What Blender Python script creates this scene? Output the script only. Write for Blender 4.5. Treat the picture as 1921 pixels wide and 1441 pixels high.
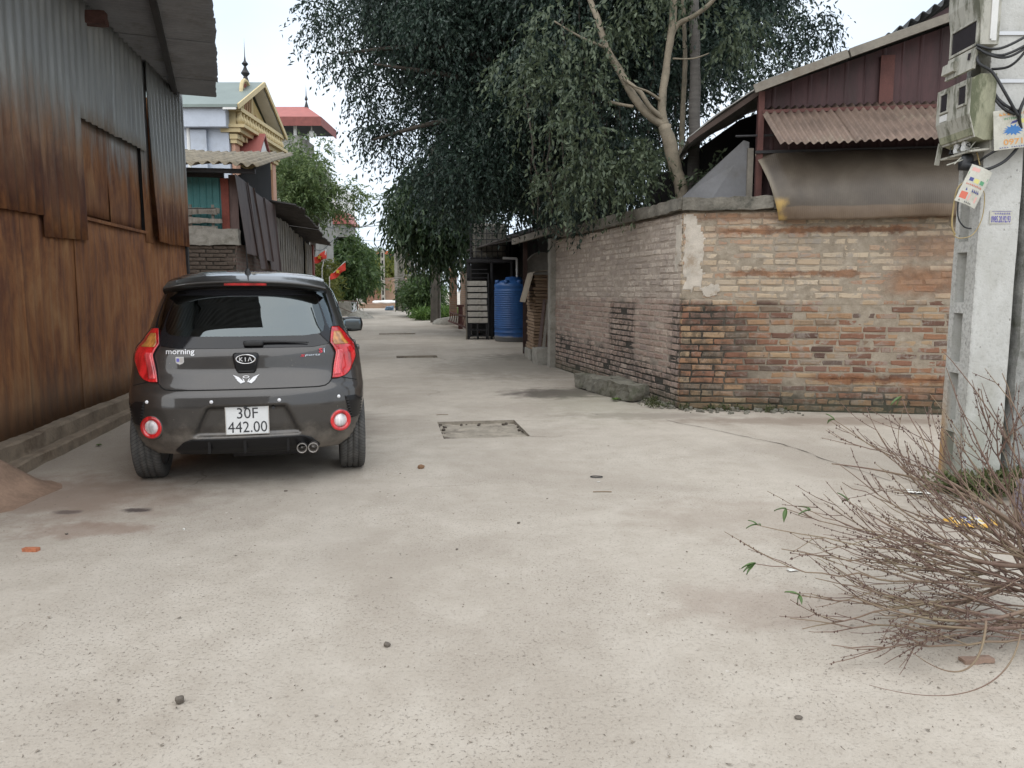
import bpy, bmesh, math, random
import numpy as np
from mathutils import Vector, Matrix, Euler, noise as mnoise

for o in list(bpy.data.objects):
    bpy.data.objects.remove(o)
scene = bpy.context.scene
COL = scene.collection
R = math.radians

# ---------------------------------------------------------------- camera
EYE = 1.30
PITCH = math.atan((720.5 - 545.0) / 1443.0)
cam_data = bpy.data.cameras.new("camera")
cam_data.sensor_width = 36.0
cam_data.lens = 1443.0 / 1921.0 * 36.0
cam_data.clip_start = 0.05
cam_data.clip_end = 3000.0
cam = bpy.data.objects.new("camera", cam_data)
cam.location = (0, 0, EYE)
cam.rotation_euler = (math.pi / 2 - PITCH, 0, 0)
COL.objects.link(cam)
scene.camera = cam

# ---------------------------------------------------------------- world: pale overcast sky
SUN_EL, SUN_AZ = R(58), R(200)          # azimuth from +Y clockwise: behind the camera, a little left
world = bpy.data.worlds.new("World")
scene.world = world
world.use_nodes = True
wn = world.node_tree
wn.nodes.clear()
w_out = wn.nodes.new("ShaderNodeOutputWorld")
w_bg = wn.nodes.new("ShaderNodeBackground")
w_bg.inputs["Strength"].default_value = 0.090
w_sky = wn.nodes.new("ShaderNodeTexSky")
w_sky.sky_type = 'NISHITA'
w_sky.sun_disc = False
w_sky.sun_elevation = SUN_EL
w_sky.sun_rotation = SUN_AZ
w_tc = wn.nodes.new("ShaderNodeTexCoord")
w_map = wn.nodes.new("ShaderNodeMapping")
w_map.inputs["Scale"].default_value = (1.0, 1.0, 2.4)
w_no = wn.nodes.new("ShaderNodeTexNoise")
w_no.inputs["Scale"].default_value = 2.2
w_no.inputs["Detail"].default_value = 5
w_no.inputs["Roughness"].default_value = 0.5
w_rp = wn.nodes.new("ShaderNodeValToRGB")
w_rp.color_ramp.elements[0].position = 0.36
w_rp.color_ramp.elements[0].color = (6.0, 6.9, 8.0, 1)
w_rp.color_ramp.elements[1].position = 0.62
w_rp.color_ramp.elements[1].color = (7.2, 7.7, 8.2, 1)
w_mx = wn.nodes.new("ShaderNodeMix")
w_mx.data_type = 'RGBA'
w_mx.inputs["Factor"].default_value = 0.88
wl = wn.links.new
wl(w_tc.outputs["Generated"], w_map.inputs["Vector"])
wl(w_map.outputs[0], w_no.inputs["Vector"])
wl(w_no.outputs["Fac"], w_rp.inputs["Fac"])
wl(w_sky.outputs[0], w_mx.inputs["A"])
wl(w_rp.outputs[0], w_mx.inputs["B"])
wl(w_mx.outputs["Result"], w_bg.inputs["Color"])
wl(w_bg.outputs[0], w_out.inputs["Surface"])

# ---------------------------------------------------------------- sun behind thin cloud
sun_data = bpy.data.lights.new("sun", 'SUN')
sun_data.energy = 1.5
sun_data.angle = R(110)
sun_data.color = (1.0, 0.95, 0.88)
sun = bpy.data.objects.new("sun", sun_data)
COL.objects.link(sun)
sd = Vector((math.sin(SUN_AZ) * math.cos(SUN_EL), math.cos(SUN_AZ) * math.cos(SUN_EL), math.sin(SUN_EL)))
sun.rotation_euler = sd.to_track_quat('Z', 'Y').to_euler()
sun.location = sd * 30

scene.render.engine = 'CYCLES'
scene.cycles.max_bounces = 6
scene.cycles.diffuse_bounces = 3
scene.cycles.glossy_bounces = 3
scene.cycles.transmission_bounces = 3
scene.cycles.transparent_max_bounces = 8
scene.cycles.caustics_reflective = False
scene.cycles.caustics_refractive = False
scene.view_settings.view_transform = 'Standard'
scene.view_settings.look = 'None'
scene.view_settings.exposure = 0.85
scene.view_settings.gamma = 1.0
scene.view_settings.use_curve_mapping = False
random.seed(7)
rng = np.random.default_rng(7)

# ================================================================ helpers
def at(px, py, Y):
    """photo pixel at a chosen ground distance Y -> world point"""
    x = (px - 960.5) / 1443.0
    v = (720.5 - py) / 1443.0
    dy = math.cos(PITCH) + v * math.sin(PITCH)
    dz = -math.sin(PITCH) + v * math.cos(PITCH)
    t = Y / dy
    return Vector((x * t, Y, EYE + dz * t))


def fbm(p, s=1.0, o=3):
    return mnoise.fractal(Vector(p) * s, 0.8, 2.0, o)


class MB:
    """collects geometry for ONE mesh"""
    def __init__(s):
        s.v = []
        s.f = []
        s.mi = []
        s.cur = 0

    def add(s, vs, fs):
        b = len(s.v)
        s.v.extend([tuple(p) for p in vs])
        for f in fs:
            s.f.append(tuple(b + i for i in f))
            s.mi.append(s.cur)
        return s

    def box(s, c, size, rz=0.0, rx=0.0, ry=0.0):
        hx, hy, hz = size[0] / 2, size[1] / 2, size[2] / 2
        m = Euler((rx, ry, rz)).to_matrix()
        c = Vector(c)
        vs = [c + m @ Vector((sx * hx, sy * hy, sz * hz)) for sz in (-1, 1) for sy in (-1, 1) for sx in (-1, 1)]
        return s.add(vs, [(0, 2, 3, 1), (4, 5, 7, 6), (0, 1, 5, 4), (2, 6, 7, 3), (0, 4, 6, 2), (1, 3, 7, 5)])

    def span(s, x0, x1, y0, y1, z0, z1):
        return s.box(((x0 + x1) / 2, (y0 + y1) / 2, (z0 + z1) / 2), (abs(x1 - x0), abs(y1 - y0), abs(z1 - z0)))

    def bar(s, a, b, w, h, up=(0, 0, 1)):
        """rectangular bar from a to b"""
        a, b = Vector(a), Vector(b)
        d = (b - a).normalized()
        u = Vector(up)
        sx = d.cross(u)
        if sx.length < 1e-4:
            sx = d.cross(Vector((1, 0, 0)))
        sx.normalize()
        su = sx.cross(d).normalized()
        vs = []
        for p in (a, b):
            for i, j in ((-1, -1), (1, -1), (1, 1), (-1, 1)):
                vs.append(p + sx * (i * w / 2) + su * (j * h / 2))
        return s.add(vs, [(0, 1, 2, 3), (7, 6, 5, 4), (0, 4, 5, 1), (1, 5, 6, 2), (2, 6, 7, 3), (3, 7, 4, 0)])

    def tube(s, pts, rad, n=6, cap=True):
        pts = [Vector(p) for p in pts]
        m = len(pts)
        if not hasattr(rad, '__len__'):
            rad = [rad] * m
        vs, fs = [], []
        t = (pts[1] - pts[0]).normalized()
        ref = Vector((0, 0, 1)) if abs(t.z) < 0.9 else Vector((1, 0, 0))
        u = t.cross(ref).normalized()
        for i in range(m):
            if i == 0:
                t = pts[1] - pts[0]
            elif i == m - 1:
                t = pts[-1] - pts[-2]
            else:
                t = pts[i + 1] - pts[i - 1]
            if t.length < 1e-9:
                t = Vector((0, 0, 1))
            t.normalize()
            u = u - t * u.dot(t)
            if u.length < 1e-6:
                u = t.orthogonal()
            u.normalize()
            w = t.cross(u)
            for k in range(n):
                a = 2 * math.pi * k / n
                vs.append(pts[i] + (u * math.cos(a) + w * math.sin(a)) * rad[i])
        for i in range(m - 1):
            for k in range(n):
                k2 = (k + 1) % n
                fs.append((i * n + k, i * n + k2, (i + 1) * n + k2, (i + 1) * n + k))
        if cap:
            fs.append(tuple(range(n - 1, -1, -1)))
            fs.append(tuple((m - 1) * n + k for k in range(n)))
        return s.add(vs, fs)

    def lathe(s, prof, n=24, c=(0, 0, 0), axis='z', arc=1.0):
        """prof = [(radius, height)]"""
        c = Vector(c)
        vs, fs = [], []
        for (r, h) in prof:
            for k in range(n):
                a = 2 * math.pi * k / n
                x, y = r * math.cos(a), r * math.sin(a)
                p = {'z': (x, y, h), 'x': (h, x, y), 'y': (x, h, y)}[axis]
                vs.append(c + Vector(p))
        for i in range(len(prof) - 1):
            for k in range(n):
                k2 = (k + 1) % n
                fs.append((i * n + k, i * n + k2, (i + 1) * n + k2, (i + 1) * n + k))
        return s.add(vs, fs)

    def grid(s, fn, nu, nv):
        vs = [fn(i / nu, j / nv) for j in range(nv + 1) for i in range(nu + 1)]
        w = nu + 1
        fs = [(j * w + i, j * w + i + 1, (j + 1) * w + i + 1, (j + 1) * w + i) for j in range(nv) for i in range(nu)]
        return s.add(vs, fs)

    def sheet(s, fn, nu, nv, off):
        """thin solid sheet: fn(u,v)->point, off = thickness vector"""
        off = Vector(off)
        A = [Vector(fn(i / nu, j / nv)) for j in range(nv + 1) for i in range(nu + 1)]
        B = [p + off for p in A]
        w = nu + 1
        n = len(A)
        fs = []
        for j in range(nv):
            for i in range(nu):
                a, b, c, d = j * w + i, j * w + i + 1, (j + 1) * w + i + 1, (j + 1) * w + i
                fs.append((a, b, c, d))
                fs.append((n + d, n + c, n + b, n + a))
        for i in range(nu):
            fs.append((i, n + i, n + i + 1, i + 1))
            a = nv * w + i
            fs.append((a + 1, n + a + 1, n + a, a))
        for j in range(nv):
            a, b = j * w, (j + 1) * w
            fs.append((b, n + b, n + a, a))
            a, b = j * w + nu, (j + 1) * w + nu
            fs.append((a, n + a, n + b, b))
        return s.add(A + B, fs)

    def prism(s, outline, off):
        """convex-ish outline polygon extruded by vector off"""
        off = Vector(off)
        n = len(outline)
        A = [Vector(p) for p in outline]
        fs = [tuple(range(n)), tuple(range(2 * n - 1, n - 1, -1))]
        for i in range(n):
            j = (i + 1) % n
            fs.append((j, i, n + i, n + j))
        return s.add(A + [p + off for p in A], fs)

    def rough(s, c, size, n=(6, 4, 4), amp=0.02, sc=4.0, rz=0.0, rx=0.0, ry=0.0, seed=0.0, rnd=0.0):
        """box with subdivided, weathered faces; rnd rounds it towards an ellipsoid"""
        c = Vector(c)
        m = Euler((rx, ry, rz)).to_matrix()
        idx = {}
        vs, fs = [], []
        nx, ny, nz = n

        def vid(i, j, k):
            key = (i, j, k)
            if key not in idx:
                q = Vector((2 * i / nx - 1, 2 * j / ny - 1, 2 * k / nz - 1))
                if rnd > 0:
                    sph = q.normalized() if q.length > 0 else q
                    q = q.lerp(sph, rnd)
                p = Vector((q.x * size[0] / 2, q.y * size[1] / 2, q.z * size[2] / 2))
                d = Vector((fbm(p + Vector((seed, 3, 1)), sc), fbm(p + Vector((7, seed, 2)), sc), fbm(p + Vector((1, 9, seed)), sc)))
                idx[key] = len(vs)
                vs.append(c + m @ (p + d * amp))
            return idx[key]
        for i in range(nx):
            for j in range(ny):
                fs.append((vid(i, j, 0), vid(i, j + 1, 0), vid(i + 1, j + 1, 0), vid(i + 1, j, 0)))
                fs.append((vid(i, j, nz), vid(i + 1, j, nz), vid(i + 1, j + 1, nz), vid(i, j + 1, nz)))
        for i in range(nx):
            for k in range(nz):
                fs.append((vid(i, 0, k), vid(i + 1, 0, k), vid(i + 1, 0, k + 1), vid(i, 0, k + 1)))
                fs.append((vid(i, ny, k), vid(i, ny, k + 1), vid(i + 1, ny, k + 1), vid(i + 1, ny, k)))
        for j in range(ny):
            for k in range(nz):
                fs.append((vid(0, j, k), vid(0, j, k + 1), vid(0, j + 1, k + 1), vid(0, j + 1, k)))
                fs.append((vid(nx, j, k), vid(nx, j + 1, k), vid(nx, j + 1, k + 1), vid(nx, j, k + 1)))
        return s.add(vs, fs)

    def mesh(s, name, smooth=False):
        me = bpy.data.meshes.new(name)
        me.from_pydata(s.v, [], s.f)
        if smooth:
            me.polygons.foreach_set("use_smooth", [True] * len(me.polygons))
        if any(s.mi):
            me.polygons.foreach_set("material_index", s.mi)
        me.update()
        return me


def link(name, me, mats, parent=None, smooth_angle=None):
    o = bpy.data.objects.new(name, me)
    COL.objects.link(o)
    if mats is not None:
        if not isinstance(mats, (list, tuple)):
            mats = [mats]
        if len(me.materials) == 0:
            for m in mats:
                me.materials.append(m)
    if parent:
        o.parent = parent
    return o


def part(name, mb, mat, parent, smooth=False, label=None, kind=None):
    o = link(name, mb.mesh(name, smooth), mat, parent)
    if label:
        o["label"] = label
    if kind:
        o["kind"] = kind
    return o


def tag(o, label, cat, group=None):
    o["label"] = label
    o["category"] = cat
    if group:
        o["group"] = group
    return o


def thing(name, label, cat, loc=(0, 0, 0), rz=0.0, group=None):
    o = bpy.data.objects.new(name, None)
    o.empty_display_size = 0.1
    COL.objects.link(o)
    o.location = loc
    o.rotation_euler = (0, 0, rz)
    return tag(o, label, cat, group)


def solo(name, mb, mat, label, cat, loc=(0, 0, 0), rz=0.0, group=None, smooth=False):
    o = link(name, mb.mesh(name, smooth), mat)
    o.location = loc
    o.rotation_euler = (0, 0, rz)
    return tag(o, label, cat, group)


def struct(name, mb, mat, smooth=False):
    o = link(name, mb.mesh(name, smooth), mat)
    o["kind"] = "structure"
    return o


def np_mesh(name, V, F, smooth=False):
    me = bpy.data.meshes.new(name)
    V = np.ascontiguousarray(V, dtype=np.float32)
    F = np.ascontiguousarray(F, dtype=np.int32)
    k = F.shape[1]
    me.vertices.add(len(V))
    me.vertices.foreach_set("co", V.ravel())
    me.loops.add(F.size)
    me.loops.foreach_set("vertex_index", F.ravel())
    me.polygons.add(len(F))
    me.polygons.foreach_set("loop_start", np.arange(0, F.size, k, dtype=np.int32))
    me.polygons.foreach_set("loop_total", np.full(len(F), k, dtype=np.int32))
    me.update(calc_edges=True)
    if smooth:
        me.polygons.foreach_set("use_smooth", [True] * len(F))
    return me


def text_verts(txt, width=None, height=None, extrude=0.0, bold=0.0):
    """flat lettering as (verts, faces), baseline left corner at 0, fitted to width and height"""
    cu = bpy.data.curves.new("lettering", 'FONT')
    cu.body = txt
    cu.size = 1.0
    cu.extrude = extrude
    cu.offset = bold
    cu.resolution_u = 3
    ob = bpy.data.objects.new("lettering", cu)
    COL.objects.link(ob)
    dg = bpy.context.evaluated_depsgraph_get()
    me = bpy.data.meshes.new_from_object(ob.evaluated_get(dg))
    V = [v.co.copy() for v in me.vertices]
    Fc = [tuple(p.vertices) for p in me.polygons]
    bpy.data.objects.remove(ob)
    bpy.data.curves.remove(cu)
    bpy.data.meshes.remove(me)
    x0 = min(v.x for v in V)
    x1 = max(v.x for v in V)
    y0 = min(v.y for v in V)
    y1 = max(v.y for v in V)
    sx = width / (x1 - x0) if width else 1.0
    sy = height / (y1 - y0) if height else sx
    if width is None:
        sx = sy
    return [Vector(((v.x - x0) * sx, (v.y - y0) * sy, v.z)) for v in V], Fc


# ---------------------------------------------------------------- material helper
class Mat:
    def __init__(s, name, color=(0.5, 0.5, 0.5), rough=0.8, metal=0.0, spec=0.5, coat=0.0):
        s.m = bpy.data.materials.new(name)
        s.m.use_nodes = True
        s.nt = s.m.node_tree
        s.b = s.nt.nodes["Principled BSDF"]
        s.b.inputs["Base Color"].default_value = (*color, 1)
        s.b.inputs["Roughness"].default_value = rough
        s.b.inputs["Metallic"].default_value = metal
        s.b.inputs["Specular IOR Level"].default_value = spec
        s.b.inputs["Coat Weight"].default_value = coat

    def n(s, t, **kw):
        nd = s.nt.nodes.new(t)
        for k, v in kw.items():
            setattr(nd, k, v)
        return nd

    def put(s, sock, v):
        if isinstance(v, bpy.types.NodeSocket):
            s.nt.links.new(v, sock)
        elif hasattr(v, '__len__'):
            d = list(v)
            if sock.type == 'RGBA' and len(d) == 3:
                d = d + [1.0]
            sock.default_value = d
        else:
            sock.default_value = v

    def pos(s):
        return s.n("ShaderNodeNewGeometry").outputs["Position"]

    def loc(s):
        return s.n("ShaderNodeTexCoord").outputs["Object"]

    def island(s):
        return s.n("ShaderNodeNewGeometry").outputs["Random Per Island"]

    def orand(s):
        return s.n("ShaderNodeObjectInfo").outputs["Random"]

    def sep(s, v):
        nd = s.n("ShaderNodeSeparateXYZ")
        s.put(nd.inputs[0], v)
        return nd.outputs[0], nd.outputs[1], nd.outputs[2]

    def comb(s, x, y, z):
        nd = s.n("ShaderNodeCombineXYZ")
        s.put(nd.inputs[0], x)
        s.put(nd.inputs[1], y)
        s.put(nd.inputs[2], z)
        return nd.outputs[0]

    def vscale(s, v, sc):
        nd = s.n("ShaderNodeVectorMath", operation='MULTIPLY')
        s.put(nd.inputs[0], v)
        s.put(nd.inputs[1], sc)
        return nd.outputs[0]

    def dot(s, v, d):
        nd = s.n("ShaderNodeVectorMath", operation='DOT_PRODUCT')
        s.put(nd.inputs[0], v)
        s.put(nd.inputs[1], d)
        return nd.outputs["Value"]

    def noise(s, v, scale, detail=4, rough=0.55, dist=0.0):
        nd = s.n("ShaderNodeTexNoise")
        s.put(nd.inputs["Vector"], v)
        s.put(nd.inputs["Scale"], scale)
        nd.inputs["Detail"].default_value = detail
        nd.inputs["Roughness"].default_value = rough
        nd.inputs["Distortion"].default_value = dist
        return nd.outputs["Fac"]

    def voro(s, v, scale, feat='F1', out="Distance"):
        nd = s.n("ShaderNodeTexVoronoi", feature=feat)
        s.put(nd.inputs["Vector"], v)
        nd.inputs["Scale"].default_value = scale
        return nd.outputs[out]

    def math(s, op, a, b=0.0, clamp=False):
        nd = s.n("ShaderNodeMath", operation=op, use_clamp=clamp)
        s.put(nd.inputs[0], a)
        s.put(nd.inputs[1], b)
        return nd.outputs[0]

    def step(s, a, lo, hi):
        """smooth 0..1 between lo and hi (works for lo>hi too)"""
        nd = s.n("ShaderNodeMapRange", interpolation_type='SMOOTHSTEP')
        s.put(nd.inputs["Value"], a)
        if lo <= hi:
            s.put(nd.inputs["From Min"], lo)
            s.put(nd.inputs["From Max"], hi)
        else:
            s.put(nd.inputs["From Min"], hi)
            s.put(nd.inputs["From Max"], lo)
            s.put(nd.inputs["To Min"], 1.0)
            s.put(nd.inputs["To Max"], 0.0)
        return nd.outputs[0]

    def mix(s, f, a, b, mode='MIX'):
        nd = s.n("ShaderNodeMix", data_type='RGBA', blend_type=mode)
        nd.clamp_factor = True
        s.put(nd.inputs["Factor"], f)
        s.put(nd.inputs[6], a)
        s.put(nd.inputs[7], b)
        return nd.outputs[2]

    def ramp(s, f, stops, interp='LINEAR'):
        nd = s.n("ShaderNodeValToRGB")
        cr = nd.color_ramp
        cr.interpolation = interp
        while len(cr.elements) < len(stops):
            cr.elements.new(0.5)
        for e, (p, c) in zip(cr.elements, stops):
            e.position = p
            e.color = (*c, 1)
        s.put(nd.inputs[0], f)
        return nd.outputs[0]

    def col(s, v):
        s.put(s.b.inputs["Base Color"], v)
        return s

    def rgh(s, v):
        s.put(s.b.inputs["Roughness"], v)
        return s

    def bump(s, h, strength=0.5, dist=0.01):
        nd = s.n("ShaderNodeBump")
        nd.inputs["Strength"].default_value = strength
        nd.inputs["Distance"].default_value = dist
        s.put(nd.inputs["Height"], h)
        s.nt.links.new(nd.outputs[0], s.b.inputs["Normal"])
        return s


def spot(m, v, c, r, soft=0.35, n=0.5, no=None):
    """0..1 mask of an irregular patch on the ground around c with radii r"""
    nd = m.n("ShaderNodeVectorMath", operation='SUBTRACT')
    m.put(nd.inputs[0], v)
    nd.inputs[1].default_value = (c[0], c[1], 0)
    q = m.vscale(nd.outputs[0], (1 / r[0], 1 / r[1], 0))
    ln = m.n("ShaderNodeVectorMath", operation='LENGTH')
    m.put(ln.inputs[0], q)
    if no is None:
        no = m.noise(v, 3.5 / max(r), 5, 0.65)
    d = m.math('ADD', ln.outputs["Value"], m.math('MULTIPLY', m.math('SUBTRACT', no, 0.5), n * 2.2))
    return m.step(d, 1.0 + soft * 0.3, 1.0 - soft)


def simple(name, color, rough=0.7, metal=0.0, var=0.25, sc=6.0, bump=0.15, stretch=(1, 1, 1), coat=0.0, dirt=None, dthr=(0.5, 0.72)):
    """plain material with blotchy variation and fine relief"""
    m = Mat(name, color, rough, metal, coat=coat)
    p = m.vscale(m.loc(), stretch)
    n1 = m.noise(p, sc, 6, 0.6)
    n2 = m.noise(p, sc * 9, 3, 0.6)
    f = m.math('ADD', m.math('MULTIPLY', n1, 0.7), m.math('MULTIPLY', n2, 0.3))
    c0 = tuple(max(0, c * (1 - var)) for c in color)
    c1 = tuple(min(1, c * (1 + var)) for c in color)
    c = m.ramp(f, [(0.3, c0), (0.7, c1)])
    if dirt:
        c = m.mix(m.step(m.noise(p, sc * 0.6, 6, 0.7), *dthr), c, dirt)
    m.col(c)
    if bump:
        m.bump(f, bump, 0.02)
    return m.m

# ================================================================ ground: worn concrete lane
def ground_mat():
    m = Mat("worn_concrete", rough=0.9)
    p = m.pos()
    x, y, z = m.sep(p)
    big = m.noise(p, 0.55, 6, 0.62, 0.4)
    med = m.noise(p, 4.5, 7, 0.72, 0.2)
    fine = m.noise(p, 46, 5, 0.75)
    grit = m.noise(p, 170, 3, 0.7)
    c = m.ramp(med, [(0.3, (0.395, 0.348, 0.29)), (0.5, (0.45, 0.402, 0.34)), (0.7, (0.50, 0.452, 0.388))])
    c = m.mix(m.step(big, 0.42, 0.62), c, m.mix(0.62, c, (0.33, 0.285, 0.235)))
    # tyre polished strips along the lane
    along = m.dot(p, (0.989, 0.15, 0))
    strp = m.noise(m.comb(m.math('MULTIPLY', along, 1.9), m.math('MULTIPLY', y, 0.10), 0), 1.0, 4, 0.5)
    c = m.mix(m.math('MULTIPLY', m.step(strp, 0.5, 0.72), 0.35), c, (0.50, 0.455, 0.395))
    c = m.mix(m.math('MULTIPLY', m.step(strp, 0.46, 0.26), 0.28), c, (0.325, 0.275, 0.225))
    # exposed aggregate, scoured patches with dark pinholes
    scour = m.step(m.noise(p, 0.9, 5, 0.6), 0.40, 0.58)
    pin = m.step(m.noise(p, 80, 4, 0.72), 0.565, 0.66)
    c = m.mix(m.math('MULTIPLY', m.math('MULTIPLY', pin, scour), 0.78), c, (0.14, 0.12, 0.10))
    lit = m.step(grit, 0.58, 0.72)
    c = m.mix(m.math('MULTIPLY', lit, 0.55), c, (0.60, 0.55, 0.48))
    c = m.mix(m.math('MULTIPLY', m.step(fine, 0.47, 0.30), 0.6), c, (0.235, 0.20, 0.165))
    # scattered pale and dark specks
    ve = m.n("ShaderNodeTexVoronoi", feature='F1')
    m.put(ve.inputs["Vector"], p)
    ve.inputs["Scale"].default_value = 9
    sp = m.math('MULTIPLY', m.step(ve.outputs["Distance"], 0.075, 0.04), m.step(m.sep(ve.outputs["Color"])[0], 0.62, 0.66))
    c = m.mix(m.math('MULTIPLY', sp, 0.75), c, m.ramp(m.sep(ve.outputs["Color"])[1], [(0.45, (0.12, 0.10, 0.085)), (0.6, (0.62, 0.58, 0.52))]))
    NB, NSM = m.noise(p, 4.5, 5, 0.65), m.noise(p, 16, 4, 0.65)
    # reddish earth trodden out from the mound on the left
    red = spot(m, p, (-2.9, 4.75), (1.0, 0.75), 0.8, 0.8, NB)
    c = m.mix(m.math('MULTIPLY', red, 0.62), c, (0.235, 0.160, 0.118))
    red2 = spot(m, p, (-2.35, 4.08), (0.42, 0.15), 0.6, 1.1, NB)
    c = m.mix(m.math('MULTIPLY', red2, 0.5), c, (0.235, 0.15, 0.11))
    kerb = m.step(m.math('SUBTRACT', along, m.math('MULTIPLY', NB, 0.5)), -2.55, -3.15)
    c = m.mix(m.math('MULTIPLY', kerb, 0.5), c, (0.215, 0.168, 0.132))
    # oily dark spill, dirt and darker patches
    for (cx, cy, rx, ry, k, cc) in ((0.55, 9.7, 0.75, 0.55, 0.95, (0.095, 0.078, 0.066)), (1.0, 10.0, 0.45, 0.35, 0.7, (0.12, 0.10, 0.085)),
                                    (-2.23, 4.46, 0.10, 0.055, 0.9, (0.055, 0.038, 0.036)), (-2.62, 4.42, 0.11, 0.05, 0.75, (0.09, 0.065, 0.06)),
                                    (1.45, 4.3, 0.9, 0.5, 0.30, (0.27, 0.21, 0.165)), (1.1, 3.05, 0.5, 0.3, 0.35, (0.27, 0.20, 0.16)),
                                    (-1.9, 6.6, 0.75, 2.0, 0.35, (0.20, 0.17, 0.145)),  # shade under the parked car, painted into the ground colour
                                    (1.35, 7.95, 1.0, 0.25, 0.5, (0.20, 0.17, 0.14)), (3.2, 7.6, 1.8, 0.28, 0.62, (0.205, 0.155, 0.118)),
                                    (3.6, 4.6, 1.2, 0.8, 0.7, (0.13, 0.105, 0.08)), (0.1, 13.5, 1.6, 2.4, 0.45, (0.20, 0.185, 0.155)),
                                    (0.35, 15.2, 0.9, 1.0, 0.6, (0.15, 0.135, 0.11)), (-1.1, 23.5, 1.2, 3.0, 0.55, (0.13, 0.115, 0.09))):
        s_ = spot(m, p, (cx, cy), (rx, ry), 0.6, 0.65, NB if max(rx, ry) > 0.2 else NSM)
        c = m.mix(m.math('MULTIPLY', s_, k), c, cc)
    # green bloom on the shady right edge
    gb = spot(m, p, (1.0, 8.9), (0.8, 1.6), 0.8, 0.7, NB)
    c = m.mix(m.math('MULTIPLY', gb, 0.28), c, (0.24, 0.245, 0.17))
    # shrinkage cracks
    vr = m.n("ShaderNodeTexVoronoi", feature='DISTANCE_TO_EDGE')
    wv = m.n("ShaderNodeVectorMath", operation='ADD')
    m.put(wv.inputs[0], p)
    m.put(wv.inputs[1], m.vscale(m.comb(m.noise(p, 1.3, 5), m.noise(m.vscale(p, (1, 1.2, 1)), 1.7, 5), 0), (0.9, 0.9, 0)))
    m.put(vr.inputs["Vector"], wv.outputs[0])
    vr.inputs["Scale"].default_value = 0.33
    crk = m.math('MULTIPLY', m.step(vr.outputs["Distance"], 0.004, 0.0012), m.step(m.noise(p, 0.7, 3), 0.56, 0.66))
    c = m.mix(m.math('MULTIPLY', crk, 0.45), c, (0.13, 0.11, 0.09))
    m.col(c)
    h = m.math('ADD', m.math('MULTIPLY', fine, 0.5), m.math('ADD', m.math('MULTIPLY', med, 0.5), m.math('MULTIPLY', grit, 0.35)))
    h = m.math('SUBTRACT', h, m.math('MULTIPLY', pin, 0.35))
    m.bump(h, 0.55, 0.012)
    return m.m


M_ROAD = ground_mat()
M_PIT = simple("gritty_concrete", (0.30, 0.265, 0.215), 0.95, var=0.35, sc=7, bump=0.5, dirt=(0.12, 0.10, 0.08))
M_DIRT = simple("brown_earth", (0.25, 0.165, 0.115), 0.98, var=0.35, sc=5, bump=0.6)
M_CRACK = simple("crack_dirt", (0.10, 0.083, 0.068), 0.98, var=0.4, sc=30, bump=0.2)

GROT = R(9.3)       # lane heading: the lane runs a little to the left of the view


def lane(u, v, z=0.0):
    """lane frame (u across, v along) -> world"""
    return Vector((u * math.cos(GROT) - v * math.sin(GROT), u * math.sin(GROT) + v * math.cos(GROT), z))


def lane_inv(x, y):
    return (x * math.cos(GROT) + y * math.sin(GROT), -x * math.sin(GROT) + y * math.cos(GROT))


# sunken rectangular patches: (u0,u1,v0,v1,depth)
PITS = []
for corners, dep in ((((-0.76, 7.62), (0.02, 7.62), (0.18, 6.78), (-0.60, 6.70)), 0.035),
                     (((-2.32, 15.55), (-1.47, 15.30), (-1.45, 14.85), (-2.28, 14.95)), 0.05),
                     (((-4.05, 23.6), (-2.9, 23.4), (-2.9, 22.9), (-4.0, 23.0)), 0.05)):
    us = [lane_inv(*c)[0] for c in corners]
    vs = [lane_inv(*c)[1] for c in corners]
    us.sort()
    vs.sort()
    PITS.append(((us[0] + us[1]) / 2, (us[2] + us[3]) / 2, (vs[0] + vs[1]) / 2, (vs[2] + vs[3]) / 2, dep))
ub = sorted({-400.0, 400.0} | {round(p[i], 4) for p in PITS for i in (0, 1)} | {float(k) for k in range(-40, 41, 4)})
vb = sorted({-60.0, 900.0} | {round(p[i], 4) for p in PITS for i in (2, 3)} | {float(k) for k in range(-20, 140, 4)})
mb = MB()
for i in range(len(ub) - 1):
    for j in range(len(vb) - 1):
        uc, vc = (ub[i] + ub[i + 1]) / 2, (vb[j] + vb[j + 1]) / 2
        if any(p[0] < uc < p[1] and p[2] < vc < p[3] for p in PITS):
            continue
        mb.add([lane(ub[i], vb[j]), lane(ub[i + 1], vb[j]), lane(ub[i + 1], vb[j + 1]), lane(ub[i], vb[j + 1])], [(0, 1, 2, 3)])
ground = struct("ground", mb, M_ROAD)
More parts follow.
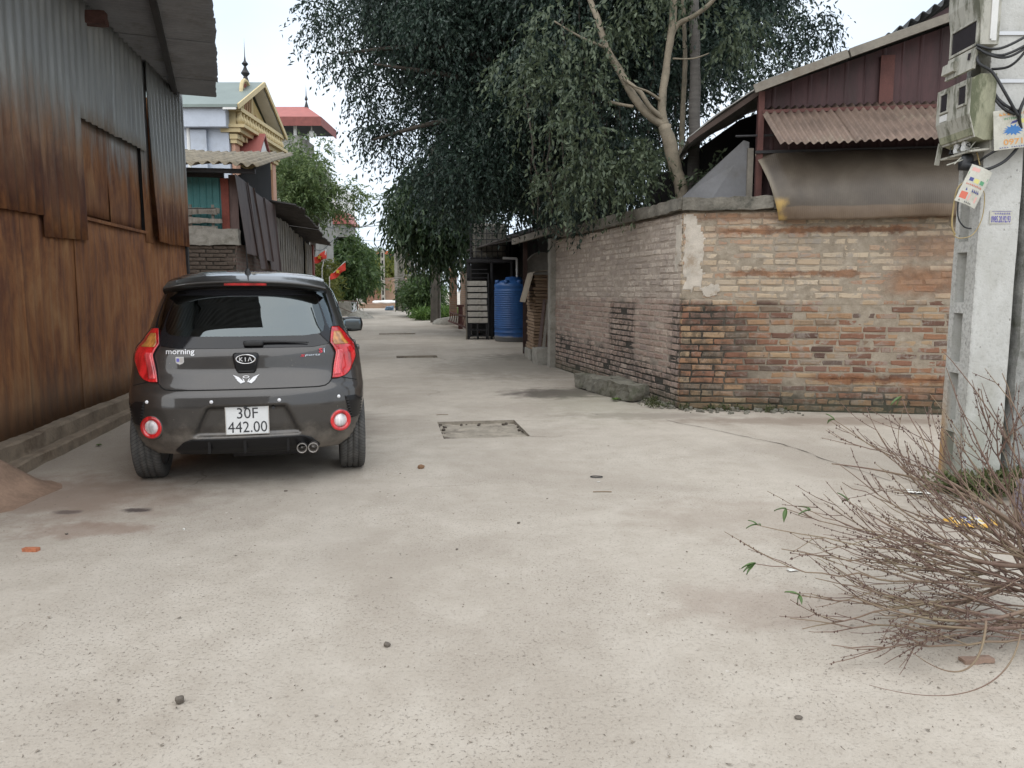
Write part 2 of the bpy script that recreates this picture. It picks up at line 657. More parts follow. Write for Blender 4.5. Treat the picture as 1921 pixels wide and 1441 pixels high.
for (u0, u1, v0, v1, dep) in PITS:
    mb = MB()
    n = 24
    du, dv = (u1 - u0), (v1 - v0)

    def pf(a, b):
        e = min(a, 1 - a) * du, min(b, 1 - b) * dv
        lift = 0.0
        zz = -dep + 0.012 * fbm((a * 4, b * 4, dep * 99), 1.3) + 0.010 * max(0, 1 - (a * du) / 0.15) * (0.5 + fbm((a * 9, b * 9, 1)))
        return lane(u0 - 0.01 + a * (du + 0.02), v0 - 0.01 + b * (dv + 0.02), min(zz, -0.008))
    mb.grid(pf, n, n)
    # broken rim walls
    for (a, b) in (((u0, v0), (u1, v0)), ((u1, v0), (u1, v1)), ((u1, v1), (u0, v1)), ((u0, v1), (u0, v0))):
        A, B = lane(*a), lane(*b)
        mb.grid(lambda s_, t_: A.lerp(B, s_) + Vector((0, 0, -t_ * (dep + 0.02))), 8, 1)
    o = part("sunken_patch", mb, M_PIT, ground)
    # crumbled dark edge lying just inside the rim
    mb = MB()
    for k in range(26):
        side = random.random()
        if side < 0.45:
            uu, vv = u0 + random.random() ** 2 * 0.10 * du, random.uniform(v0, v1)
        elif side < 0.8:
            uu, vv = random.uniform(u0, u1), v1 - random.random() ** 2 * 0.12 * dv
        else:
            uu, vv = u1 - random.random() ** 2 * 0.06 * du, random.uniform(v0, v1)
        r = random.uniform(0.008, 0.022)
        mb.rough(lane(uu, vv, -dep + r * 0.6), (2 * r, 1.6 * r, 1.2 * r), (2, 2, 2), r * 0.5, 20, rz=random.random() * 3, seed=k, rnd=0.6)
    part("crumbs", mb, M_CRACK, ground, kind="stuff")


def crack(pts, w=0.008):
    mb = MB()
    P = []
    for i in range(len(pts) - 1):
        a, b = Vector((*pts[i], 0)), Vector((*pts[i + 1], 0))
        n = max(2, int((b - a).length / 0.05))
        for k in range(n):
            q = a.lerp(b, k / n)
            P.append(q + Vector((fbm(q, 2.5) * 0.03, fbm(q + Vector((5, 5, 5)), 2.5) * 0.03, 0)))
    vs, fs = [], []
    for i, q in enumerate(P):
        d = (P[min(i + 1, len(P) - 1)] - P[max(i - 1, 0)]).normalized()
        nrm = Vector((-d.y, d.x, 0))
        ww = w * max(0.12, 0.55 + fbm(q, 9) * 0.9)
        vs += [q + nrm * ww + Vector((0, 0, 0.004)), q - nrm * ww + Vector((0, 0, 0.004))]
    for i in range(len(P) - 1):
        fs.append((2 * i, 2 * i + 1, 2 * i + 3, 2 * i + 2))
    mb.add(vs, fs)
    part("crack", mb, M_CRACK, ground)


crack([(1.55, 7.65), (1.9, 7.1), (2.3, 6.4), (2.42, 5.9), (2.6, 5.1)], 0.006)
crack([(-1.75, 7.72), (-1.2, 7.66), (-0.76, 7.62)], 0.004)
crack([(0.18, 6.78), (0.34, 6.76), (0.5, 6.83)], 0.006)
crack([(0.02, 7.62), (0.4, 7.62)], 0.003)
crack([(-1.45, 14.85), (-1.2, 14.4)], 0.005)
crack([(-0.62, 5.0), (-0.2, 5.05)], 0.0022)

# ================================================================ rusty sheet-metal shed on the left
def rust_mat(name, top, bot, upper=True):
    """galvanised sheet: grey above, rusting through towards the foot, streaked downwards"""
    m = Mat(name, rough=0.75)
    p = m.loc()
    x, y, z = m.sep(p)
    st = m.noise(m.comb(m.math('MULTIPLY', y, 7.0), 0.0, m.math('MULTIPLY', z, 0.9)), 1.0, 6, 0.68, 0.25)
    st2 = m.noise(m.comb(m.math('MULTIPLY', y, 19.0), 3.0, m.math('MULTIPLY', z, 1.4)), 1.0, 5, 0.7)
    blot = m.noise(m.vscale(p, (1, 1.5, 0.7)), 1.9, 7, 0.7, 0.5)
    low = m.noise(p, 0.5, 3, 0.5)
    hgt = m.math('ADD', z, m.math('ADD', m.math('MULTIPLY', m.math('SUBTRACT', st, 0.5), 1.15), m.math('MULTIPLY', m.math('SUBTRACT', low, 0.5), 0.5)))
    r = m.step(hgt, top, bot)                       # 1 = fully rusted
    grey = m.ramp(st, [(0.25, (0.24, 0.255, 0.265)), (0.55, (0.36, 0.375, 0.375)), (0.8, (0.50, 0.505, 0.475))])
    grey = m.mix(m.math('MULTIPLY', m.step(hgt, 3.2, 2.45), 0.65), grey, (0.27, 0.235, 0.17))
    ru = m.ramp(m.math('ADD', m.math('MULTIPLY', blot, 0.68), m.math('MULTIPLY', st2, 0.32)),
                [(0.32, (0.065, 0.031, 0.024)), (0.42, (0.155, 0.060, 0.029)), (0.52, (0.28, 0.118, 0.045)), (0.66, (0.40, 0.21, 0.092))])
    band = m.math('MULTIPLY', m.step(hgt, 2.5, 2.25), m.step(hgt, 1.85, 2.1))
    ru = m.mix(m.math('MULTIPLY', band, 0.6 if upper else 0.25), ru, (0.062, 0.030, 0.026))
    ru = m.mix(m.math('MULTIPLY', m.step(m.math('ADD', z, m.math('MULTIPLY', st, 0.35)), 0.95, 0.4), 0.62), ru, (0.20, 0.135, 0.085))
    pale = m.step(m.noise(m.comb(m.math('MULTIPLY', y, 4.0), 8.0, m.math('MULTIPLY', z, 3.0)), 1.0, 6, 0.7), 0.62, 0.74)
    ru = m.mix(m.math('MULTIPLY', pale, 0.4), ru, (0.34, 0.20, 0.11))
    m.col(m.mix(r, grey, ru))
    m.rgh(m.ramp(r, [(0.0, (0.48, 0.48, 0.48)), (1.0, (0.86, 0.86, 0.86))]))
    m.put(m.b.inputs["Metallic"], m.math('SUBTRACT', 0.25, m.math('MULTIPLY', r, 0.23)))
    m.bump(m.math('ADD', m.noise(p, 60, 4, 0.6), m.math('MULTIPLY', blot, 1.5)), 0.22, 0.006)
    return m.m


M_RUST_UP = rust_mat("rusting_sheet", 3.05, 2.15)
M_RUST_LOW = rust_mat("rusted_sheet", 6.0, 4.0, False)
M_RUST_WIN = rust_mat("half_rusted_flat_sheet", 3.1, 2.45, False)
M_SOFFIT = simple("dark_grey_roof_sheet", (0.235, 0.245, 0.265), 0.6, 0.1, var=0.2, sc=3, bump=0.08, dirt=(0.15, 0.145, 0.14))
M_STEEL_DARK = simple("dark_steel", (0.035, 0.034, 0.036), 0.6, 0.3, var=0.3, sc=8, bump=0.1)
M_PLINTH = simple("dirty_cement", (0.235, 0.185, 0.135), 0.95, var=0.35, sc=5, bump=0.5, dirt=(0.13, 0.092, 0.062))
M_REDWOOD = simple("red_brown_beam", (0.10, 0.048, 0.040), 0.8, var=0.4, sc=10, bump=0.3)

shed = thing("rusty_metal_shed", "tall shed of rusty corrugated sheets with overhanging roof, left of the parked car", "shed", (-3.66, 5.42, 0), R(9.1))


def corr_y(mb, y0, y1, z0, z1, x, pitch=0.152, amp=0.0125, t=0.0016, tilt=0.0, skew=0.0, wav=0.012, ph=0.0, rows=7):
    """corrugated sheet standing in the local YZ plane"""
    n = int((y1 - y0) / pitch * 10)

    def fn(a, b):
        y = y0 + a * (y1 - y0)
        w = math.sin((y + ph) / pitch * 2 * math.pi)
        w = math.copysign(abs(w) ** 0.65, w)
        z = z0 + b * (z1 - z0) + (1 - b) * skew * (a - 0.5)
        xx = x + amp * w + wav * fbm((y * 0.9, z * 0.8, x * 40 + ph)) + tilt * (1 - a) * (1 - b) ** 1.5
        return (xx, y, z)
    return mb.sheet(fn, max(4, n), rows, (-t, 0, 0))


ys = [-2.12 + 0.86 * k for k in range(3)]
upper = [(ys[k], ys[k + 1] + 0.04, 1.9 + random.uniform(-0.06, 0.05), 0.0, 0.0) for k in range(2)]
upper += [(-0.40, 0.10, 1.90, 0, 0), (0.06, 0.99, 1.895, 0, 0.02), (0.95, 1.90, 1.75, 0, 0.03), (1.86, 2.86, 2.875, 0, 0.01), (2.82, 3.86, 2.90, 0, 0.0),
          (3.93, 4.83, 1.885, 0.05, 0.0), (4.79, 5.62, 1.90, 0, 0.01)]
for i, (a, b, zb, tl, sk) in enumerate(upper):
    mb = MB()
    corr_y(mb, a, b, zb, 3.96, 0.012 + 0.004 * (i % 2), tilt=tl, skew=sk, ph=0.01 * i)
    part("wall_sheet", mb, M_RUST_UP, shed, True)
low = [-2.1, -1.2, -0.35] + [0.55, 1.62, 2.7, 3.75, 4.7, 5.6]
for i in range(len(low) - 1):
    mb = MB()
    ztop = 2.02 if low[i] > -9 else 2.0
    if 1.5 < low[i] < 3.8:
        ztop = 1.955
    corr_y(mb, low[i], low[i + 1] + 0.03, 0.2, ztop, -0.026 - 0.003 * (i % 2), pitch=0.155, amp=0.0035, wav=0.018, ph=i * 0.03)
    part("lower_sheet", mb, M_RUST_LOW, shed, True)
# shut hatch: two flat sheets set back, with a rail below
for (a, b, z0, dx) in ((1.86, 2.78, 2.02, 0.0), (2.72, 3.74, 1.975, 0.006)):
    mb = MB()
    corr_y(mb, a, b, z0, 2.96, -0.062 + dx, pitch=0.5, amp=0.002, wav=0.02, ph=a)
    part("hatch_sheet", mb, M_RUST_WIN, shed, True)
part("hatch_rail", MB().span(-0.05, -0.005, 1.88, 3.76, 1.955, 1.985), M_RUST_WIN, shed)
mb = MB()
corr_y(mb, 3.72, 4.05, 1.86, 3.95, -0.018, pitch=0.3, amp=0.002)
part("jamb_strip", mb, M_RUST_WIN, shed, True)
part("jamb_post", MB().span(-0.09, -0.035, 3.80, 3.96, 0.2, 3.9), M_STEEL_DARK, shed)
part("corner_post", MB().span(-0.06, 0.0, 5.56, 5.63, 0.2, 3.9), M_STEEL_DARK, shed)
# end walls and back so that the shed is a closed building
mb = MB()
mb.span(-5.0, -0.05, 5.55, 5.60, 0, 3.9)
part("end_wall", mb, M_RUST_LOW, shed)
part("end_wall", MB().span(-5.0, -0.05, -2.1, -2.05, 0, 3.9), M_RUST_LOW, shed)
part("back_wall", MB().span(-5.05, -5.0, -2.1, 5.6, 0, 3.9), M_RUST_LOW, shed)
# roof sheets run square to a skewed eave
EA = R(11.4)
ea, eb = Vector((math.cos(EA), math.sin(EA), 0)), Vector((-math.sin(EA), math.cos(EA), 0))
E0 = Vector((0.47, 5.62, 3.955))
k = 0
bpos = 0.0
while bpos > -7.2:
    wd = 0.80
    mb = MB()
    lift = 0.007 * (k % 2)
    ragged = random.uniform(-0.03, 0.03)

    def rf(a, b, bpos=bpos, lift=lift, ragged=ragged):
        bb = bpos - wd * 1.10 * (1 - a)
        aa = -5.8 + b * (5.8 + ragged + 0.02 * fbm((bb * 3, 0, 1)))
        w = math.sin(bb / 0.076 * 2 * math.pi)
        p = E0 + ea * aa + eb * bb
        return (p.x, p.y, p.z + 0.0075 * w + lift + 0.02 * fbm((aa * 0.5, bb * 0.5, 3)) + 0.05 * aa * 0.0)
    mb.sheet(rf, 84, 10, (0, 0, 0.0016))
    part("roof_sheet", mb, M_SOFFIT, shed, True)
    bpos -= wd
    k += 1
for aoff, sz in ((-0.52, 0.06), (-1.7, 0.06), (-3.0, 0.06)):
    a0 = E0 + ea * aoff - Vector((0, 0, 0.045))
    part("purlin", MB().bar(a0 + eb * -0.02, a0 + eb * -7.15, sz, sz), M_STEEL_DARK, shed)
mb = MB().rough((0.09, 2.15, 3.83), (0.22, 0.11, 0.12), (4, 3, 3), 0.012, 9)
part("beam_end", mb, M_REDWOOD, shed)
# stepped cement plinth
for (xo, z0, z1, sd) in ((0.17, -0.05, 0.085, 1), (0.075, 0.0, 0.205, 2)):
    mb = MB()

    def pl(a, b, xo=xo, z0=z0, z1=z1, sd=sd):
        y = -2.1 + a * 7.72
        prof = ((xo + 0.008, z0), (xo, (z0 + z1) / 2), (xo - 0.004, z1 - 0.012), (xo - 0.018, z1), (-0.05, z1 + 0.004))
        i = min(4, int(round(b * 4)))
        px, pz = prof[i]
        nn = fbm((y * 2.2, sd * 9, i), 1.0)
        return (px + 0.016 * nn, y, pz + (0.010 * fbm((y * 1.5, sd, 3 + i)) if i > 1 else 0))
    mb.grid(pl, 150, 4)
    part("plinth_step", mb, M_PLINTH, shed)

# heap of earth at the shed's foot
mb = MB()


def md(a, b):
    ang = a * 2 * math.pi
    r = b
    rr = r * (1 + 0.18 * fbm((math.cos(ang) * 1.5, math.sin(ang) * 1.5, 3)))
    x, y = math.cos(ang) * rr * 0.52, math.sin(ang) * rr * 0.62
    h = 0.30 * (math.cos(min(1, r) * math.pi) * 0.5 + 0.5) ** 1.15
    h += 0.018 * fbm((x * 4, y * 4, 2)) * (1 - r)
    return (x, y, h - 0.006 + 0.006 * (1 - r))


mb.grid(md, 48, 14)
solo("earth_mound", mb, M_DIRT, "low smooth heap of reddish-brown earth against the rusty shed's plinth", "mound", (-3.42, 4.72, 0), 0.2, smooth=True)

# ================================================================ corner brick wall on the right
WC = Vector((1.84, 8.40, 0))                 # corner on the ground
A_R = math.atan2(-0.149, 0.989)              # right face, front towards the camera
A_L = math.atan2(-0.972, 0.233)              # left face, front towards the lane
L_R, L_L = 4.1, 4.75
COURSE, NCOURSE = 0.0708, 30


def face_masks(m):
    """shared wall coordinates for brick and mortar materials"""
    p = m.pos()
    x, y, z = m.sep(p)
    dx = m.math('SUBTRACT', x, WC.x)
    dy = m.math('SUBTRACT', y, WC.y)
    ur = m.math('ADD', m.math('MULTIPLY', dx, 0.989), m.math('MULTIPLY', dy, -0.149))      # along right face
    ul = m.math('ADD', m.math('MULTIPLY', dx, -0.233), m.math('MULTIPLY', dy, 0.972))      # along left face
    onl = m.step(ul, 0.02, 0.06)                                                            # 1 on left face
    return p, x, y, z, ur, ul, onl


def upper_mask(m, p, z):
    return m.step(m.math('ADD', z, m.math('MULTIPLY', m.math('SUBTRACT', m.noise(p, 3.0, 5), 0.5), 0.25)), 1.14, 1.24)


def rust_mask(m, ur, z, onl, p):
    """brown water stains running along certain courses and down from them"""
    tot = None
    nz = m.math('MULTIPLY', m.math('SUBTRACT', m.noise(m.vscale(p, (1.6, 1.6, 3)), 3.4, 8, 0.75), 0.5), 0.20)
    for (zz, hh, u0, u1, k) in ((1.93, 0.05, 0.2, 2.6, 0.9), (1.48, 0.045, 0.3, 2.1, 0.85), (0.36, 0.06, 1.25, 3.4, 1.0), (2.08, 0.06, -0.1, 3.6, 0.6),
                                (1.40, 0.22, 1.95, 3.2, 0.75), (0.22, 0.16, 2.1, 3.3, 0.6), (1.75, 0.2, 2.0, 3.4, 0.55)):
        d = m.math('ABSOLUTE', m.math('SUBTRACT', z, zz))
        a = m.step(m.math('ADD', d, nz), hh, hh * 0.25)
        b = m.math('MULTIPLY', m.step(ur, u0, u0 + 0.3), m.step(ur, u1, u1 - 0.4))
        c = m.math('MULTIPLY', m.math('MULTIPLY', a, b), k)
        tot = c if tot is None else m.math('MAXIMUM', tot, c)
    return m.math('MULTIPLY', tot, m.math('SUBTRACT', 1.0, onl))


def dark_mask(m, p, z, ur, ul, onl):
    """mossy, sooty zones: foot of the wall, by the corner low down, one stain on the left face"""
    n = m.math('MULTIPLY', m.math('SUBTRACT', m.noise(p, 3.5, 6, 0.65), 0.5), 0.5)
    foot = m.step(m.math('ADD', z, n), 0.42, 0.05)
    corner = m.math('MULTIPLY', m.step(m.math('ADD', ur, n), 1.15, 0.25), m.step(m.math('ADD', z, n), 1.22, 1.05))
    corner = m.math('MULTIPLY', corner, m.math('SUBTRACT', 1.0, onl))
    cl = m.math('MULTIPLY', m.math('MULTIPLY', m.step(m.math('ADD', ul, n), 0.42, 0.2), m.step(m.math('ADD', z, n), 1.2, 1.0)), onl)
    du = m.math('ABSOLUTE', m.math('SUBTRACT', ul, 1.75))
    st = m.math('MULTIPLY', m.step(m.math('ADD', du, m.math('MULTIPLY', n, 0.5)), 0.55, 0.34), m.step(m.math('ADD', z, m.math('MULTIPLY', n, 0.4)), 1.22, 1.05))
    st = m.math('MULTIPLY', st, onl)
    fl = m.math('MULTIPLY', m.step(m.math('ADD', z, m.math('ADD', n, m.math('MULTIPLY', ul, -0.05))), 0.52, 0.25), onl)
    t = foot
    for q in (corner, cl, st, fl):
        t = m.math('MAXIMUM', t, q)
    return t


def brick_mat():
    m = Mat("old_brick", rough=0.92)
    p, x, y, z, ur, ul, onl = face_masks(m)
    rnd = m.math('FRACT', m.math('ADD', m.math('MULTIPLY', m.island(), 7.31), m.math('MULTIPLY', m.orand(), 3.77)))
    rnd2 = m.math('FRACT', m.math('MULTIPLY', rnd, 13.7))
    lowc = m.ramp(rnd, [(0.0, (0.100, 0.057, 0.043)), (0.2, (0.219, 0.107, 0.069)), (0.42, (0.271, 0.140, 0.082)), (0.6, (0.319, 0.194, 0.111)), (0.78, (0.377, 0.268, 0.163)), (0.9, (0.118, 0.086, 0.070)), (1.0, (0.215, 0.126, 0.094))])
    upc = m.ramp(rnd, [(0.0, (0.387, 0.310, 0.227)), (0.3, (0.466, 0.383, 0.286)), (0.5, (0.396, 0.251, 0.165)), (0.62, (0.535, 0.442, 0.330)), (0.85, (0.454, 0.354, 0.248)), (1.0, (0.357, 0.222, 0.152))])
    lefc = m.ramp(rnd, [(0.0, (0.276, 0.208, 0.180)), (0.3, (0.374, 0.284, 0.237)), (0.6, (0.329, 0.240, 0.196)), (0.85, (0.457, 0.364, 0.303)), (1.0, (0.284, 0.191, 0.153))])
    lefu = m.ramp(rnd, [(0.0, (0.353, 0.297, 0.254)), (0.5, (0.438, 0.369, 0.311)), (1.0, (0.538, 0.465, 0.396))])
    up = upper_mask(m, p, z)
    c = m.mix(onl, m.mix(up, lowc, upc), m.mix(up, lefc, lefu))
    n1 = m.noise(p, 22, 6, 0.7)
    c = m.mix(m.math('MULTIPLY', m.step(n1, 0.5, 0.3), 0.45), c, m.mix(0.65, c, (0.076, 0.053, 0.040)))
    # mortar smears and lime bloom over the brick faces
    sm = m.step(m.noise(p, 7.5, 7, 0.72, 0.6), 0.50, 0.60)
    amt = m.math('ADD', 0.30, m.math('MULTIPLY', up, 0.25))
    right_fade = m.math('MULTIPLY', m.step(ur, 0.35, 1.5), 0.3)
    c = m.mix(m.math('MULTIPLY', sm, m.math('ADD', amt, right_fade)), c, m.mix(onl, (0.305, 0.273, 0.235), (0.265, 0.230, 0.204)))
    rm = rust_mask(m, ur, z, onl, p)
    c = m.mix(m.math('MULTIPLY', rm, 0.88), c, m.ramp(m.noise(p, 6, 6, 0.7), [(0.36, (0.105, 0.042, 0.022)), (0.62, (0.285, 0.125, 0.055))]))
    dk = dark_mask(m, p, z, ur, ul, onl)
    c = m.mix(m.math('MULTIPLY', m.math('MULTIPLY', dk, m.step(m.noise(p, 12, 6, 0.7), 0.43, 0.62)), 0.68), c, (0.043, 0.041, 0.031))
    moss = m.step(m.math('ADD', z, m.math('MULTIPLY', m.noise(p, 6, 5), 0.3)), 0.42, 0.16)
    c = m.mix(m.math('MULTIPLY', moss, 0.6), c, (0.075, 0.077, 0.046))
    spots = m.math('MULTIPLY', m.step(m.noise(p, 16, 4, 0.6), 0.68, 0.74), m.step(rnd2, 0.4, 0.6))
    c = m.mix(m.math('MULTIPLY', spots, 0.7), c, (0.046, 0.036, 0.030))
    m.col(c)
    m.bump(m.math('ADD', n1, m.math('MULTIPLY', m.noise(p, 90, 4, 0.7), 0.6)), 0.6, 0.008)
    return m.m


def mortar_mat():
    m = Mat("old_mortar", rough=0.97)
    p, x, y, z, ur, ul, onl = face_masks(m)
    n1 = m.noise(p, 9, 6, 0.7)
    c = m.ramp(n1, [(0.3, (0.227, 0.185, 0.136)), (0.5, (0.312, 0.263, 0.202)), (0.72, (0.402, 0.346, 0.274))])
    cl = m.ramp(n1, [(0.3, (0.273, 0.229, 0.191)), (0.5, (0.365, 0.307, 0.257)), (0.72, (0.452, 0.387, 0.328))])
    c = m.mix(onl, c, cl)
    rm = rust_mask(m, ur, z, onl, p)
    c = m.mix(m.math('MULTIPLY', rm, 0.9), c, m.ramp(m.noise(p, 6, 6, 0.7), [(0.36, (0.105, 0.042, 0.022)), (0.62, (0.285, 0.125, 0.055))]))
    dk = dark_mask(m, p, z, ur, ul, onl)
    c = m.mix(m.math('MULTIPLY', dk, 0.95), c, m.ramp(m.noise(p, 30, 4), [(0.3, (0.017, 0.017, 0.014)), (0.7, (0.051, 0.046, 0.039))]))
    moss = m.step(m.math('ADD', z, m.math('MULTIPLY', m.noise(p, 6, 5), 0.3)), 0.40, 0.14)
    c = m.mix(m.math('MULTIPLY', moss, 0.55), c, (0.067, 0.071, 0.042))
    m.col(c)
    m.bump(m.math('ADD', n1, m.noise(p, 70, 5, 0.7)), 0.7, 0.01)
    return m.m


M_BRICK, M_MORTAR = brick_mat(), mortar_mat()
M_COPING = simple("mossy_concrete_coping", (0.155, 0.142, 0.118), 0.95, var=0.5, sc=4.5, bump=0.8, dirt=(0.035, 0.035, 0.027))
M_PLASTER = simple("lime_plaster", (0.50, 0.45, 0.385), 0.95, var=0.22, sc=9, bump=0.5, dirt=(0.33, 0.26, 0.19))
M_CONC = simple("weathered_concrete", (0.30, 0.285, 0.25), 0.93, var=0.3, sc=6, bump=0.5, dirt=(0.15, 0.14, 0.11))
M_CONC_DARK = simple("damp_concrete", (0.175, 0.165, 0.135), 0.95, var=0.4, sc=7, bump=0.7, dirt=(0.075, 0.078, 0.05))

wall = thing("brick_wall", "weathered corner wall of orange and cream bricks with mossy concrete coping", "wall", WC)


def brick_verts(l, d, h, sd):
    """brick with worn, uneven front edges: front face at y=0, length along x"""
    r = random.Random(sd)
    j = lambda a: r.uniform(-a, a)
    ch = 0.007
    base = [(0, 0), (0.5, 0), (1, 0), (1, 0.5), (1, 1), (0.5, 1), (0, 1), (0, 0.5)]
    jit = [(j(0.006), j(0.004)) for _ in base]
    vs = []
    for (yy, ins) in ((d, 0), (ch, 0), (0, ch)):
        for (sx, sz), (jx, jz) in zip(base, jit):
            x, z = sx * l + jx, sz * h + jz
            x += ins * (1 if sx == 0 else (-1 if sx == 1 else 0)) * r.uniform(0.6, 1.5)
            z += ins * (1 if sz == 0 else (-1 if sz == 1 else 0)) * r.uniform(0.6, 1.3)
            vs.append(Vector((x, yy + (j(0.002) if ins else 0), z)))
    fs = [tuple(range(16, 24))]
    for k in range(8):
        k2 = (k + 1) % 8
        fs.append((k, k2, 8 + k2, 8 + k))
        fs.append((8 + k, 8 + k2, 16 + k2, 16 + k))
    return vs, fs


def face_frame(ang):
    return Matrix.Rotation(ang, 4, 'Z')


cells = []      # (face, u, z, len, protrude, seed)
for face, L, sgn in (('R', L_R, 1), ('L', L_L, -1)):
    for c in range(NCOURSE):
        r = random.Random(c * 17 + (5 if face == 'L' else 0))
        off = (0.0 if c % 2 else 0.115) + r.uniform(-0.015, 0.015)
        u = -off if face == 'L' else -off + 0.0
        first = True
        while u < L - 0.03:
            ln = 0.218 + r.uniform(-0.012, 0.012)
            if r.random() < (0.14 if face == 'R' else 0.42):
                ln = 0.106 + r.uniform(-0.008, 0.008)
            u0, u1 = max(u, 0.0), min(u + ln, L)
            if u1 - u0 > 0.04:
                zz = 0.014 + c * COURSE + r.uniform(-0.002, 0.002)
                pr = r.uniform(-0.004, 0.005)
                if r.random() < 0.05:
                    pr -= 0.012
                cells.append((face, u0, zz, u1 - u0, pr, r.randrange(99999)))
            u += ln + 0.015 + r.uniform(-0.003, 0.005)
MR, ML = face_frame(A_R), face_frame(A_L)


def cell_pos(c):
    face, u, z, l, pr, sd = c
    if face == 'R':
        return MR @ Vector((u, -pr, z))
    return ML @ Vector((-u - l, -pr, z))        # left face runs away from the corner along -x of its frame


vis = sorted([c for c in cells if c[0] == 'R' and c[1] + c[3] < 2.95], key=lambda c: (WC + cell_pos(c) - Vector((0, 0, EYE))).length)
singles = set(vis[:298])
pool = {}
for c in vis[:298]:
    key = (round(c[3] / 0.012), c[5] % 3)
    if key not in pool:
        vs, fs = brick_verts(key[0] * 0.012, 0.10, COURSE - 0.0165, hash(key) % 1000)
        me = MB().add(vs, fs).mesh("brick")
        me.materials.append(M_BRICK)
        pool[key] = me
    o = bpy.data.objects.new("brick", pool[key])
    COL.objects.link(o)
    o.parent = wall
    o.location = cell_pos(c)
    o.rotation_euler = (0, 0, A_R)
mb = MB()
for c in cells:
    if c in singles:
        continue
    vs, fs = brick_verts(c[3], 0.10, COURSE - 0.0165, c[5])
    mt = MR if c[0] == 'R' else ML
    p = cell_pos(c)
    mb.add([p + mt @ v for v in vs], fs)
part("brickwork", mb, M_BRICK, wall, kind="stuff")

# mortar bed: recessed joints, here and there smeared flush over the bricks
for face, L, mt in (('R', L_R, MR), ('L', L_L, ML)):
    mb = MB()
    H = NCOURSE * COURSE + 0.02

    def mf(a, b, face=face, L=L, mt=mt):
        u = -0.0 + a * L
        z = b * H - 0.02
        q = (u * 1.0, z, 0.0 if face == 'R' else 7.0)
        n1 = fbm(q, 5.0, 4)
        n2 = fbm((q[0] + 3, q[1], q[2]), 1.6, 3)
        d = 0.0085 - 0.009 * max(0, n1) - 0.005 * max(0, n2)
        if z > 1.15:
            d -= 0.0035
        if face == 'L':
            d = 0.007 - 0.006 * max(0, n1) - 0.009 * max(0, n2 - 0.15) - (0.0015 if z > 1.15 else 0)
        elif u > 1.1:
            d -= 0.0025 * min(1, (u - 1.1))
        low = (z < 1.15 and ((face == 'R' and u < 1.1) or (face == 'L' and (u < 0.35 or abs(u - 1.75) < 0.4 or z < 0.35))))
        if low:
            d = max(d, 0.009 + 0.003 * abs(n1))
        d = max(d, -0.0075)
        return mt @ Vector((u if face == 'R' else -u, d, z))
    mb.grid(mf, int(L / 0.016), int(H / 0.015))
    x0, x1 = (0.06, L) if face == 'R' else (-L, -0.03)
    core = MB().span(x0, x1, 0.025, 0.20, -0.02, H)
    mb.add([mt @ Vector(v) for v in core.v], core.f)
    part("mortar", mb, M_MORTAR, wall)
# coping slabs
rc = random.Random(3)
for face, L, mt, ang in (('R', L_R, MR, A_R), ('L', L_L, ML, A_L)):
    u = -0.03
    while u < L:
        ln = rc.uniform(0.85, 1.25)
        ln = min(ln, L + 0.05 - u)
        cx = (u + ln / 2) * (1 if face == 'R' else -1)
        mb = MB().rough(mt @ Vector((cx, 0.075, 2.215 + rc.uniform(-0.006, 0.006))), (ln - 0.006, 0.27, 0.135), (14, 4, 4), 0.020, 5.0, rz=ang, seed=u * 3)
        part("coping_slab", mb, M_COPING, wall)
        u += ln
# peeling plaster by the corner
for (mt, uc, zc, w, h, sgn) in ((MR, 0.13, 1.68, 0.26, 0.86, 1), (ML, 0.10, 1.75, 0.16, 0.7, -1), (MR, 0.30, 1.30, 0.2, 0.16, 1)):
    mb = MB()
    N = 26
    idx = {}
    vs, fs = [], []
    for j in range(N + 1):
        for i in range(N + 1):
            a, b = i / N * 2 - 1, j / N * 2 - 1
            u, z = uc + a * w / 2, zc + b * h / 2
            edge = max(abs(a), abs(b))
            n1 = fbm((u * 7, z * 7, 4 + sgn), 1.0, 4)
            d = -0.0065 - 0.004 * max(0, n1)
            if edge + 0.55 * n1 > 0.80:
                d = 0.012
            vs.append(mt @ Vector((sgn * u, d, z)))
    for j in range(N):
        for i in range(N):
            q = (j * (N + 1) + i, j * (N + 1) + i + 1, (j + 1) * (N + 1) + i + 1, (j + 1) * (N + 1) + i)
            fs.append(q)
    mb.add(vs, fs)
    part("plaster_patch", mb, M_PLASTER, wall)

# concrete post closing the wall's far end
post = MB().rough((0, 0, 1.06), (0.15, 0.17, 2.2), (3, 3, 24), 0.010, 5)
solo("concrete_post", post, M_CONC, "square grey concrete post closing the far end of the brick wall", "post", (0.70, 13.10, 0), R(13))

# broken concrete posts lying along the foot of the wall
d = Vector((1.50 - 0.98, 8.85 - 10.35, 0))
lg = MB().rough((0, 0, 0.10), (d.length, 0.21, 0.20), (26, 5, 5), 0.035, 4.5, rnd=0.10, seed=2)
solo("broken_concrete_post", lg, M_CONC_DARK, "thick broken concrete post lying on the lane at the wall's foot", "concrete post", (1.20, 9.62, 0), math.atan2(d.y, d.x), smooth=False)
lg = MB().rough((0, 0, 0.09), (1.15, 0.14, 0.16), (20, 5, 5), 0.03, 5.5, rnd=0.15, seed=8)
solo("broken_concrete_post", lg, M_CONC_DARK, "thinner reddish broken post lying between the wall and the thick one", "concrete post", (1.47, 9.72, 0.0), math.atan2(-0.93, 0.28))

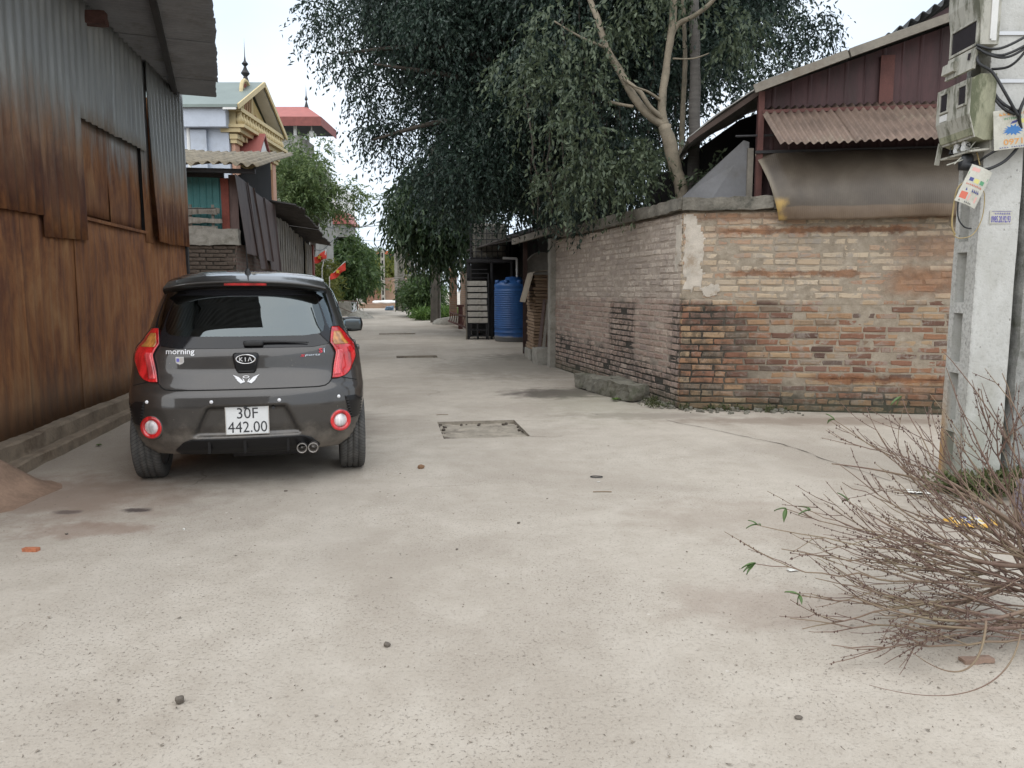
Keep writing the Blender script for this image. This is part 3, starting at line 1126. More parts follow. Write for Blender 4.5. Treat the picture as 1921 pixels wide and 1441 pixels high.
# earth and rubble banked against the wall's foot
mb = MB()
for k in range(150):
    face = 'R' if random.random() < 0.45 else 'L'
    u = random.uniform(0, 1.3) if face == 'R' else random.uniform(0, 1.5)
    mt = MR if face == 'R' else ML
    o_ = abs(random.gauss(0, 0.10)) + 0.02
    r = random.uniform(0.008, 0.03) * (1.3 if o_ < 0.08 else 0.8)
    p = WC + mt @ Vector((u if face == 'R' else -u, -o_, 0)) + Vector((0, 0, r * 0.5))
    mb.rough(p, (2 * r, 1.7 * r, 1.3 * r), (2, 2, 2), r * 0.5, 25, rz=random.random() * 3, seed=k, rnd=0.5)
o = link("rubble", mb.mesh("rubble"), M_CONC_DARK)
o["kind"] = "stuff"
o["label"] = "small crumbs of brick and earth along the wall's foot"

# ================================================================ shed behind the wall
M_RED_SHEET = simple("dark_red_sheet", (0.062, 0.027, 0.028), 0.62, 0.1, var=0.4, sc=3, bump=0.1, stretch=(3, 3, 0.5), dirt=(0.045, 0.028, 0.026))
M_RED_POST = simple("faded_red_paint", (0.105, 0.040, 0.033), 0.75, var=0.35, sc=6, bump=0.2)
M_FIBRO = simple("grey_fibre_cement", (0.20, 0.195, 0.18), 0.9, var=0.3, sc=4, bump=0.3, dirt=(0.09, 0.088, 0.078))
M_FASCIA = simple("pale_dirty_fascia", (0.215, 0.195, 0.162), 0.85, var=0.3, sc=4, bump=0.2, dirt=(0.16, 0.13, 0.10))
M_AWNING = simple("rust_tinted_corrugated_sheet", (0.175, 0.125, 0.098), 0.6, 0.2, var=0.4, sc=2.5, bump=0.15, stretch=(1, 4, 1), dirt=(0.25, 0.205, 0.155))
M_BLACK_IN = simple("shade_black_interior", (0.020, 0.019, 0.019), 0.95, var=0.3, sc=3, bump=0.1)  # near-black colour stands in for the shade inside the sheds
M_WHITE_BOARD = simple("grimy_white_board", (0.15, 0.15, 0.155), 0.8, var=0.2, sc=3, bump=0.1, dirt=(0.12, 0.115, 0.105))

back = thing("red_metal_shed", "dark red sheet-metal shed with low sloping roof behind the brick wall", "shed", WC, A_R)
# local frame of the right face: x along, y inwards
FY = 0.42


def roof_z(x):
    return float(np.interp(x, [-0.30, 0.05, 0.42, 0.78, 3.0, 5.2], [2.80, 2.98, 3.26, 3.47, 4.18, 4.90]))


xs_ = [0.78 + 0.37 * k for k in range(12)]
for i in range(len(xs_) - 1):
    mb = MB()
    a0, a1 = xs_[i], xs_[i + 1] + 0.02

    def fs_(a, b, a0=a0, a1=a1, i=i):
        x = a0 + a * (a1 - a0)
        zt = roof_z(x) - 0.04
        z = 2.2 + b * (zt - 2.2)
        w = (x / 0.185) % 1.0
        rib = 0.007 if 0.08 < w < 0.20 else 0.0
        return (x, FY - rib - 0.004 * (i % 2) + 0.01 * fbm((x, z, 4)), z)
    mb.sheet(fs_, 24, 4, (0, 0.002, 0))
    part("wall_sheet", mb, M_RED_SHEET, back)
part("red_strip", MB().span(2.02, 2.16, FY - 0.05, FY - 0.03, 3.2, roof_z(2.0) - 0.10), M_RED_POST, back)
part("post", MB().span(0.78, 0.84, FY - 0.13, FY - 0.04, 2.2, 3.42), M_RED_POST, back)
part("post", MB().span(0.70, 0.76, FY - 0.02, FY + 0.05, 2.2, 2.85), M_FASCIA, back)
# roof: long slope over the wall and a steeper drop to the left
for (x0, x1, nm) in ((0.74, 1.75, 0), (1.70, 2.7, 1), (2.65, 3.7, 0), (3.65, 5.2, 1)):
    mb = MB()

    def rf2(a, b, x0=x0, x1=x1, nm=nm):
        x = x0 + a * (x1 - x0)
        y = FY - 0.30 + b * 1.75
        return (x, y, roof_z(x) + 0.02 + 0.012 * nm + 0.012 * math.sin(y / 0.177 * 6.283) + 0.02 * fbm((x, y, 1)))
    mb.sheet(rf2, 10, 60, (0, 0, 0.006))
    part("roof_sheet", mb, M_FIBRO, back, True)
mb = MB()


def rf3(a, b):
    x = 0.04 + a * 0.78
    y = FY - 0.10 + b * 1.55 + 0.04 * fbm((x * 3, 0, 0))
    return (x, y, roof_z(x) + 0.0 + 0.012 * math.sin(y / 0.177 * 6.283) + 0.03 * fbm((x, y, 2)))


mb.sheet(rf3, 12, 60, (0, 0, 0.006))
part("roof_sheet", mb, M_FIBRO, back, True)
for (xa, xb) in ((0.70, 1.62), (1.64, 5.2)):
    mb = MB().bar((xa, FY - 0.31, roof_z(xa) - 0.02), (xb, FY - 0.31, roof_z(xb) - 0.02), 0.03, 0.085)
    part("fascia", mb, M_FASCIA, back)
mb = MB().bar((0.05, FY - 0.06, roof_z(0.05) - 0.05), (0.15, FY - 0.06, roof_z(0.15) - 0.05), 0.05, 0.05)
mb.bar((0.15, FY - 0.06, roof_z(0.15) - 0.05), (0.78, FY - 0.06, roof_z(0.78) - 0.05), 0.05, 0.05)
part("rafter", mb, simple("dark_brown_rafter", (0.060, 0.042, 0.034), 0.9), back)
# inner walls in near-black, painting the shade inside
mb = MB()
mb.prism([(x_, FY + 1.36, z_) for x_, z_ in ((-0.34, 0), (5.2, 0), (5.2, roof_z(5.2) - 0.03), (0.78, roof_z(0.78) - 0.03), (0.15, roof_z(0.15) - 0.05), (-0.34, 2.68))], (0, 0.04, 0))
mb.span(5.15, 5.2, FY + 0.02, FY + 1.36, 0, 4.7)
part("inner_wall", mb, M_BLACK_IN, back)
mb = MB()
mb.add([(0.30, FY + 0.02, 2.26), (0.74, FY + 0.02, 2.26), (0.72, FY + 0.06, 2.93), (0.66, FY + 0.06, 2.95), (0.16, FY + 0.12, 2.50), (-0.05, FY + 0.16, 2.30),
        (0.30, FY + 0.04, 2.26), (0.74, FY + 0.04, 2.26), (0.72, FY + 0.08, 2.93), (0.66, FY + 0.08, 2.95), (0.16, FY + 0.14, 2.50), (-0.05, FY + 0.18, 2.30)],
       [(0, 1, 2, 3, 4, 5), (11, 10, 9, 8, 7, 6)] + [(k, (k + 1) % 6 + 0, (k + 1) % 6 + 6, k + 6) for k in range(6)])
part("white_panel", mb, M_WHITE_BOARD, back)
part("rail", MB().tube([(0.55, FY - 0.10, 2.965), (0.95, FY - 0.10, 2.965)], 0.012, 6), M_STEEL_DARK, back)
# lean-to awning of corrugated sheets
for i, (x0, x1, dz) in enumerate(((0.80, 1.58, 0.0), (1.54, 2.36, 0.008), (2.32, 3.16, 0.0), (3.12, 3.9, 0.008))):
    mb = MB()

    def aw(a, b, x0=x0, x1=x1, dz=dz, i=i):
        x = x0 + a * (x1 - x0)
        w = math.sin(x / 0.082 * 6.283)
        yy = FY - 0.06 - (1 - b) * 0.52
        z = 2.79 + b * 0.475 + dz + 0.012 * w + 0.008 * fbm((x * 2, b, 5))
        skew = (1 - b) * (0.14 if i == 0 else 0.14)
        return (x + skew, yy - 0.010 * w, z)
    mb.sheet(aw, 76, 6, (0, 0.0008, 0.0014))
    part("awning_sheet", mb, M_AWNING, back, True)
part("awning_batten", MB().span(0.82, 3.9, FY - 0.14, FY - 0.09, 3.19, 3.225), M_RED_POST, back)

# hanging tarpaulin over the wall's top


def tarp_mat():
    m = Mat("brown_plastic_sheeting", rough=0.5)
    p = m.loc()
    x, y, z = m.sep(p)
    n = m.noise(m.vscale(p, (1, 1, 0.6)), 2.2, 6, 0.6, 0.4)
    c = m.ramp(n, [(0.3, (0.055, 0.042, 0.031)), (0.5, (0.080, 0.063, 0.046)), (0.7, (0.115, 0.094, 0.070))])
    c = m.mix(m.step(m.math('ADD', z, m.math('MULTIPLY', n, 0.06)), 2.20, 2.18), c, m.ramp(n, [(0.3, (0.10, 0.066, 0.042)), (0.7, (0.18, 0.13, 0.088))]))
    yel = m.math('MULTIPLY', m.step(m.math('ADD', x, m.math('MULTIPLY', m.noise(p, 9, 5), 0.25)), 1.17, 1.06), m.step(z, 2.28, 2.2))
    c = m.mix(m.math('MULTIPLY', yel, 0.85), c, (0.50, 0.33, 0.10))
    pal = m.math('MULTIPLY', m.step(m.math('ADD', x, m.math('MULTIPLY', m.math('SUBTRACT', z, 2.03), 0.22)), 1.02, 0.93), m.step(z, 2.1, 2.3))
    c = m.mix(m.math('MULTIPLY', pal, 0.5), c, (0.42, 0.36, 0.27))
    wv = m.n("ShaderNodeTexWave", wave_type='BANDS', bands_direction='X')
    m.put(wv.inputs["Vector"], p)
    wv.inputs["Scale"].default_value = 16
    m.col(c)
    m.bump(m.math('ADD', m.math('MULTIPLY', wv.outputs["Fac"], 0.15), n), 0.4, 0.02)
    return m.m


tp = thing("hanging_tarpaulin", "brown plastic sheet with a yellowed corner hanging over the brick wall's top", "tarpaulin", WC, A_R)
mb = MB()


def tpf(a, b):
    x = 0.77 + a * (3.9 - 0.77) + (1 - b) * (0.20 * (1 - a))
    z = 2.02 + b * 0.76 + (1 - b) * 0.03 * a + (1 - b) * 0.012 * fbm((x * 1.5, 1, 1))
    bow = math.sin((1 - b) * math.pi * 0.6)
    y = FY - 0.12 - 0.50 * bow * (0.92 + 0.08 * math.sin(x * 3)) + 0.03 * fbm((x * 1.2, z * 1.5, 2))
    y = min(y, FY - 0.12 - 0.50 * (1 - b) ** 0.8 * 0.6)
    if a < 0.06:
        y += (0.06 - a) * 1.6
    return (x, y - 0.02, z)


mb.sheet(tpf, 90, 30, (0, 0.002, 0))
part("sheet", mb, tarp_mat(), tp, True)
part("top_batten", MB().span(0.76, 3.9, FY - 0.15, FY - 0.12, 2.77, 2.80), M_STEEL_DARK, tp)

# big-wave roof of the next building, seen above the red shed
nb = thing("corrugated_roof_building", "dark building with thick-waved grey roof rising behind the red shed", "building", WC, A_R)
mb = MB()


def nbf(a, b):
    s_ = a * 5.0
    x = 2.62 + s_ * 0.857
    z = 4.50 + s_ * 0.515 + 0.034 * math.sin(s_ / 0.155 * 6.283)
    return (x - 0.012 * math.sin(s_ / 0.155 * 6.283), 2.3 + b * 5.0, z)


nb_mb = mb.sheet(nbf, 256, 4, (0, 0, 0.012))
part("roof", mb, simple("dark_fibre_cement", (0.10, 0.105, 0.11), 0.9, var=0.3, sc=5, bump=0.3), nb, True)
part("wall", MB().prism([(2.75, 2.42, 0), (6.8, 2.42, 0), (6.8, 2.42, 6.9), (2.75, 2.42, 4.5)], (0, 0.05, 0)), M_RED_SHEET, nb)

# ================================================================ parked hatchback
CAR_YAW = R(14.0)
CAR_AXLE = Vector((-1.855, 5.47, 0))
car = thing("parked_hatchback", "dusty dark grey hatchback with dented-in sporty bumper parked beside the rusty shed", "car", CAR_AXLE, CAR_YAW)
car["label"] = "small dark grey hatchback with red tail lights parked beside the rusty shed"
AX = 0.56           # rear axle ahead of the bumper


def paint_mat():
    m = Mat("graphite_car_paint", (0.050, 0.046, 0.043), 0.36, 0.55, coat=1.0)
    p = m.loc()
    x, y, z = m.sep(p)
    m.b.inputs["Coat Roughness"].default_value = 0.05
    fl = m.noise(p, 900, 2)
    base = m.ramp(fl, [(0.35, (0.040, 0.037, 0.035)), (0.65, (0.062, 0.057, 0.053))])
    dn = m.noise(p, 5, 6, 0.7)
    dust = m.math('MULTIPLY', m.step(m.math('ADD', z, m.math('MULTIPLY', m.math('SUBTRACT', dn, 0.5), 0.5)), 0.46, 0.20), 0.6)
    dust = m.math('MAXIMUM', dust, m.math('MULTIPLY', m.step(dn, 0.45, 0.75), 0.035))
    spt = m.math('MULTIPLY', m.step(m.voro(p, 42), 0.16, 0.10), m.step(m.noise(p, 6, 3), 0.56, 0.66))
    dust = m.math('MAXIMUM', dust, m.math('MULTIPLY', spt, 0.45))
    m.col(m.mix(dust, base, (0.27, 0.235, 0.195)))
    m.put(m.b.inputs["Metallic"], m.math('MULTIPLY', m.math('SUBTRACT', 1.0, dust), 0.55))
    m.put(m.b.inputs["Coat Weight"], m.math('SUBTRACT', 1.0, dust))
    m.rgh(m.math('ADD', 0.34, m.math('MULTIPLY', dust, 0.5)))
    return m.m


def glass_mat(name, tint, k=0.10):
    """tinted window: mirror-like film over see-through glass"""
    m = Mat(name, (0.01, 0.01, 0.01), 0.03)
    nt = m.nt
    tr = m.n("ShaderNodeBsdfTransparent")
    tr.inputs[0].default_value = (*tint, 1)
    gl = m.n("ShaderNodeBsdfGlossy")
    gl.inputs["Roughness"].default_value = 0.02
    gl.inputs[0].default_value = (0.80, 0.90, 0.93, 1)
    fr = m.n("ShaderNodeFresnel")
    fr.inputs[0].default_value = 1.55
    f = m.math('ADD', m.math('MULTIPLY', fr.outputs[0], 0.9), k, True)
    mx = m.n("ShaderNodeMixShader")
    m.put(mx.inputs[0], f)
    nt.links.new(tr.outputs[0], mx.inputs[1])
    nt.links.new(gl.outputs[0], mx.inputs[2])
    nt.links.new(mx.outputs[0], nt.nodes["Material Output"].inputs["Surface"])
    return m.m


M_PAINT = paint_mat()
M_CARGLASS = glass_mat("tinted_car_glass", (0.16, 0.18, 0.19))
M_FRIT = Mat("black_glass_border", (0.012, 0.012, 0.014), 0.08).m
M_PIANO = Mat("glossy_black_plastic", (0.009, 0.009, 0.010), 0.28, spec=0.35).m
M_BLKPL = simple("black_plastic", (0.022, 0.022, 0.023), 0.55, var=0.3, sc=20, bump=0.1)
M_GAP = Mat("panel_gap", (0.006, 0.006, 0.006), 0.9).m
M_CHROME = Mat("chrome", (0.72, 0.72, 0.73), 0.14, 1.0).m
M_BADGE = Mat("silver_badge", (0.74, 0.74, 0.75), 0.3, 0.35).m
M_PLATE = simple("white_number_plate", (0.74, 0.75, 0.75), 0.35, var=0.05, sc=12, bump=0.0)
M_PLATETXT = Mat("plate_lettering", (0.035, 0.037, 0.042), 0.4).m
M_STICKER = Mat("white_sticker", (0.80, 0.80, 0.82), 0.4).m
M_STICKRED = Mat("red_sticker", (0.55, 0.03, 0.05), 0.4).m
M_STICKBLUE = Mat("blue_sticker", (0.14, 0.13, 0.48), 0.4).m
M_SEAT = simple("grey_seat_cloth", (0.07, 0.07, 0.075), 0.9, var=0.2, sc=30)


def lens_mat(name, col, ridge=True):
    m = Mat(name, col, 0.12, coat=1.0)
    p = m.loc()
    x, y, z = m.sep(p)
    v = m.voro(m.vscale(p, (1, 1, 1)), 75)
    n = m.noise(m.vscale(p, (6, 6, 1)), 4, 3)
    c = m.ramp(n, [(0.35, tuple(q * 0.55 for q in col)), (0.65, tuple(min(1, q * 1.35 + 0.01) for q in col))])
    m.col(m.mix(m.math('MULTIPLY', m.step(v, 0.35, 0.15), 0.35), c, tuple(q * 0.45 for q in col)))
    m.b.inputs["Coat Roughness"].default_value = 0.03
    m.b.inputs["Subsurface Weight"].default_value = 0.0
    return m.m


M_RED = lens_mat("red_lamp_lens", (0.55, 0.009, 0.013))
M_REDLT = lens_mat("pale_red_lamp_lens", (0.66, 0.075, 0.085))
M_AMBER = lens_mat("amber_lamp_lens", (0.48, 0.20, 0.045))
M_WHITELENS = lens_mat("frosted_white_lens", (0.68, 0.64, 0.64))


def tyre_mat():
    m = Mat("dusty_tyre_rubber", (0.03, 0.03, 0.03), 0.85)
    p = m.loc()
    x, y, z = m.sep(p)
    ang = m.math('ARCTAN2', y, z)
    gr = m.math('FRACT', m.math('MULTIPLY', m.math('ADD', ang, m.math('MULTIPLY', m.math('ABSOLUTE', x), 2.2)), 11.5))
    sl = m.step(m.math('ABSOLUTE', m.math('SUBTRACT', gr, 0.5)), 0.11, 0.05)
    n = m.noise(p, 14, 5, 0.7)
    c = m.ramp(n, [(0.3, (0.050, 0.050, 0.050)), (0.7, (0.115, 0.11, 0.102))])
    m.col(m.mix(m.math('MULTIPLY', sl, 0.8), c, (0.016, 0.016, 0.016)))
    m.bump(m.math('SUBTRACT', m.math('MULTIPLY', n, 0.2), m.math('MULTIPLY', sl, 1.0)), 0.7, 0.006)
    return m.m


M_TYRE = tyre_mat()

ZT = [0.235, 0.275, 0.33, 0.42, 0.55, 0.63, 0.655, 0.675, 0.70, 0.775, 0.88, 0.93, 0.97, 1.05, 1.20, 1.30, 1.36, 1.395]
Y0T = [0.09, 0.050, 0.022, 0.003, 0.0, 0.012, 0.024, 0.040, 0.050, 0.088, 0.098, 0.110, 0.128, 0.17, 0.265, 0.335, 0.385, 0.43]
WT = [0.69, 0.718, 0.738, 0.752, 0.768, 0.768, 0.767, 0.765, 0.763, 0.757, 0.746, 0.722, 0.685, 0.646, 0.605, 0.568, 0.525, 0.475]
YFT = [3.40, 3.50, 3.56, 3.60, 3.60, 3.59, 3.58, 3.57, 3.55, 3.38, 3.10, 2.86, 2.66, 2.42, 2.05, 1.75, 1.55, 1.42]
NS = 3.0


def smooth_tab(ys_):
    zz = np.linspace(ZT[0], ZT[-1], 400)
    v = np.interp(zz, ZT, ys_)
    k = np.ones(9) / 9
    v2 = np.convolve(np.pad(v, 4, mode='edge'), k, mode='valid')
    return lambda z: float(np.interp(z, zz, v2))


f_y0, f_w, f_yf = smooth_tab(Y0T), smooth_tab(WT), smooth_tab(YFT)


def recess(x, z):
    """number plate recess and body creases"""
    hw = np.interp(z, [0.36, 0.55], [0.345, 0.250])
    a = max(0.0, min(1.0, (hw - abs(x)) / 0.022))
    b = max(0.0, min(1.0, (z - 0.357) / 0.012)) * max(0.0, min(1.0, (0.558 - z) / 0.016))
    d = 0.040 * a * b
    # scooped band below the light line on the hatch
    return d


def rear_y(x, z):
    w = f_w(z)
    q = min(0.9995, abs(x) / w)
    return f_y0(z) + 0.055 * q * q + 0.34 * (1 - (1 - q ** NS) ** (1 / NS)) + recess(x, z)


def side_x(y, z):
    w = f_w(z)
    y0 = f_y0(z)
    yf = f_yf(z)
    s1 = max(0.0, min(1.0, (y - y0) / 0.395))
    s2 = max(0.0, min(1.0, (yf - y) / 0.72))
    k1 = (1 - (1 - s1) ** NS) ** (1 / NS)
    k2 = (1 - (1 - s2) ** NS) ** (1 / NS)
    return w * min(k1, k2)


def CP(x, y, z):
    return Vector((x, y - AX, z))


# body shell: stacked horizontal slices
def planform(z):
    w, y0, yf = f_w(z), f_y0(z), f_yf(z)
    pts = []
    nr = 56
    for i in range(-nr, nr + 1):
        t = i / nr
        x = w * math.copysign(abs(t) ** 0.85 if abs(t) > 0.6 else abs(t) * (0.6 ** 0.85 / 0.6), t)
        x = max(-w * 0.9992, min(w * 0.9992, x))
        pts.append((x, rear_y(x, z)))
    ys1, yf1 = y0 + 0.395, yf - 0.72
    for k in range(1, 24):
        pts.append((w, ys1 + (yf1 - ys1) * k / 24))
    nf = 22
    for i in range(nf, -nf - 1, -1):
        q = math.sin(i / nf * math.pi / 2)
        x = w * q * 0.9992
        pts.append((x, yf - 0.20 * q * q - 0.52 * (1 - (1 - min(0.9995, abs(q)) ** NS) ** (1 / NS))))
    for k in range(23, 0, -1):
        pts.append((-w, ys1 + (yf1 - ys1) * k / 24))
    return pts


zl = list(np.arange(0.235, 0.70, 0.0125)) + list(np.arange(0.70, 0.90, 0.02)) + list(np.arange(0.90, 1.395, 0.0225)) + [1.395]
vs, fs = [], []
NP = len(planform(0.5))
for z in zl:
    vs += [CP(x, y, z) for (x, y) in planform(z)]
for j in range(len(zl) - 1):
    for i in range(NP):
        i2 = (i + 1) % NP
        fs.append((j * NP + i, j * NP + i2, (j + 1) * NP + i2, (j + 1) * NP + i))
fs.append(tuple(range(NP - 1, -1, -1)))
base = (len(zl) - 1) * NP
top = planform(1.395)
cx_, cy_ = 0.0, (min(p[1] for p in top) + max(p[1] for p in top)) / 2
prev = base
for s_ in (0.965, 0.92, 0.85, 0.74, 0.6, 0.42, 0.22, 0.05):
    b0 = len(vs)
    zz = 1.395 + 0.047 * (1 - s_ ** 3.2) ** 0.75
    vs += [CP(x * s_, cy_ + (y - cy_) * s_, zz) for (x, y) in top]
    for i in range(NP):
        i2 = (i + 1) % NP
        fs.append((prev + i, prev + i2, b0 + i2, b0 + i))
    prev = b0
fs.append(tuple(prev + i for i in range(NP)))
shell_me = MB().add(vs, fs).mesh("body_shell")
shell = bpy.data.objects.new("body", shell_me)
COL.objects.link(shell)
# wheel arches cut out of the shell
cut = MB()
for ya in (AX, AX + 2.385):
    for sx in (-1, 1):
        n = 40
        ring = []
        for xx in (sx * 0.53, sx * 1.0):
            for k in range(n):
                a = 2 * math.pi * k / n
                ring.append(CP(xx, ya + 0.345 * math.cos(a), 0.305 + 0.345 * math.sin(a)))
        f2 = [(k, (k + 1) % n, n + (k + 1) % n, n + k) for k in range(n)] + [tuple(range(n - 1, -1, -1)), tuple(range(n, 2 * n))]
        if sx < 0:
            f2 = [tuple(reversed(q)) for q in f2]
        cut.add(ring, f2)
cutter = bpy.data.objects.new("arch_cutter", cut.mesh("arch_cutter"))
COL.objects.link(cutter)
bm = bmesh.new()
bm.from_mesh(cutter.data)
bmesh.ops.recalc_face_normals(bm, faces=bm.faces)
bm.to_mesh(cutter.data)
bm.free()
bm = bmesh.new()
bm.from_mesh(shell_me)
bmesh.ops.recalc_face_normals(bm, faces=bm.faces)
bm.to_mesh(shell_me)
bm.free()
mod = shell.modifiers.new("cut", 'BOOLEAN')
mod.object = cutter
mod.operation = 'DIFFERENCE'
mod.solver = 'EXACT'
dg = bpy.context.evaluated_depsgraph_get()
new_me = bpy.data.meshes.new_from_object(shell.evaluated_get(dg))
shell.modifiers.clear()
shell.data = new_me
bpy.data.objects.remove(cutter)
shell.name = "body"
new_me.materials.clear()
new_me.materials.append(M_PAINT)
new_me.materials.append(M_BLKPL)


def win_rear(z):
    return float(np.interp(z, [0.925, 0.932, 0.945, 0.975, 1.05, 1.12, 1.20, 1.305], [0.42, 0.505, 0.545, 0.575, 0.585, 0.575, 0.553, 0.522]))


def side_win(y):
    """(zlow, zhigh) of side glass at station y, or None"""
    if y < 0.62 or y > 2.42:
        return None
    lo = np.interp(y, [0.62, 0.9, 2.42], [1.10, 0.995, 0.955])
    hi = np.interp(y, [0.62, 0.8, 1.4, 1.75, 2.1, 2.42], [1.20, 1.315, 1.335, 1.29, 1.16, 0.99])
    return (lo, hi) if hi - lo > 0.04 else None


bm = bmesh.new()
bm.from_mesh(new_me)
kill = []
for f in bm.faces:
    c = f.calc_center_median()
    x, y, z = c.x, c.y + AX, c.z
    f.smooth = True
    near = False
    for ya in (AX, AX + 2.385):
        if abs(math.hypot(y - ya, z - 0.305) - 0.345) < 0.006 and abs(x) > 0.53:
            near = True
        if abs(abs(x) - 0.53) < 0.003 and math.hypot(y - ya, z - 0.305) < 0.345:
            near = True
    if near:
        f.material_index = 1
    if z < 0.24:
        f.material_index = 1
    if 0.95 < z < 1.27 and abs(x) < win_rear(z) - 0.03 and y < 0.6:
        kill.append(f)
    elif y > 0.62 and abs(x) > 0.45:
        sw = side_win(y)
        if sw and sw[0] + 0.025 < z < sw[1] - 0.025 and abs(abs(x) - side_x(y, z)) < 0.03:
            kill.append(f)
    elif y > 1.3 and 1.03 < z < 1.36 and abs(x) < f_w(z) * 0.80:
        kill.append(f)
bmesh.ops.delete(bm, geom=kill, context='FACES')
bm.to_mesh(new_me)
bm.free()
shell.parent = car


def rear_patch(name, rows, mat, off=0.004, nu=20, parent=None, smooth=True, depth=0.006, label=None):
    """rows = [(z, xa, xb)] -> panel lying on the rear face, with a rim"""
    mb = MB()
    R_ = [(z, xa, xb) for (z, xa, xb) in rows]

    def fn(a, b):
        t = b * (len(R_) - 1)
        i = min(len(R_) - 2, int(t))
        q = t - i
        z = R_[i][0] * (1 - q) + R_[i + 1][0] * q
        xa = R_[i][1] * (1 - q) + R_[i + 1][1] * q
        xb = R_[i][2] * (1 - q) + R_[i + 1][2] * q
        x = xa + (xb - xa) * a
        return CP(x, rear_y(x, z) - off, z)
    mb.sheet(fn, nu, max(2, (len(R_) - 1) * 2), (0, depth, 0))
    return part(name, mb, mat, parent or car, smooth, label)


def dense(zs, fa, fb, n=18):
    zz = np.linspace(zs[0], zs[1], n)
    return [(float(z), fa(z), fb(z)) for z in zz]


# rear window with printed border
rw = rear_patch("rear_window", dense((0.926, 1.305), lambda z: -win_rear(z), win_rear, 26), M_CARGLASS, 0.004, 30, depth=0.003)
mb = MB()
outl, inl = [], []
zz = list(np.linspace(0.926, 1.305, 22))
ring_o = [(win_rear(z), z) for z in zz] + [(-win_rear(z), z) for z in reversed(zz)]
# dense outline
ro = []
for i in range(len(ring_o)):
    a, b = ring_o[i], ring_o[(i + 1) % len(ring_o)]
    n = max(1, int(math.hypot(a[0] - b[0], a[1] - b[1]) / 0.03))
    for k in range(n):
        ro.append((a[0] + (b[0] - a[0]) * k / n, a[1] + (b[1] - a[1]) * k / n))
zc = 1.105
for (x, z) in ro:
    hx = 0.052 + (0.028 if z < 0.96 else 0.0)
    dz = z - zc
    zi = zc + dz * (1 - (0.075 if z < zc else 0.035) / 0.18) if True else z
    xi = x * (1 - 0.075 / 0.58)
    outl.append((x, z))
    inl.append((xi, zi))
n = len(outl)
vsr = [CP(x, rear_y(x, z) - 0.0058, z) for (x, z) in outl] + [CP(x, rear_y(x, z) - 0.0058, z) for (x, z) in inl]
mb.add(vsr, [(i, (i + 1) % n, n + (i + 1) % n, n + i) for i in range(n)])
part("border", mb, M_FRIT, rw, True)

# spoiler over the rear window
mb = MB()


def spf(a, b):
    t = a * 2 - 1
    x = 0.535 * t
    e = abs(t) ** 4
    prof = [(0.62, 1.432), (0.50, 1.420), (0.39, 1.401), (0.295, 1.374), (0.268, 1.362), (0.268, 1.354), (0.292, 1.336), (0.37, 1.318)]
    u = b * (len(prof) - 1)
    i = min(len(prof) - 2, int(u))
    q = u - i
    y = prof[i][0] * (1 - q) + prof[i + 1][0] * q
    z = prof[i][1] * (1 - q) + prof[i + 1][1] * q
    y += 0.05 * t * t + 0.03 * e
    z -= 0.020 * t * t + 0.024 * e
    return CP(x * (1.0 - 0.05 * (1 - b)), y, z)


mb.grid(spf, 40, 28)
sp = part("spoiler", mb, M_PAINT, car, True)
mb = MB()
mb.sheet(lambda a, b: CP(-0.135 + a * 0.27, 0.282 - 0.010 * b + 0.05 * ((-0.135 + a * 0.27) / 0.545) ** 2, 1.333 + b * 0.020), 12, 2, (0, 0.004, 0))
part("brake_light", mb, M_RED, sp)

# tail lights


def lx_in(z):
    return float(np.interp(z, [0.715, 0.80, 0.885, 0.925, 0.955, 1.055], [0.548, 0.562, 0.580, 0.560, 0.540, 0.558]))


def lx_out(z):
    return float(np.interp(z, [0.715, 0.728, 0.76, 0.85, 0.935, 0.965, 1.0, 1.055], [0.595, 0.640, 0.676, 0.716, 0.708, 0.682, 0.655, 0.606]))


for s_ in (-1, 1):
    o = rear_patch("tail_light", dense((0.715, 1.052), lambda z: s_ * lx_in(z), lambda z: s_ * min(lx_out(z), f_w(z) * 0.985), 30), M_RED, 0.020, 12, depth=0.03)
    rear_patch("turn_lens", dense((0.935, 1.022), lambda z: s_ * (lx_in(z) + 0.018), lambda z: s_ * (min(lx_out(z), f_w(z) * 0.97) - 0.026), 8), M_AMBER, 0.0225, 8, o, depth=0.006)
    rear_patch("light_guide", dense((0.735, 0.90), lambda z: s_ * (lx_in(z) + 0.012), lambda z: s_ * (lx_in(z) + 0.055), 10), M_REDLT, 0.0225, 4, o, depth=0.006)
    # dark seal round the lamp
    loop = [(lx_in(z), z) for z in np.linspace(0.715, 1.052, 22)] + [(min(lx_out(z), f_w(z) * 0.985), z) for z in np.linspace(1.052, 0.715, 22)]
    loop.append(loop[0])
    mb = MB().tube([CP(s_ * x, rear_y(x, z) - 0.008, z) for (x, z) in loop], 0.005, 5, False)
    part("seal", mb, M_GAP, o, True)

# panel gaps


def gap(pts, r=0.0032):
    out = []
    for i in range(len(pts) - 1):
        a, b = pts[i], pts[i + 1]
        n = max(1, int(math.hypot(a[0] - b[0], a[1] - b[1]) / 0.02))
        for k in range(n):
            out.append((a[0] + (b[0] - a[0]) * k / n, a[1] + (b[1] - a[1]) * k / n))
    out.append(pts[-1])
    mb = MB().tube([CP(x, rear_y(x, z) - 0.0005, z) for (x, z) in out], r, 5)
    return part("panel_gap", mb, M_GAP, car, True)


gap([(-0.548, 0.72), (-0.540, 0.70), (-0.525, 0.682), (-0.50, 0.668), (-0.46, 0.663), (0.46, 0.663), (0.50, 0.668), (0.525, 0.682), (0.540, 0.70), (0.548, 0.72)], 0.0045)
gap([(0.60, 0.715), (0.66, 0.70), (0.715, 0.685)])
gap([(-0.60, 0.715), (-0.66, 0.70), (-0.715, 0.685)])

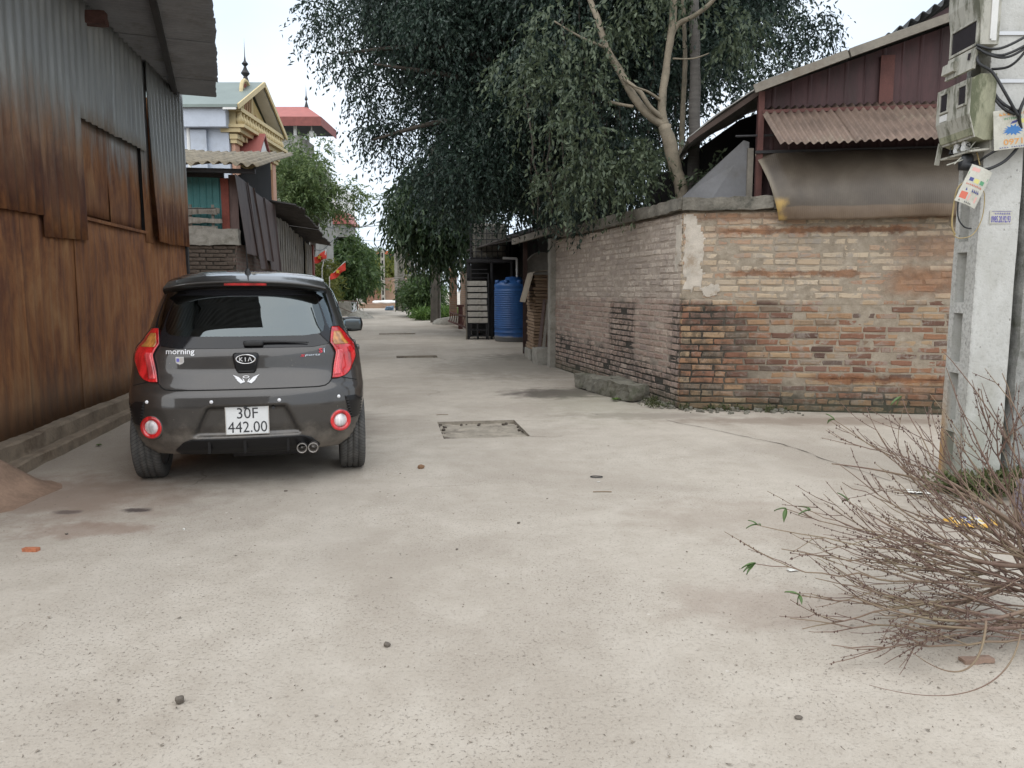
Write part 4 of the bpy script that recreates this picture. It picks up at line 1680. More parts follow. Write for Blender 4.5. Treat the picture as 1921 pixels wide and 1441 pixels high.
# emblem and handle
hs = part("handle_surround", MB().sheet(lambda a, b: (lambda z, hw: CP((a * 2 - 1) * hw, rear_y(0, z) - 0.010 - 0.004 * math.sin(b * math.pi), z))(
    0.768 + b * 0.128, float(np.interp(b, [0, 0.1, 0.25, 0.85, 0.95, 1.0], [0.050, 0.062, 0.068, 0.082, 0.078, 0.066]))), 8, 24, (0, 0.014, 0)), M_PIANO, car, True)
mb = MB().sheet(lambda a, b: CP((a * 2 - 1) * (0.058 + 0.004 * b), rear_y(0, 0.79) - 0.0155, 0.784 + b * 0.030), 6, 3, (0, 0.004, 0))
part("grip_recess", mb, M_GAP, hs)
mb = MB()
n = 36
rim = [(1.0, 0.0), (1.0, 0.006), (0.86, 0.007), (0.84, 0.002)]
ring = []
for (k, h) in rim:
    for i in range(n):
        a = 2 * math.pi * i / n
        ring.append(CP(0.064 * k * math.cos(a), rear_y(0, 0.855) - 0.016 - h, 0.855 + (0.032 * k if k > 0.9 else 0.0265 * k / 0.86) * math.sin(a)))
mb.add(ring, [(j * n + i, j * n + (i + 1) % n, (j + 1) * n + (i + 1) % n, (j + 1) * n + i) for j in range(3) for i in range(n)])
em = part("emblem", mb, M_CHROME, car, True)
mb = MB()
mb.add([CP(0.056 * math.cos(2 * math.pi * i / n), rear_y(0, 0.855) - 0.0175, 0.855 + 0.027 * math.sin(2 * math.pi * i / n)) for i in range(n)], [tuple(range(n))])
part("badge_ground", mb, M_PIANO, em)


def stick_text(name, txt, cx, cz, w, h, mat, parent, off=0.006, bold=0.0, base_y=None, slant=0.0):
    V, Fc = text_verts(txt, w, h, 0.0, bold)
    mb = MB()
    out = []
    for v in V:
        x, z = cx - w / 2 + v.x + slant * (v.y - h / 2), cz - h / 2 + v.y
        y = (rear_y(x, z) if base_y is None else base_y) - off
        out.append(CP(x, y, z))
    mb.add(out, Fc)
    return part(name, mb, mat, parent)


stick_text("lettering", "K I Λ", 0, 0.855, 0.080, 0.028, M_BADGE, em, 0.021, 0.02, rear_y(0, 0.855))
stick_text("model_lettering", "morning", -0.405, 0.902, 0.178, 0.044, M_BADGE, car, 0.006, 0.008)
stick_text("trim_lettering", "S", 0.478, 0.898, 0.024, 0.030, M_STICKRED, car, 0.006, 0.03)
stick_text("trim_lettering", "i", 0.500, 0.898, 0.006, 0.030, M_CHROME, car, 0.006, 0.02)
stick_text("trim_lettering", "S", 0.360, 0.868, 0.026, 0.016, M_STICKRED, car, 0.006, 0.02, slant=0.5)
stick_text("trim_lettering", "portz", 0.425, 0.869, 0.095, 0.015, M_CHROME, car, 0.006, 0.0, slant=0.5)
# shield and winged halo stickers


def sticker(name, poly, mat, off=0.005, parent=None):
    mb = MB()
    mb.add([CP(x, rear_y(x, z) - off, z) for (x, z) in poly], [tuple(range(len(poly)))])
    return part(name, mb, mat, parent or car)


sx0, sz0 = -0.408, 0.850
sh = sticker("shield_sticker", [(sx0 - 0.026, sz0 + 0.024), (sx0 - 0.026, sz0 - 0.010), (sx0 - 0.018, sz0 - 0.019), (sx0, sz0 - 0.026), (sx0 + 0.018, sz0 - 0.019), (sx0 + 0.026, sz0 - 0.010), (sx0 + 0.026, sz0 + 0.024)][::-1], simple("silver_sticker", (0.55, 0.54, 0.52), 0.35, 0.3, var=0.1, sc=30))
sticker("blue_field", [(sx0 - 0.021, sz0 + 0.014), (sx0 - 0.021, sz0 - 0.008), (sx0 - 0.003, sz0 - 0.008), (sx0 - 0.003, sz0 + 0.014)][::-1], M_STICKBLUE, 0.006, sh)
sticker("grey_field", [(sx0 + 0.001, sz0 + 0.016), (sx0 + 0.001, sz0 - 0.012), (sx0 + 0.019, sz0 - 0.012), (sx0 + 0.019, sz0 + 0.016)][::-1], Mat("sticker_grey", (0.45, 0.42, 0.40), 0.4).m, 0.006, sh)
wz = 0.727
mbw = None
wg = None
for s_ in (-1, 1):
    for k, (x0, z0, x1, z1, wd) in enumerate(((0.010, -0.020, 0.083, 0.028, 0.017), (0.012, -0.020, 0.070, 0.010, 0.017), (0.014, -0.021, 0.060, -0.004, 0.016), (0.006, -0.021, 0.024, 0.006, 0.012), (0.018, -0.022, 0.048, -0.015, 0.012))):
        poly = [(s_ * x0, wz + z0), (s_ * (x0 * 0.5 + x1 * 0.5), wz + z0 * 0.5 + z1 * 0.5 - wd * 0.75), (s_ * x1, wz + z1), (s_ * (x0 * 0.5 + x1 * 0.5), wz + z0 * 0.5 + z1 * 0.5 + wd * 0.55)]
        if wg is None:
            wg = sticker("wing_sticker", poly, M_STICKER, 0.0052)
        else:
            sticker("feather", poly, M_STICKER, 0.0052 + 0.0004 * k, wg)
mb = MB()
n = 24
hv = [CP(0.021 * k * math.cos(2 * math.pi * i / n), rear_y(0, wz) - 0.0055, wz + 0.014 + (0.009 if k == 1 else 0.0075) * k * math.sin(2 * math.pi * i / n)) for k in (1, 0.66) for i in range(n)]
mb.add(hv, [(i, (i + 1) % n, n + (i + 1) % n, n + i) for i in range(n)])
part("halo", mb, M_STICKER, wg)

# number plate
PZ = 0.462
py_ = f_y0(PZ) + 0.034
mb = MB().rough(CP(0, py_ - 0.006, PZ), (0.272, 0.006, 0.19), (2, 1, 2), 0.0, 1)
pl_ = part("number_plate", mb, M_PLATE, car)
mb = MB()
for (a, b, c_, d_) in ((-0.136, 0.136, -0.095, -0.091), (-0.136, 0.136, 0.091, 0.095), (-0.136, -0.132, -0.091, 0.091), (0.132, 0.136, -0.091, 0.091)):
    mb.box(CP((a + b) / 2, py_ - 0.0105, PZ + (c_ + d_) / 2), (b - a, 0.003, d_ - c_))
part("plate_rim", mb, M_CHROME, pl_)
stick_text("lettering", "30F", 0.002, PZ + 0.045, 0.130, 0.070, M_PLATETXT, pl_, 0.0105, 0.0, py_)
stick_text("lettering", "442.00", 0.0, PZ - 0.046, 0.244, 0.072, M_PLATETXT, pl_, 0.0105, 0.0, py_)
for (x, z) in ((-0.01, 0.548), (0.165, 0.538)):
    part("plate_lamp", MB().lathe([(0.0, -0.012), (0.010, -0.012), (0.011, 0.0), (0.011, 0.02)], 12, CP(x, py_ - 0.02, z), 'y'), M_BLKPL, car)

# parking sensors
for x in (-0.615, -0.214, 0.204, 0.586):
    z = 0.588
    part("parking_sensor", MB().lathe([(0.0, -0.007), (0.009, -0.006), (0.012, 0.0), (0.012, 0.01)], 16, CP(x, rear_y(x, z), z), 'y'), M_STICKER, car, True)

# fog lamps with red rings, in round bosses, and finned vents outboard
for s_ in (-1, 1):
    x, z = s_ * 0.592, 0.425
    y = rear_y(x, z)
    m4 = Matrix.Translation(CP(x, y, z)) @ Matrix.Rotation(s_ * R(20), 4, 'Z')

    def lath(prof, n=32):
        mb = MB().lathe(prof, n, (0, 0, 0), 'y')
        mb.v = [tuple(m4 @ Vector(v)) for v in mb.v]
        return mb
    fg = part("fog_lamp", lath([(0.080, 0.03), (0.080, -0.002), (0.076, -0.010), (0.072, -0.010)]), M_PAINT, car, True)
    part("red_ring", lath([(0.073, 0.0), (0.072, -0.014), (0.066, -0.018), (0.048, -0.014), (0.046, -0.004)]), M_RED, fg, True)
    part("lens", lath([(0.047, -0.004), (0.042, -0.012), (0.026, -0.020), (0.012, -0.023), (0.0, -0.0235)]), M_WHITELENS, fg, True)
    vp = rear_patch("vent", dense((0.43, 0.588), lambda z: s_ * float(np.interp(z, [0.43, 0.50, 0.588], [0.672, 0.650, 0.628])), lambda z: s_ * min(f_w(z) * 0.978, float(np.interp(z, [0.43, 0.46, 0.56, 0.588], [0.715, 0.745, 0.745, 0.70]))), 14), M_PIANO, 0.004, 6, depth=0.01)
    for k in range(7):
        z = 0.446 + k * 0.0195
        xa, xb = 0.656 - 0.0035 * k, f_w(z) * 0.972
        mb = MB().bar(CP(s_ * xa, rear_y(xa, z) - 0.006, z), CP(s_ * xb, rear_y(xb, z) - 0.004, z), 0.008, 0.007)
        part("fin", mb, M_BLKPL, vp)

# glossy black diffuser and lower lip
df = rear_patch("diffuser", dense((0.235, 0.345), lambda z: -float(np.interp(z, [0.235, 0.265, 0.325, 0.345], [0.43, 0.46, 0.40, 0.345])), lambda z: float(np.interp(z, [0.235, 0.265, 0.325, 0.345], [0.43, 0.46, 0.40, 0.345])), 10), M_PIANO, 0.012, 30, depth=0.03)
for x in (-0.24, -0.02, 0.25):
    part("strake", MB().box(CP(x, rear_y(x, 0.29) - 0.016, 0.29), (0.018, 0.03, 0.085)), M_PIANO, df)
part("underbody", MB().span(-0.48, 0.48, 0.34 - AX, 3.2 - AX, 0.20, 0.238), M_BLKPL, car)
part("axle_beam", MB().tube([CP(-0.56, AX, 0.27), CP(0.56, AX, 0.27)], 0.04, 10), M_BLKPL, car)
part("silencer", MB().rough(CP(0.1, 0.34, 0.235), (0.5, 0.2, 0.13), (6, 3, 3), 0.0, 1, rnd=0.3), M_STEEL_DARK, car, True)
# twin tail pipes
M_PIPE = simple("sooty_steel_pipe", (0.32, 0.30, 0.28), 0.35, 0.9, var=0.3, sc=10, bump=0.05)
for x in (0.338, 0.410):
    part("tail_pipe", MB().lathe([(0.027, 0.34), (0.033, 0.02), (0.0345, -0.018), (0.033, -0.022), (0.0275, -0.02), (0.026, 0.06), (0.0, 0.06)], 24, CP(x, 0.02, 0.262), 'y'), M_PIPE, car, True)
# wiper
mb = MB().rough(CP(0.05, rear_y(0.05, 0.957) - 0.028, 0.957), (0.13, 0.03, 0.036), (6, 3, 3), 0.0, 1, rnd=0.35)
wp_ = part("wiper", mb, M_BLKPL, car, True)
pts = [(0.02, 0.958), (0.14, 0.966), (0.28, 0.962), (0.40, 0.955)]
part("blade", MB().tube([CP(x, rear_y(x, z) - 0.024, z) for (x, z) in pts], [0.011, 0.010, 0.007, 0.004], 6), M_BLKPL, wp_, True)
# roof antenna
an = part("antenna", MB().lathe([(0.0, 0.028), (0.010, 0.026), (0.016, 0.012), (0.024, -0.012)], 14, CP(0, 0.50, 1.425), 'z'), M_BLKPL, car, True)
part("rod", MB().tube([CP(0, 0.50, 1.445), CP(0.0, 0.47, 1.52), CP(0, 0.445, 1.60)], [0.006, 0.0045, 0.003], 8), M_BLKPL, an)

# wheels
TY = [(0.205, -0.078), (0.232, -0.088), (0.262, -0.090), (0.282, -0.083), (0.290, -0.070), (0.2915, -0.045), (0.2850, -0.042), (0.2850, -0.036), (0.292, -0.033),
      (0.2925, -0.004), (0.286, -0.002), (0.286, 0.002), (0.2925, 0.004), (0.292, 0.033), (0.2850, 0.036), (0.2850, 0.042), (0.2915, 0.045), (0.290, 0.070), (0.282, 0.083), (0.262, 0.090), (0.232, 0.088), (0.205, 0.078)]
M_RIM = simple("dusty_alloy", (0.34, 0.33, 0.32), 0.4, 0.7, var=0.2, sc=12)
for ya in (AX, AX + 2.385):
    for s_ in (-1, 1):
        w = bpy.data.objects.new("wheel", MB().lathe(TY, 56, (0, 0, 0), 'x').mesh("tyre", True))
        w.data.materials.append(M_TYRE)
        COL.objects.link(w)
        w.parent = car
        w.location = CP(s_ * 0.680, ya, 0.290)
        mb = MB().lathe([(0.205, -0.075), (0.195, -0.06), (0.19, 0.0), (0.195, 0.06), (0.205, 0.075)], 40, (0, 0, 0), 'x')
        for k in range(5):
            a = 2 * math.pi * k / 5
            for dd in (-0.12, 0.12):
                mb.bar((s_ * 0.055, 0, 0), (s_ * 0.062, 0.2 * math.cos(a + dd), 0.2 * math.sin(a + dd)), 0.03, 0.018, (1, 0, 0))
        mb.lathe([(0.055, s_ * 0.03), (0.055, s_ * 0.068), (0.0, s_ * 0.07)], 20, (0, 0, 0), 'x')
        part("rim", mb, M_RIM, w)

# door mirrors, side glass, windscreen, lamps and grille at the front
for s_ in (-1, 1):
    xw = side_x(2.02, 0.99)
    mr = part("door_mirror", MB().rough(CP(s_ * (xw + 0.085), 2.0, 0.995), (0.20, 0.10, 0.135), (8, 6, 6), 0.0, 1, rnd=0.45), M_PIANO, car, True)
    part("mirror_glass", MB().rough(CP(s_ * (xw + 0.088), 1.950, 0.995), (0.165, 0.012, 0.105), (8, 2, 6), 0.0, 1, rnd=0.35), Mat("mirror_glass", (0.10, 0.115, 0.125), 0.06, 1.0).m, mr, True)
    part("stalk", MB().bar(CP(s_ * (xw - 0.03), 2.03, 0.985), CP(s_ * (xw + 0.05), 2.02, 0.985), 0.05, 0.035), M_BLKPL, mr)
    for (a, b) in ((0.64, 1.36), (1.42, 2.40)):
        mb = MB()
        mb.sheet(lambda u, v: (lambda y, q: CP(s_ * (side_x(y, q) + 0.004), y, q))(a + u * (b - a), side_win(a + u * (b - a))[0] + v * (side_win(a + u * (b - a))[1] - side_win(a + u * (b - a))[0])), 16, 8, (s_ * 0.003, 0, 0))
        part("side_window", mb, M_CARGLASS, car, True)
    for (ys_, z0, z1) in ((1.39, 0.36, 1.32), (2.30, 0.36, 0.98)):
        mb = MB().tube([CP(s_ * (side_x(ys_, z) + 0.0005), ys_, z) for z in np.linspace(z0, z1, 14)], 0.003, 5)
        part("door_gap", mb, M_GAP, car)
    for ys_ in (0.98, 1.62):
        part("door_handle", MB().rough(CP(s_ * (side_x(ys_, 0.86) + 0.012), ys_, 0.86), (0.025, 0.17, 0.035), (3, 6, 3), 0.0, 1, rnd=0.3), M_PAINT, car, True)
    mb = MB()
    mb.sheet(lambda u, v: (lambda x, z: CP(s_ * x, f_yf(z) - 0.20 * (x / f_w(z)) ** 2 - 0.52 * (1 - (1 - min(0.99, x / f_w(z)) ** NS) ** (1 / NS)) + 0.012, z))(0.44 + u * 0.27, 0.64 + v * 0.13 * (0.5 + 0.5 * u)), 10, 6, (0, -0.03, 0))
    part("headlight", mb, M_WHITELENS, car, True)
mb = MB()
mb.sheet(lambda u, v: (lambda z: (lambda x: CP(x, f_yf(z) - 0.20 * (x / f_w(z)) ** 2 - 0.52 * (1 - (1 - min(0.99, abs(x) / f_w(z)) ** NS) ** (1 / NS)) + 0.004, z))((u * 2 - 1) * f_w(z) * 0.86))(1.0 + v * 0.375), 24, 12, (0, 0.003, 0.001))
part("windscreen", mb, M_CARGLASS, car, True)
part("grille", MB().sheet(lambda u, v: CP((u * 2 - 1) * 0.36, 3.605 - 0.20 * ((u * 2 - 1) * 0.36 / 0.8) ** 2 + 0.006, 0.40 + v * 0.16), 10, 2, (0, -0.02, 0)), M_PIANO, car)
# seats seen dimly through the glass
for (x, y) in ((-0.36, 0.86), (0.36, 0.86), (0.0, 0.88), (-0.36, 1.75), (0.36, 1.75)):
    mb = MB().rough(CP(x, y, 0.86), (0.44 if abs(x) > 0.1 else 0.26, 0.14, 0.52), (6, 3, 6), 0.0, 1, rx=R(-12), rnd=0.25)
    st = part("seat", mb, M_SEAT, car, True)
    part("headrest", MB().rough(CP(x, y - 0.075, 1.19), (0.25, 0.09, 0.15), (6, 3, 5), 0.0, 1, rnd=0.4), M_SEAT, st, True)
part("dashboard", MB().rough(CP(0, 2.45, 0.88), (1.2, 0.4, 0.2), (6, 3, 3), 0.0, 1, rnd=0.2), M_BLKPL, car, True)
part("parcel_shelf", MB().box(CP(0, 0.47, 0.915), (1.0, 0.42, 0.02)), M_SEAT, car)

# ================================================================ utility poles with meter boxes, right edge
def pole_mat():
    m = Mat("whitish_cast_concrete", rough=0.93)
    p = m.loc()
    x, y, z = m.sep(p)
    n = m.noise(m.vscale(p, (1, 1, 0.55)), 3.5, 7, 0.65)
    f = m.noise(p, 40, 5, 0.7)
    c = m.ramp(n, [(0.3, (0.40, 0.395, 0.36)), (0.5, (0.50, 0.50, 0.475)), (0.7, (0.59, 0.59, 0.57))])
    pits = m.math('MULTIPLY', m.step(m.voro(m.vscale(p, (1, 1, 0.6)), 26), 0.16, 0.09), m.step(m.noise(p, 7, 3), 0.5, 0.6))
    c = m.mix(m.math('MULTIPLY', pits, 0.7), c, (0.17, 0.165, 0.15))
    g = m.step(m.math('ADD', z, m.math('MULTIPLY', n, 0.9)), 1.15, 0.45)
    c = m.mix(m.math('MULTIPLY', g, 0.55), c, (0.215, 0.225, 0.15))
    alg = m.math('MULTIPLY', m.step(m.noise(m.vscale(p, (3, 3, 0.6)), 3, 6, 0.7), 0.55, 0.72), m.step(x, -0.04, -0.125))
    c = m.mix(m.math('MULTIPLY', alg, 0.8), c, (0.20, 0.195, 0.125))
    gf = m.math('MULTIPLY', m.step(x, -0.10, -0.135), m.step(f, 0.42, 0.62))
    c = m.mix(m.math('MULTIPLY', gf, 0.6), c, (0.17, 0.165, 0.15))
    ru = m.math('MULTIPLY', m.step(x, -0.09, -0.13), m.math('MULTIPLY', m.step(y, 0.03, 0.12), m.step(m.math('ADD', z, m.math('MULTIPLY', n, 0.4)), 1.0, 0.4)))
    c = m.mix(m.math('MULTIPLY', ru, 0.75), c, (0.40, 0.20, 0.05))
    c = m.mix(m.math('MULTIPLY', m.step(f, 0.5, 0.25), 0.4), c, (0.24, 0.235, 0.21))
    m.col(c)
    m.bump(m.math('SUBTRACT', m.math('ADD', f, m.math('MULTIPLY', n, 0.6)), m.math('MULTIPLY', pits, 1.2)), 0.5, 0.010)
    return m.m


M_POLE = pole_mat()
M_POLE2 = simple("coarse_grey_concrete", (0.27, 0.27, 0.255), 0.96, var=0.45, sc=9, bump=0.9, dirt=(0.12, 0.125, 0.10))
M_BOXPL = simple("mouldy_grey_plastic", (0.40, 0.39, 0.34), 0.6, var=0.2, sc=6, bump=0.1, dirt=(0.12, 0.12, 0.085), dthr=(0.46, 0.62), stretch=(3, 3, 0.9))
M_BOXGREEN = simple("algae_stained_plastic", (0.29, 0.29, 0.20), 0.7, var=0.3, sc=7, bump=0.15, dirt=(0.10, 0.11, 0.06), dthr=(0.45, 0.62), stretch=(2.5, 2.5, 0.9))
M_DARKPANE = Mat("dark_meter_window", (0.035, 0.03, 0.035), 0.12).m
M_CABLE = simple("black_cable", (0.016, 0.017, 0.019), 0.5, var=0.2, sc=20, bump=0.0)
M_WIREY = simple("yellowed_wire", (0.36, 0.27, 0.12), 0.6, var=0.3, sc=20, bump=0.0)
M_BAND = Mat("steel_band", (0.55, 0.55, 0.55), 0.4, 0.8).m
M_WHITEPL = simple("white_plastic", (0.66, 0.66, 0.64), 0.5, var=0.1, sc=10)

PO = Vector((3.11, 5.135, 0))
pole = thing("utility_pole", "whitish square concrete utility pole with recessed side panels near the brush pile", "utility pole", PO)
pm = MB()
HB = 7.6
hx, hy = 0.13, 0.135
pm.span(-hx + 0.065, hx - 0.065, -hy, hy, 0, HB)
for s_ in (-1, 1):
    xa, xb = s_ * (hx - 0.065), s_ * hx
    xa, xb = min(xa, xb), max(xa, xb)
    pm.span(xa, xb, -hy, -0.028, 0, HB)
    pm.span(xa, xb, 0.085, hy, 0, HB)
    zt = 0.0
    for i in range(19):
        z1 = 0.02 + 0.40 * i
        pm.span(xa, xb, -0.028, 0.085, zt, z1)
        zt = z1 + 0.33
    pm.span(xa, xb, -0.028, 0.085, zt, HB)
# cut into courses so that the edges can be worn and the shaft tapered
bm = bmesh.new()
for v in pm.v:
    bm.verts.new(v)
bm.verts.ensure_lookup_table()
for f in pm.f:
    bm.faces.new([bm.verts[i] for i in f])
for z in np.arange(0.12, 3.6, 0.12):
    bmesh.ops.bisect_plane(bm, geom=bm.verts[:] + bm.edges[:] + bm.faces[:], plane_co=(0, 0, z), plane_no=(0, 0, 1))
for v in bm.verts:
    k = 1 - 0.020 * v.co.z
    v.co.x *= k
    v.co.y *= k
    v.co.x += 0.004 * fbm((v.co.x * 3, v.co.y * 3, v.co.z * 3))
    v.co.y += 0.004 * fbm((v.co.x * 3 + 5, v.co.y * 3, v.co.z * 3))
me = bpy.data.meshes.new("shaft")
bm.to_mesh(me)
bm.free()
link("shaft", me, M_POLE, pole)
for z in (2.60, 2.885):
    k = 1 - 0.020 * z
    mb = MB()
    for (a, b) in (((-hx, -hy), (hx, -hy)), ((hx, -hy), (hx, hy)), ((hx, hy), (-hx, hy)), ((-hx, hy), (-hx, -hy))):
        n_ = Vector((b[1] - a[1], a[0] - b[0], 0)).normalized() * 0.006
        mb.bar(Vector((a[0] * k, a[1] * k, z)) + n_, Vector((b[0] * k, b[1] * k, z)) + n_, 0.003, 0.022)
    part("steel_band", mb, M_BAND, pole)

p2 = MB().rough((0, 0, 3.6), (0.27, 0.25, 7.3), (3, 3, 60), 0.010, 4)
solo("utility_pole", p2, M_POLE2, "rough darker grey concrete pole standing right behind the whitish pole", "utility pole", (3.415, 5.12, 0), R(4))

# lower meter box: hangs on the pole's left side, windows facing the lane


def tube_world(name, pts, r, mat, parent=None, n=6, local=None):
    P = []
    pts = [Vector(p) for p in pts]
    # catmull-rom through the points
    for i in range(len(pts) - 1):
        p0, p1, p2_, p3 = pts[max(i - 1, 0)], pts[i], pts[i + 1], pts[min(i + 2, len(pts) - 1)]
        for k in range(6):
            t = k / 6
            P.append(0.5 * ((2 * p1) + (p2_ - p0) * t + (2 * p0 - 5 * p1 + 4 * p2_ - p3) * t * t + (3 * p1 - p0 - 3 * p2_ + p3) * t ** 3))
    P.append(pts[-1])
    if local:
        P = [q - local for q in P]
    return MB().tube(P, r, n)


LBO = Vector((2.985, 5.10, 2.17))
lb = thing("electricity_meter_box", "lower mould-streaked meter box with two windows and open bottom on the whitish pole", "meter box", LBO)
mb = MB()
# side profile in x (outwards = -x), extruded along y
prof = [(0.0, 0.06), (0.0, 0.455), (-0.10, 0.455), (-0.155, 0.425), (-0.155, 0.22), (-0.13, 0.09), (-0.06, 0.06)]
mb.prism([(x, -0.175, z) for x, z in prof], (0, 0.36, 0))
part("case", mb, M_BOXGREEN, lb)
mb = MB().prism([(x, -0.182, z) for x, z in ((-0.158, 0.43), (-0.164, 0.43), (-0.164, 0.215), (-0.120, 0.075), (-0.114, 0.075), (-0.158, 0.22))], (0, 0.374, 0))
part("front_cover", mb, M_BOXPL, lb)
for yc in (-0.105, 0.10):
    mb = MB()
    for (a, b, c_, d_) in ((-0.052, 0.052, 0.275, 0.287), (-0.052, 0.052, 0.395, 0.407), (-0.052, -0.040, 0.287, 0.395), (0.040, 0.052, 0.287, 0.395)):
        mb.span(-0.172, -0.163, yc + a, yc + b, c_, d_)
    w = part("window", mb, M_BOXPL, lb)
    part("pane", MB().span(-0.167, -0.1645, yc - 0.040, yc + 0.040, 0.287, 0.395), M_DARKPANE, w)
part("label_plate", MB().span(-0.167, -0.1645, 0.06, 0.145, 0.225, 0.265), M_WHITEPL, lb)
tray = part("terminal_tray", MB().box((-0.07, 0.0, 0.0), (0.12, 0.34, 0.012), ry=R(-6)).span(-0.012, -0.002, -0.17, 0.17, 0.0, 0.07), M_BOXPL, lb)
for yc in (-0.04, 0.045):
    part("connector", MB().rough((-0.085, yc, 0.042), (0.04, 0.05, 0.062), (4, 4, 4), 0.008, 30, rnd=0.2), M_WHITEPL, tray)
for k in range(9):
    y0 = random.uniform(-0.15, 0.12)
    pts = [Vector((-0.09 + random.uniform(-0.02, 0.02), y0, 0.06)), Vector((-0.10 + random.uniform(-0.03, 0.02), y0 - 0.02, 0.02 + random.uniform(-0.01, 0.02))), Vector((-0.05, y0 - random.uniform(0, 0.06), random.uniform(0.02, 0.05)))]
    part("wire", tube_world("w", pts, 0.0035, None), M_BOXPL if k % 2 else M_CABLE, tray)
part("hinge_flap", MB().box((-0.135, 0.185, 0.03), (0.03, 0.008, 0.14), ry=R(8)), M_BOXPL, lb)

UBO = Vector((2.985, 5.10, 2.80))
ub_ = thing("electricity_meter_box", "upper grey meter box with its door hanging open, above the mould-streaked one", "meter box", UBO)
mb = MB()
prof = [(0.0, 0.0), (0.0, 0.62), (-0.10, 0.62), (-0.14, 0.56), (-0.14, 0.28), (-0.115, 0.13), (-0.115, 0.0)]
mb.prism([(x, -0.165, z) for x, z in prof], (0, 0.33, 0))
part("case", mb, M_BOXPL, ub_)
mb = MB()
for (a, b, c_, d_) in ((-0.15, 0.15, 0.0, 0.014), (-0.15, 0.15, 0.150, 0.164), (-0.15, -0.136, 0.014, 0.15), (0.136, 0.15, 0.014, 0.15)):
    mb.span(-0.128, -0.116, a, b, c_, d_)
w = part("window", mb, M_BOXPL, ub_)
part("pane", MB().span(-0.121, -0.1165, -0.136, 0.136, 0.014, 0.15), M_DARKPANE, w)
mb = MB().box((-0.128, 0.0, -0.075), (0.016, 0.31, 0.13), ry=R(7)).box((-0.145, 0.10, -0.075), (0.03, 0.13, 0.06), ry=R(7))
dr = part("door", mb, M_BOXPL, ub_)
part("latch", MB().box((-0.140, -0.10, -0.055), (0.006, 0.018, 0.04), ry=R(7)), M_DARKPANE, dr)
part("cover_strip", MB().span(-0.06, -0.05, -0.172, -0.166, 0.03, 0.6).span(-0.05, -0.02, -0.170, -0.166, 0.02, 0.55), M_WHITEPL, ub_)

# cables
CB = [
    ([(1832, 84, 4.95), (1862, 92, 4.88), (1895, 84, 4.85), (1960, 48, 4.85)], 0.008),
    ([(1832, 90, 4.95), (1865, 103, 4.88), (1898, 98, 4.85), (1970, 60, 4.85)], 0.008),
    ([(1830, 84, 4.97), (1850, 100, 4.90), (1885, 108, 4.86), (1921, 92, 4.85), (1970, 55, 4.85)], 0.008),
    ([(1860, 130, 4.96), (1890, 126, 4.90), (1912, 110, 4.86), (1935, 80, 4.85)], 0.008),
    ([(1832, 92, 4.98), (1836, 118, 4.93), (1862, 136, 4.90), (1886, 175, 4.86), (1910, 218, 4.86)], 0.009),
    ([(1862, 168, 4.98), (1872, 185, 4.92), (1890, 200, 4.88), (1912, 210, 4.88)], 0.009),
    ([(1862, 176, 4.98), (1870, 190, 4.92), (1886, 206, 4.88), (1905, 214, 4.87)], 0.009),
    ([(1935, 150, 4.86), (1925, 180, 4.86), (1912, 215, 4.87), (1916, 262, 4.92), (1890, 298, 4.93), (1858, 316, 4.93), (1838, 318, 4.98)], 0.010),
    ([(1838, 302, 4.98), (1855, 290, 4.94), (1880, 277, 4.92), (1915, 262, 4.91), (1960, 250, 4.9)], 0.008),
]
cbt = thing("cable_bundle", "loose black cables looping from the meter boxes round the whitish pole", "cables", LBO)
for pts, r in CB:
    part("cable", tube_world("c", [at(*p) for p in pts], r, None, n=8, local=LBO), M_CABLE, cbt, True)
# sleeve of taped cable ends below the lower box
mb = MB().tube([q - LBO for q in (at(1815, 292, 5.05), at(1812, 304, 5.02), at(1806, 312, 5.0), at(1822, 314, 5.0), at(1836, 305, 5.0))], [0.03, 0.045, 0.035, 0.03, 0.02], 8)
part("taped_joint", mb, M_CABLE, cbt, True)
for a, b in (((1806, 300, 5.0), (1776, 310, 4.98)), ((1803, 296, 5.0), (1790, 308, 4.97))):
    part("cable_end", MB().tube([at(*a) - LBO, at(*b) - LBO], 0.004, 5), M_BOXPL, cbt)
wl_ = tube_world("w", [at(*p) for p in ((1812, 340, 4.98), (1796, 355, 4.97), (1788, 395, 4.97), (1786, 425, 4.97), (1792, 440, 4.97))], 0.005, None, local=LBO)
part("yellow_wire", wl_, M_WIREY, cbt, True)
part("cable", tube_world("w", [at(*p) for p in ((1815, 342, 4.97), (1800, 365, 4.96), (1797, 405, 4.96), (1808, 425, 4.96), (1822, 429, 4.97))], 0.0045, None, local=LBO), M_CABLE, cbt, True)
part("yellow_wire", tube_world("w", [at(*p) for p in ((1842, 350, 4.97), (1847, 370, 4.96), (1842, 410, 4.96), (1825, 440, 4.96), (1800, 447, 4.96), (1788, 440, 4.97))], 0.003, None, local=LBO), M_WIREY, cbt, True)
part("yellow_wire", tube_world("w", [at(*p) for p in ((1832, 285, 5.0), (1836, 300, 4.98), (1838, 310, 4.97))], 0.004, None, local=LBO), M_WIREY, cbt, True)

# notices
M_CARD = simple("bleached_card", (0.50, 0.49, 0.43), 0.7, var=0.2, sc=14, dirt=(0.38, 0.36, 0.29))
M_INK = {k: Mat("print_" + k, c, 0.6).m for k, c in dict(orange=(0.60, 0.30, 0.10), blue=(0.045, 0.17, 0.42), navy=(0.05, 0.06, 0.22), green=(0.10, 0.30, 0.16), yellow=(0.60, 0.56, 0.20), red=(0.55, 0.13, 0.08), violet=(0.10, 0.085, 0.36), black=(0.05, 0.05, 0.06), pink=(0.62, 0.36, 0.32)).items()}


